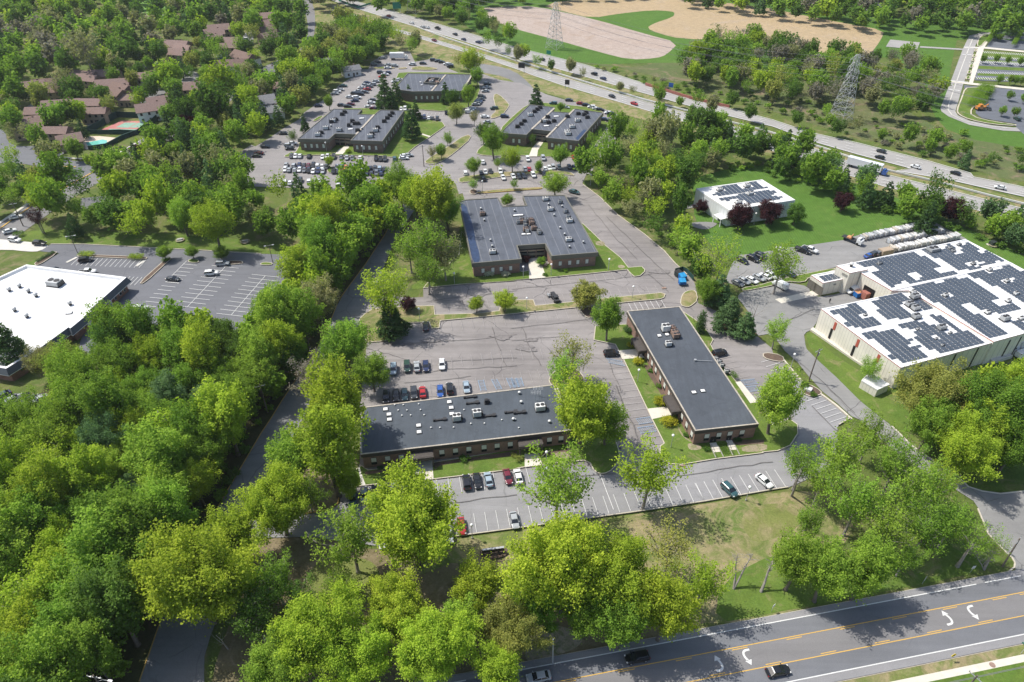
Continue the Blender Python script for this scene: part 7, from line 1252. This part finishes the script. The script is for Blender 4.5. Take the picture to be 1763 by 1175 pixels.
T(365,385,68,'oak','Y','rounded yellow tree on the park lawn behind the bank car park'); T(312,370,50,'oak','L','light green tree left of the rounded yellow one'); T(62,375,34,'airy','P','small reddish brown tree by the white cars on the town road'); T(15,595,75,'pine','D','dark wide pine in front of the white roof at the left edge',asp=.7)
T(70,625,50,'oak','A','tan green tree below the white roof building'); T(105,625,66,'oak','O','olive tree right of the tan one below the white roof')
for z, x, y, w_, k, c, lb in (('n2',400,240,200,'oakF','O','golden tree among the townhouses at the upper left'),('n2',750,190,210,'oakF','K','dark green rounded tree among townhouses'),('n2',1420,260,150,'oakF','G','green tree beside the white parked cars of the townhouses'),('n2',770,420,200,'oakF','Y','yellow tree left of the tennis court'),('n2',540,470,230,'oakF','G','broad green tree left of the tennis court'),('n2',110,510,230,'oakF','G','large green tree at the residential road bend'),('n2',750,800,160,'oakF','G','dark round tree in front of the clubhouse'),('n2',550,800,130,'oakF','G','small round tree inside the curved path'),('n2',460,710,90,'pineF','D','small cone shaped evergreen at the path'),('n2',1540,670,120,'dense','P','taller purple tree beside the town road'),('n2',1410,840,180,'dense','P','broad purple tree beside the town road'),('n2',1535,860,70,'pineF','D','dark narrow evergreen between the purple trees'),('n2',1700,560,170,'pineF','D','dark evergreen right of the tennis court'),('n2',1650,800,160,'oakF','L','bright green tree right of the purple ones'),('n2',1060,1000,240,'oakF','G','tall green tree at the road junction'),('n2',920,920,120,'oakF','Y','yellow tree at the road junction'),('n2',820,600,120,'pineF','D','dark clump beside the tennis fence'),
    ('n2',270,620,180,'airyF','A','tan blossoming tree before the house at the bend'),('n2',600,150,200,'airyF','A','wide tan blossoming tree before the brown house'),('n2',1100,340,180,'airyF','O','olive airy tree above the tennis court'),('00',1270,830,110,'dense','P','purple tree between the estate and the town road'),('00',560,330,260,'airyF','A','huge tan crowned tree at the edge of the upper left wood'),
    ('n3',820,820,300,'oakF','Y','big yellow tree with leaning trunk in the upper estate'),('n3',740,1030,330,'oakF','K','broad dark green tree below the big yellow one'),('n3',400,1010,190,'pineF','D','tall dark evergreen right of the white walled house'),('n3',300,760,240,'oakF','Y','bright tree beside the estate court'),('n3',1030,1010,100,'pineF','D','small dark evergreen by the orange house'),
    ('k5',720,600,230,'pine','D','broad dark pine left of the farthest office, left one'),('k5',830,570,150,'pine','D','dark pine touching the farthest office wall'),('k5',780,680,170,'pine','D','lower dark pine before the farthest office'),('k5',960,580,90,'pine','S','slim pine in front of the farthest office wall'),('k5',1030,760,120,'pine','D','dark pine between the two dark offices, upper'),('k5',980,890,210,'pine','D','big dark pine at the right end of the dark two winged office'),('k5',1330,590,130,'pine','D','dark pine at the right half of the farthest office'),('k5',1410,640,150,'oak','K','deep green tree at the lawn right of the farthest office'),('k5',1560,610,170,'oak','G','bright green round tree at the lawn right of the farthest office'),('k5',1590,270,220,'oak','Y','big yellow green tree behind the farthest office'),('k5',1650,410,140,'oak','G','green tree at the right rear corner of the farthest office'),('k5',1440,790,150,'oak','O','golden small tree on the island below the farthest office'),('k5',1620,830,120,'airy','A','tan tree on the road island'),('k5',1350,1040,100,'airy','G','slim young tree beside the north road'),('k5',150,680,110,'oak','G','small round tree on the left lot island'),
    ('k3',195,310,110,'pine','D','conical dark evergreen left of the two winged dark office'),('k3',80,440,110,'airy','K','thin dark tree at the left office corner'),('k3',450,690,90,'oak','Y','small yellow tree in the middle of the double car row'),('k3',640,590,80,'bush','Y','yellow shrub beside the walk of the two winged office'),('k3',1580,590,120,'oak','G','dark tree on the long road island'),('k3',1490,600,110,'airy','A','tan airy tree on the long road island'),('k3',1665,480,90,'airy','G','slim tree on the road island tip'),
    ('k4',350,470,260,'oak','G','large green tree left of the office right of centre'),('k4',250,400,160,'oak','K','deep green tree behind the large one'),('k4',540,670,180,'oak','Y','yellow tree in the row before the office right of centre'),('k4',1030,630,170,'oak','L','light green tree before the right wing'),('k4',810,740,90,'oak','G','small green tree in the car row'),('k4',390,710,90,'airy','L','airy tree in the car row'),('k4',150,740,150,'oak','G','green tree at the left end of the car row'),('k4',1030,145,80,'oak','G','small tree in the rear court of the office right of centre'),('k4',780,60,170,'pine','D','tall dark pine behind the office right of centre'),('k4',740,470,90,'airy','K','dark slim tree at the entrance of the office right of centre'),('k4',1340,470,120,'airy','G','airy tree along the right wall')): T(x, y, w_, k, c, lb, z=z)
# dead trees on the dry lawn
def dead_tree(base, tops, label):
    p = P(*base); mb = MB(); g = random.Random(int(base[0]))
    for (x, y, h, r) in tops:
        q = P(x, y, h); d = q-p; d.z = h; pts = [Vector((0,0,0)), d*.3+Vector((.1,.1,0)), d*.65-Vector((.12,0,0)), d]; mb.tube(pts, [r*1.35, r, r*.75, r*.3], 7)
        for k in range(15):
            t = g.uniform(.5,1); a = d*t; e = a+Vector((g.uniform(-1,1), g.uniform(-1,1), g.uniform(.1,1)))*g.uniform(.6,1.9); m_ = a.lerp(e, .5)+Vector((0,0,.12)); mb.tube([a, m_, e], [r*.3, r*.18, .025], 4)
            for _ in range(2): mb.tube([m_, m_+Vector((g.uniform(-1,1), g.uniform(-1,1), g.uniform(0,.9)))*.7], [r*.12, .02], 4)
    o = mb.build('dead_tree', 'bark_grey'); o.location = p; tag(o, label, 'tree', 'dead trees on the dry lawn')
dead_tree(Z('23', 1500,545)[0], [(*Z('23', 1527,310)[0], 8.0, .2), (*Z('23', 1630,310)[0], 8.5, .2)], 'forked dead grey tree on the lawn above the road'); dead_tree(Z('23', 1685,565)[0], [(*Z('33', 70,350)[0], 7.6, .25)], 'single dead grey tree right of the forked one'); dead_tree(Z('33', 1310,395)[0], [(*Z('33', 1420,240)[0], 9, .32)], 'thick leaning grey trunk near the side road junction'); dead_tree(Z('33', 1490,415)[0], [(*Z('33', 1560,300)[0], 6, .22), (*Z('33', 1440,310)[0], 5, .12)], 'forked thin grey trunk beside the thick leaning one')
for a_, b2_, lb in (((790,1085), (910,880), 'left'), ((905,1170), (1030,960), 'middle'), ((195,1075), (260,910), 'far left')): dead_tree(Z('32', *a_)[0], [(*Z('32', *b2_)[0], 13, .24)], 'tall bare leaning trunk in the lower right grove, %s one' % lb)
# -- woods, scattered tree by tree
mix1 = [('Y',2),('G',5),('L',4),('K',1.6),('S',.3)]; mixG = [('G',4),('K',3),('L',1.5),('Y',1),('A',.5)]; mixF = [('G',3),('K',3),('Y',1.6),('L',1.5),('A',1.3),('O',.8)]
region(PX(-60,730, 0,715, 60,700, 110,665, 150,615, 200,580, 300,560, 430,590, 470,630, 470,680, 430,760, 400,820, 375,860, 330,900, 280,960, 240,1050, 215,1110, 190,1260, -60,1260), 6.0, 4.6, 7.2, mix1, [('oak',5),('tall',3),('oakL',1.6),('airy',.8)], 'in the dense wood left of the entrance drive', 1, 9)
region(PX(110,612, 170,600, 230,580, 340,560, 440,568, 480,600, 500,560, 520,640, 470,660, 440,640, 380,590, 300,585, 200,620), 6.2, 4.2, 6, mix1, [('oak',4),('tall',2),('airy',1)], 'at the upper edge of the dense wood below the bank car park', 2, 9)
region(PX(455,530, 480,480, 520,440, 545,405, 575,360, 615,325, 680,318, 700,330, 675,385, 640,430, 610,460, 585,505, 545,560, 540,600, 500,640, 470,600), 6.3, 4.5, 6.6, [('Y',4),('L',4),('G',2.5),('O',.8),('A',.4)], [('oak',5),('tall',3),('airy',1)], 'in the wood between the bank car park and the entrance drive', 3, 9)
region(PX(30,325, 100,315, 170,325, 230,330, 330,325, 420,325, 520,320, 600,330, 560,360, 520,395, 470,400, 420,375, 340,360, 280,385, 200,392, 130,385, 60,350), 7.2, 4.2, 6.4, [('Y',3),('G',3),('K',2),('A',.8),('L',2.5)], [('oak',4),('tall',2),('airy',1.5),('pine',.5)], 'in the tree belt behind the park lawn', 4, 8)
region(PX(195,265, 280,236, 335,206, 380,170, 420,160, 470,190, 510,215, 480,250, 430,290, 410,325, 330,325, 230,325, 190,300), 7, 4, 6.5, mixF, [('oak',4),('pine',2.5),('airy',1.2)], 'in the mixed wood between town road and crowded car park', 5, 8)
region(PX(400,150, 440,120, 500,95, 560,80, 620,75, 640,110, 600,130, 560,160, 540,190, 500,215, 470,190), 7.2, 4, 6.5, mixF, [('oak',4),('pine',2.5),('airy',1)], 'in the mixed wood left of the farthest office', 6, 8)
region(PX(530,90, 560,50, 590,20, 650,40, 720,70, 800,100, 830,125, 760,120, 700,100, 640,95, 600,120), 7.5, 4, 6, mixF, [('oakF',4),('airyF',1.5)], 'in the tree belt between the motorway and the farthest office', 7, 8)
region(PX(985,270, 1030,235, 1070,200, 1120,210, 1190,240, 1270,260, 1240,290, 1200,310, 1170,330, 1180,380, 1215,440, 1240,470, 1210,490, 1180,450, 1150,420, 1110,390, 1060,350, 1020,320), 6.8, 3.6, 5.6, [('Y',2.5),('G',3),('L',2),('A',2),('K',1)], [('oak',3),('airy',3),('tall',2)], 'in the tree belt right of the wide aisle', 8, 8)
region(PX(1190,200, 1260,210, 1330,225, 1400,255, 1460,285, 1520,305, 1600,330, 1680,355, 1763,365, 1830,420, 1763,425, 1690,400, 1600,375, 1540,345, 1470,325, 1400,310, 1330,290, 1250,280, 1180,240), 7, 3.8, 6, [('K',3),('G',4),('L',1.5),('S',1)], [('oak',3),('airy',1.5),('pine',2)], 'in the belt between the mown lawn and the motorway', 9, 7)
region(PX(880,150, 950,165, 1020,185, 1090,200, 1060,225, 1000,215, 930,190, 870,165), 7.5, 2.6, 4.4, [('G',2),('K',2),('B',1),('A',1)], [('airyF',3),('oakF',2),('pineF',1)], 'in the thin belt along the near motorway shoulder', 10, 7)
region(PX(1170,95, 1230,62, 1330,60, 1400,85, 1480,85, 1480,130, 1440,165, 1360,160, 1260,140, 1190,130), 8, 4, 6.4, mixF+[('B',2)], [('oakF',5),('airyF',2)], 'in the wood below the ploughed fields', 11, 8)
region(PX(1480,100, 1540,85, 1600,105, 1620,150, 1590,185, 1530,190, 1480,160), 8.5, 3.5, 5.5, mixF+[('B',3)], [('oakF',4),('airyF',3)], 'in the greyish wood right of the large transmission tower', 12, 8)
region(PX(1300,200, 1380,215, 1500,250, 1600,285, 1700,300, 1800,330, 1800,280, 1700,265, 1620,235, 1500,215, 1400,185, 1250,170, 1100,140, 1000,120, 890,95, 860,80, 860,100, 1000,140, 1150,180), 9, 2.4, 4.2, [('G',3),('K',2),('A',2),('L',1)], [('oakF',3),('airyF',2),('pineF',.5)], 'scattered in the scrub beyond the motorway', 13, 4, dens=.75)
region(PX(740,10, 790,-5, 830,20, 880,60, 940,80, 900,90, 840,70, 780,45, 730,30), 9, 3.4, 5.4, mixF, [('oakF',4),('airyF',2)], 'in the tree strip along the far motorway shoulder', 14, 6)
region(PX(1170,-30, 1500,-40, 1850,-40, 1850,50, 1700,45, 1560,38, 1480,32, 1400,22, 1290,5, 1180,-8), 10, 4.5, 7, [('G',4),('K',4),('L',1),('Y',1),('B',1)], [('oakV',5),('pineV',.6)], 'in the far wood', 15, 9)
region(PX(640,-60, 1180,-60, 1100,-22, 900,-8, 760,4, 690,15, 640,5), 11, 4.5, 6.5, mixG, [('oakV',5)], 'in the far wood', 16, 9)
region(PX(-80,60, -80,-60, 640,-60, 620,-10, 535,5, 520,60, 500,90, 470,60, 420,50, 360,40, 300,75, 260,90, 200,105, 150,130, 80,150, 0,170, -80,190), 10, 4.6, 7, mixG+[('A',1.3),('B',.8)], [('oakV',6),('pineV',1.5)], 'in the upper left wood', 17, 9, excr=2)
region(PX(-60,190, 0,165, 100,140, 200,105, 300,80, 420,55, 500,80, 520,95, 440,130, 400,160, 330,200, 260,225, 180,250, 130,290, 80,320, 0,350, -60,380), 9.5, 3.0, 5.6, mixF, [('oakF',5),('airyF',2.2),('pineF',1)], 'in the gardens of the townhouses', 18, 6)
region(PX(-60,260, 30,290, 90,290, 60,340, 20,360, -60,380), 8, 3.4, 5, mixF, [('oakF',4),('airyF',2)], 'in the thicket left of the town road', 19, 7)
region(PX(500,985, 560,960, 600,1010, 540,1060, 440,1100, 400,1080, 420,1000), 8.5, 3.5, 5, [('G',3),('K',2)], [('airy',2),('oak',1)], 'in the shaded grove right of the drive', 20, 6, dens=.8)
region(PX(1640,620, 1763,640, 1850,680, 1850,800, 1763,790, 1650,800, 1600,740, 1590,680), 10, 4.5, 6.5, [('G',2),('Y',2)], [('oak',1)], 'in the grove below the warehouse', 21, 8)
# shrubs
SH = 'shrubs'
def B(z, x, y, w_, col, label, key='bush', asp=1.0): T(x, y, w_, key, col, label, z=z, asp=asp)
for a in (('22',858,165,100,'U','wide golden yellow shrub just below the upper walk of the narrow office'),('22',1066,565,125,'U','wide golden yellow shrub below the lower walk of the narrow office'),('22',1010,435,110,'U','golden yellow shrub above the lower walk of the narrow office'),('22',805,55,75,'U','golden shrub above the upper walk of the narrow office'),('22',942,232,56,'K','clipped green shrub along the narrow office wall, upper of two'),('22',998,333,60,'K','clipped green shrub along the narrow office wall, lower of two'),('22',1178,662,62,'K','clipped green shrub at the near left corner of the narrow office'),('22',1525,690,70,'D','dark round shrub right of the second steps'),('22',1315,755,70,'K','dark green low shrub left of the first steps'),('22',60,825,75,'O','olive shrub left of the second walk of the long low office'),('22',15,800,60,'O','second olive shrub farther left of the walk'),('22',205,800,50,'O','narrow olive shrub right of the second walk'),('12',1405,820,88,'K','dark clipped shrub at the middle of the long low wall'),('12',838,885,50,'D','dark shrub near the left end of the long low wall'),
          ('n6',620,995,40,'U','small yellow shrub left of the first walk'),('n6',640,1020,36,'U','second small yellow shrub left of the first walk'),('n6',882,965,42,'U','small yellow shrub right of the first walk'),('n6',882,992,42,'U','second small yellow shrub right of the first walk'),('n6',880,935,36,'G','little green shrub right of the first walk'),('32',282,325,85,'K','clipped hedge shrub beside the grey transformer box'),('32',345,390,60,'K','low shrub below the grey transformer box'),('21',370,690,50,'G','small shrub on the court office lawn'),('k1',935,960,70,'K','shrubs at the right of the court walk'),('21',790,1090,90,'D','dark shrubs at the top left corner of the narrow office'),('12',1500,0,1,'G','x')):
    if a[5] != 'x': B(*a)
def hedge(px0, px1, w_, h, col, label, n=9):
    a, b2 = P(*px0), P(*px1); d = b2-a; V = []; tv = []; cl = []; g = random.Random(int(px0[0])); L = d.length; m_ = max(3, int(L/(w_*.5)))
    for i in range(m_):
        for s in (-.22, .22): cl.append((L*(i+.5)/m_-L/2, s*w_, h*.55, w_*.42, g.random()))
    V, tv = leaf_mesh('hedge', cl, int(L*w_*120), .22, 3, low=-.2, shape='shell', flat=h/w_*1.1); o = link('hedge', quads_to_mesh('hedge', V, tv, 'leaf')); o.location = ((a.x+b2.x)/2, (a.y+b2.y)/2, .15); o.rotation_euler = (0,0,math.atan2(d.y, d.x)); o.color = (*TC[col][1], 1); tag(o, label, 'hedge')
hedge(Z('01', 545,595)[0], Z('01', 638,597)[0], 2.8, 1.7, 'Y', 'clipped yellow green hedge, left one at the bank car park'); hedge(Z('01', 880,612)[0], Z('01', 970,615)[0], 2.8, 1.7, 'Y', 'clipped yellow green hedge, right one at the bank car park'); hedge(Z('01', 1100,635)[0], Z('01', 1145,618)[0], 2, 1.0, 'G', 'low green hedge at the tip of the narrow mulch bed'); hedge(Z('01', 100,465)[0], Z('01', 165,450)[0], 2.5, 1.6, 'K', 'dark hedge beside the white car on the driveway apron'); hedge(Z('01', 250,640)[0], Z('01', 370,575)[0], 1.6, 1.0, 'D', 'line of dark low shrubs above the white roof'); hedge(Z('n4', 1,1)[0], Z('n4', 3,3)[0], 1, 1, 'G', 'x') if 0 else None
hedge(Z('m3', 870,780)[0], Z('m3', 960,1000)[0], 2.6, .5, 'K', 'clipped ground cover between the two flights of steps'); hedge(Z('22', 1480,255)[0], Z('22', 1515,300)[0], 1.4, 1.6, 'K', 'clipped hedge along the far wall of the narrow office'); hedge(Z('n1', 520,880)[0], Z('n1', 650,690)[0], 7, 3, 'G', 'overgrown hedge at the far corner car park'); hedge(Z('n1', 640,275)[0], Z('n1', 745,120)[0], 2.5, 4, 'G', 'tall narrow hedge at the far car park, left one'); hedge(Z('n1', 890,300)[0], Z('n1', 975,165)[0], 2.5, 4, 'G', 'tall narrow hedge at the far car park, right one')
region(PX(1290,185, 1380,205, 1500,240, 1620,275, 1763,300, 1763,260, 1640,225, 1500,205, 1400,170, 1200,150, 1000,108, 900,88, 900,100, 1050,140, 1180,170), 5, 1.1, 2.6, [('G',3),('K',2),('A',3),('B',2)], [('bushF',1)], 'bush in the scrub beyond the motorway', 31, 1, dens=.8)
region(PX(1200,290, 1290,290, 1400,320, 1480,350, 1580,385, 1700,420, 1763,440, 1763,420, 1690,385, 1600,350, 1500,320, 1400,300, 1300,280), 4.2, 1.3, 2.5, [('G',3),('K',2),('L',2)], [('bushF',1)], 'bush along the edge of the mown lawn', 32, 1)
region(PX(990,275, 1050,330, 1110,385, 1160,430, 1200,480, 1215,470, 1180,430, 1120,370, 1060,320, 1010,280), 4.5, 1.0, 1.9, [('G',3),('K',2),('A',1)], [('bushF',1)], 'bush along the wide aisle', 33, 1)
region(PX(445,760, 470,700, 500,650, 540,590, 590,510, 640,440, 690,370, 670,370, 620,430, 575,500, 530,580, 480,660, 430,750, 380,850, 400,850), 4.6, 1.2, 2.2, [('K',3),('G',2)], [('bushF',1)], 'bush along the shaded left edge of the entrance drive', 34, 1)
for x, y in (*Z('n1', 640,790, 850,810, 780,960, 905,970, 990,840, 725,450, 835,465, 955,475, 600,450, 860,655, 910,660, 970,665, 755,650, 760,240),): TREES.append(dict(p=P(x, y), key='oakF', sx=.42, sz=.42, col='G', label=None, place='in the far corner car park', px=x, size=18, h=5, seed=int(x), exp=True))

region(PX(-60,740, 0,725, 60,710, 150,640, 300,590, 430,600, 470,660, 470,700, 430,780, 400,840, 375,880, 330,930, 280,990, 240,1080, 215,1140, 190,1260, -60,1260), 4.2, 1.4, 2.8, [('K',3),('G',3)], [('bushF',1)], 'bush under the dense wood', 35, 1)
# -- realise: the 300 trees (and 300 shrubs) that show largest are things of their own, the rest is one mass
def inview(t):
    p = t['p']+Vector((0,0,t['h']*.5)); d = depth(p); X = 881.5+CAM_F*p.x/d; upc = -p.y*math.sin(_p)*-1; 
    v = p-Vector((0,0,CAM_H)); yy = v.y*math.sin(_p)+v.z*math.cos(_p); Y = 587.5-CAM_F*yy/d; m = t['size']/2+15
    return -m < X < 1763+m and -m-20 < Y < 1175+m
isB = lambda t: t['key'].startswith('bush')
TREES = [t for t in TREES if inview(t) or t['exp']]
trees = sorted([t for t in TREES if not isB(t)], key=lambda t: (not t['exp'], -t['size'])); bushes = sorted([t for t in TREES if isB(t)], key=lambda t: (not t['exp'], -t['size']))
single = trees[:298]+bushes[:150]; mass = trees[298:]+bushes[150:]
KINDN = dict(oak='leafy tree', oakL='big leafy tree', tall='tall leafy tree', airy='thin leaved tree', sparse='sparse tree', dense='round tree', pine='pine tree', column='columnar evergreen', bush='shrub', oakF='leafy tree', airyF='thin leaved tree', pineF='evergreen', bushF='bush', oakV='leafy tree', pineV='evergreen', bare='bare tree')
OBN = dict(pine='pine_tree', pineF='pine_tree', pineV='pine_tree', bush='shrub', bushF='shrub', column='columnar_evergreen', bare='bare_tree')
bare_cache = {}
for t in single:
    rg = random.Random(t['seed']); key = t['key']; col = TC[t['col']][1]; v = 1+rg.uniform(-.14,.14); col = (col[0]*v*(1+rg.uniform(-.08,.08)), col[1]*v, col[2]*v, 1)
    o = bpy.data.objects.new(OBN.get(key, 'purple_tree' if t['col'] == 'P' else 'leafy_tree'), None); COL.objects.link(o); o.location = t['p']; o.rotation_euler = (0, 0, rg.uniform(0, 6.28)); o.scale = (t['sx'], t['sx']*rg.uniform(.92,1.08), t['sz']); o.color = col
    if key == 'bare':
        i = t['seed'] % 2
        if i not in bare_cache: bare_cache[i] = bare_mb(i+3, 5, 11).mesh('trunk', 'bark_grey')
        link('trunk', bare_cache[i], o)
    else:
        b_ = crown_me(key, t['seed']); c = link('crown', b_[2], o); c.color = col; link('stem' if isB(t) else 'trunk', b_[3], o)
    o['category'] = 'shrub' if isB(t) else 'tree'
    if t['label']: o['label'] = t['label']
    else: PENDING.append((t['px'], o, TC[t['col']][0]+' '+KINDN[key], t['place'], 'trees '+t['place'] if not isB(t) else 'shrubs, '+t['place'])); o['group'] = ('trees ' if not isB(t) else 'shrubs, ')+t['place']
def mass_mesh(items, name, label, cat):
    Vs, ts, cs = [], [], []
    for t in items:
        rg = random.Random(t['seed']); key = t['key']
        if key in ('oak', 'oakL', 'tall', 'dense', 'sparse', 'airy'): key = 'oakF' if key != 'airy' else 'airyF'
        if key in ('pine', 'column'): key = 'pineF'
        if key in ('bush',): key = 'bushF'
        if key == 'bare': continue
        V, tv, _, _, s = variant(key, t['seed']); a = rg.uniform(0, 6.28); ca, sa = math.cos(a), math.sin(a); s0 = SPEC[t['key']][0]; f = s0['R']/s['R']; fz = s0['H']/s['H']
        X = (V[:,0]*ca-V[:,1]*sa)*t['sx']*f+t['p'].x; Y = (V[:,0]*sa+V[:,1]*ca)*t['sx']*f+t['p'].y; Vs.append(np.stack([X, Y, V[:,2]*t['sz']*fz], 1)); ts.append(tv)
        col = TC[t['col']][1]; v = 1+rg.uniform(-.14,.14); cs.append(np.tile(np.array([col[0]*v, col[1]*v, col[2]*v, 1.0]), (len(V), 1)))
    if not Vs: return
    o = link(name, quads_to_mesh(name, np.concatenate(Vs), np.concatenate(ts), 'leaf_merged', np.concatenate(cs))); o['kind'] = 'stuff'; o['label'] = label; o['category'] = cat
mass_mesh([t for t in mass if not isB(t)], 'distant_woodland', 'distant woodland and smaller trees beyond the nearest ones', 'woodland'); mass_mesh([t for t in mass if isB(t)], 'scrub', 'low scrub and undergrowth', 'scrub')
print('TREES', len(trees), 'bushes', len(bushes), 'mass quads', sum(len(variant('oakV', 0)[0])//4 for _ in mass))
# -- labels that single things out: order within each look and place
from collections import defaultdict
grp = defaultdict(list)
for px, o, look, place, g_ in PENDING: grp[(look, place)].append((px, o, g_))
NUM = ['', 'only', 'two', 'three', 'four', 'five', 'six', 'seven', 'eight', 'nine', 'ten', 'eleven', 'twelve', 'thirteen', 'fourteen', 'fifteen', 'sixteen']
for (look, place), L in grp.items():
    L.sort(key=lambda t: t[0])
    for i, (px, o, g_) in enumerate(L):
        if len(L) == 1: o['label'] = 'only %s %s' % (look, place)
        elif len(L) <= 16: o['label'] = '%s %s from the left %s' % (ORD[i], look, place)
        else: o['label'] = '%s %s' % (look, place)
        w_ = o['label'].split()
        if len(w_) > 16: o['label'] = ' '.join(w_[:16])
# -- pale spring air over the far distance
mb = MB(); mb.box((0, 500, 74), (2600, 1900, 152)); m = bpy.data.materials.new('haze'); m.use_nodes = True; nt = m.node_tree; nt.nodes.remove(nt.nodes['Principled BSDF'])
vp = nt.nodes.new('ShaderNodeVolumePrincipled'); vp.inputs['Color'].default_value = (.92,.95,1,1); vp.inputs['Density'].default_value = .00007; vp.inputs['Anisotropy'].default_value = .3; nt.links.new(vp.outputs[0], nt.nodes['Material Output'].inputs['Volume']); MAT['haze'] = m
hz = mb.build('haze', 'haze'); hz['kind'] = 'stuff'
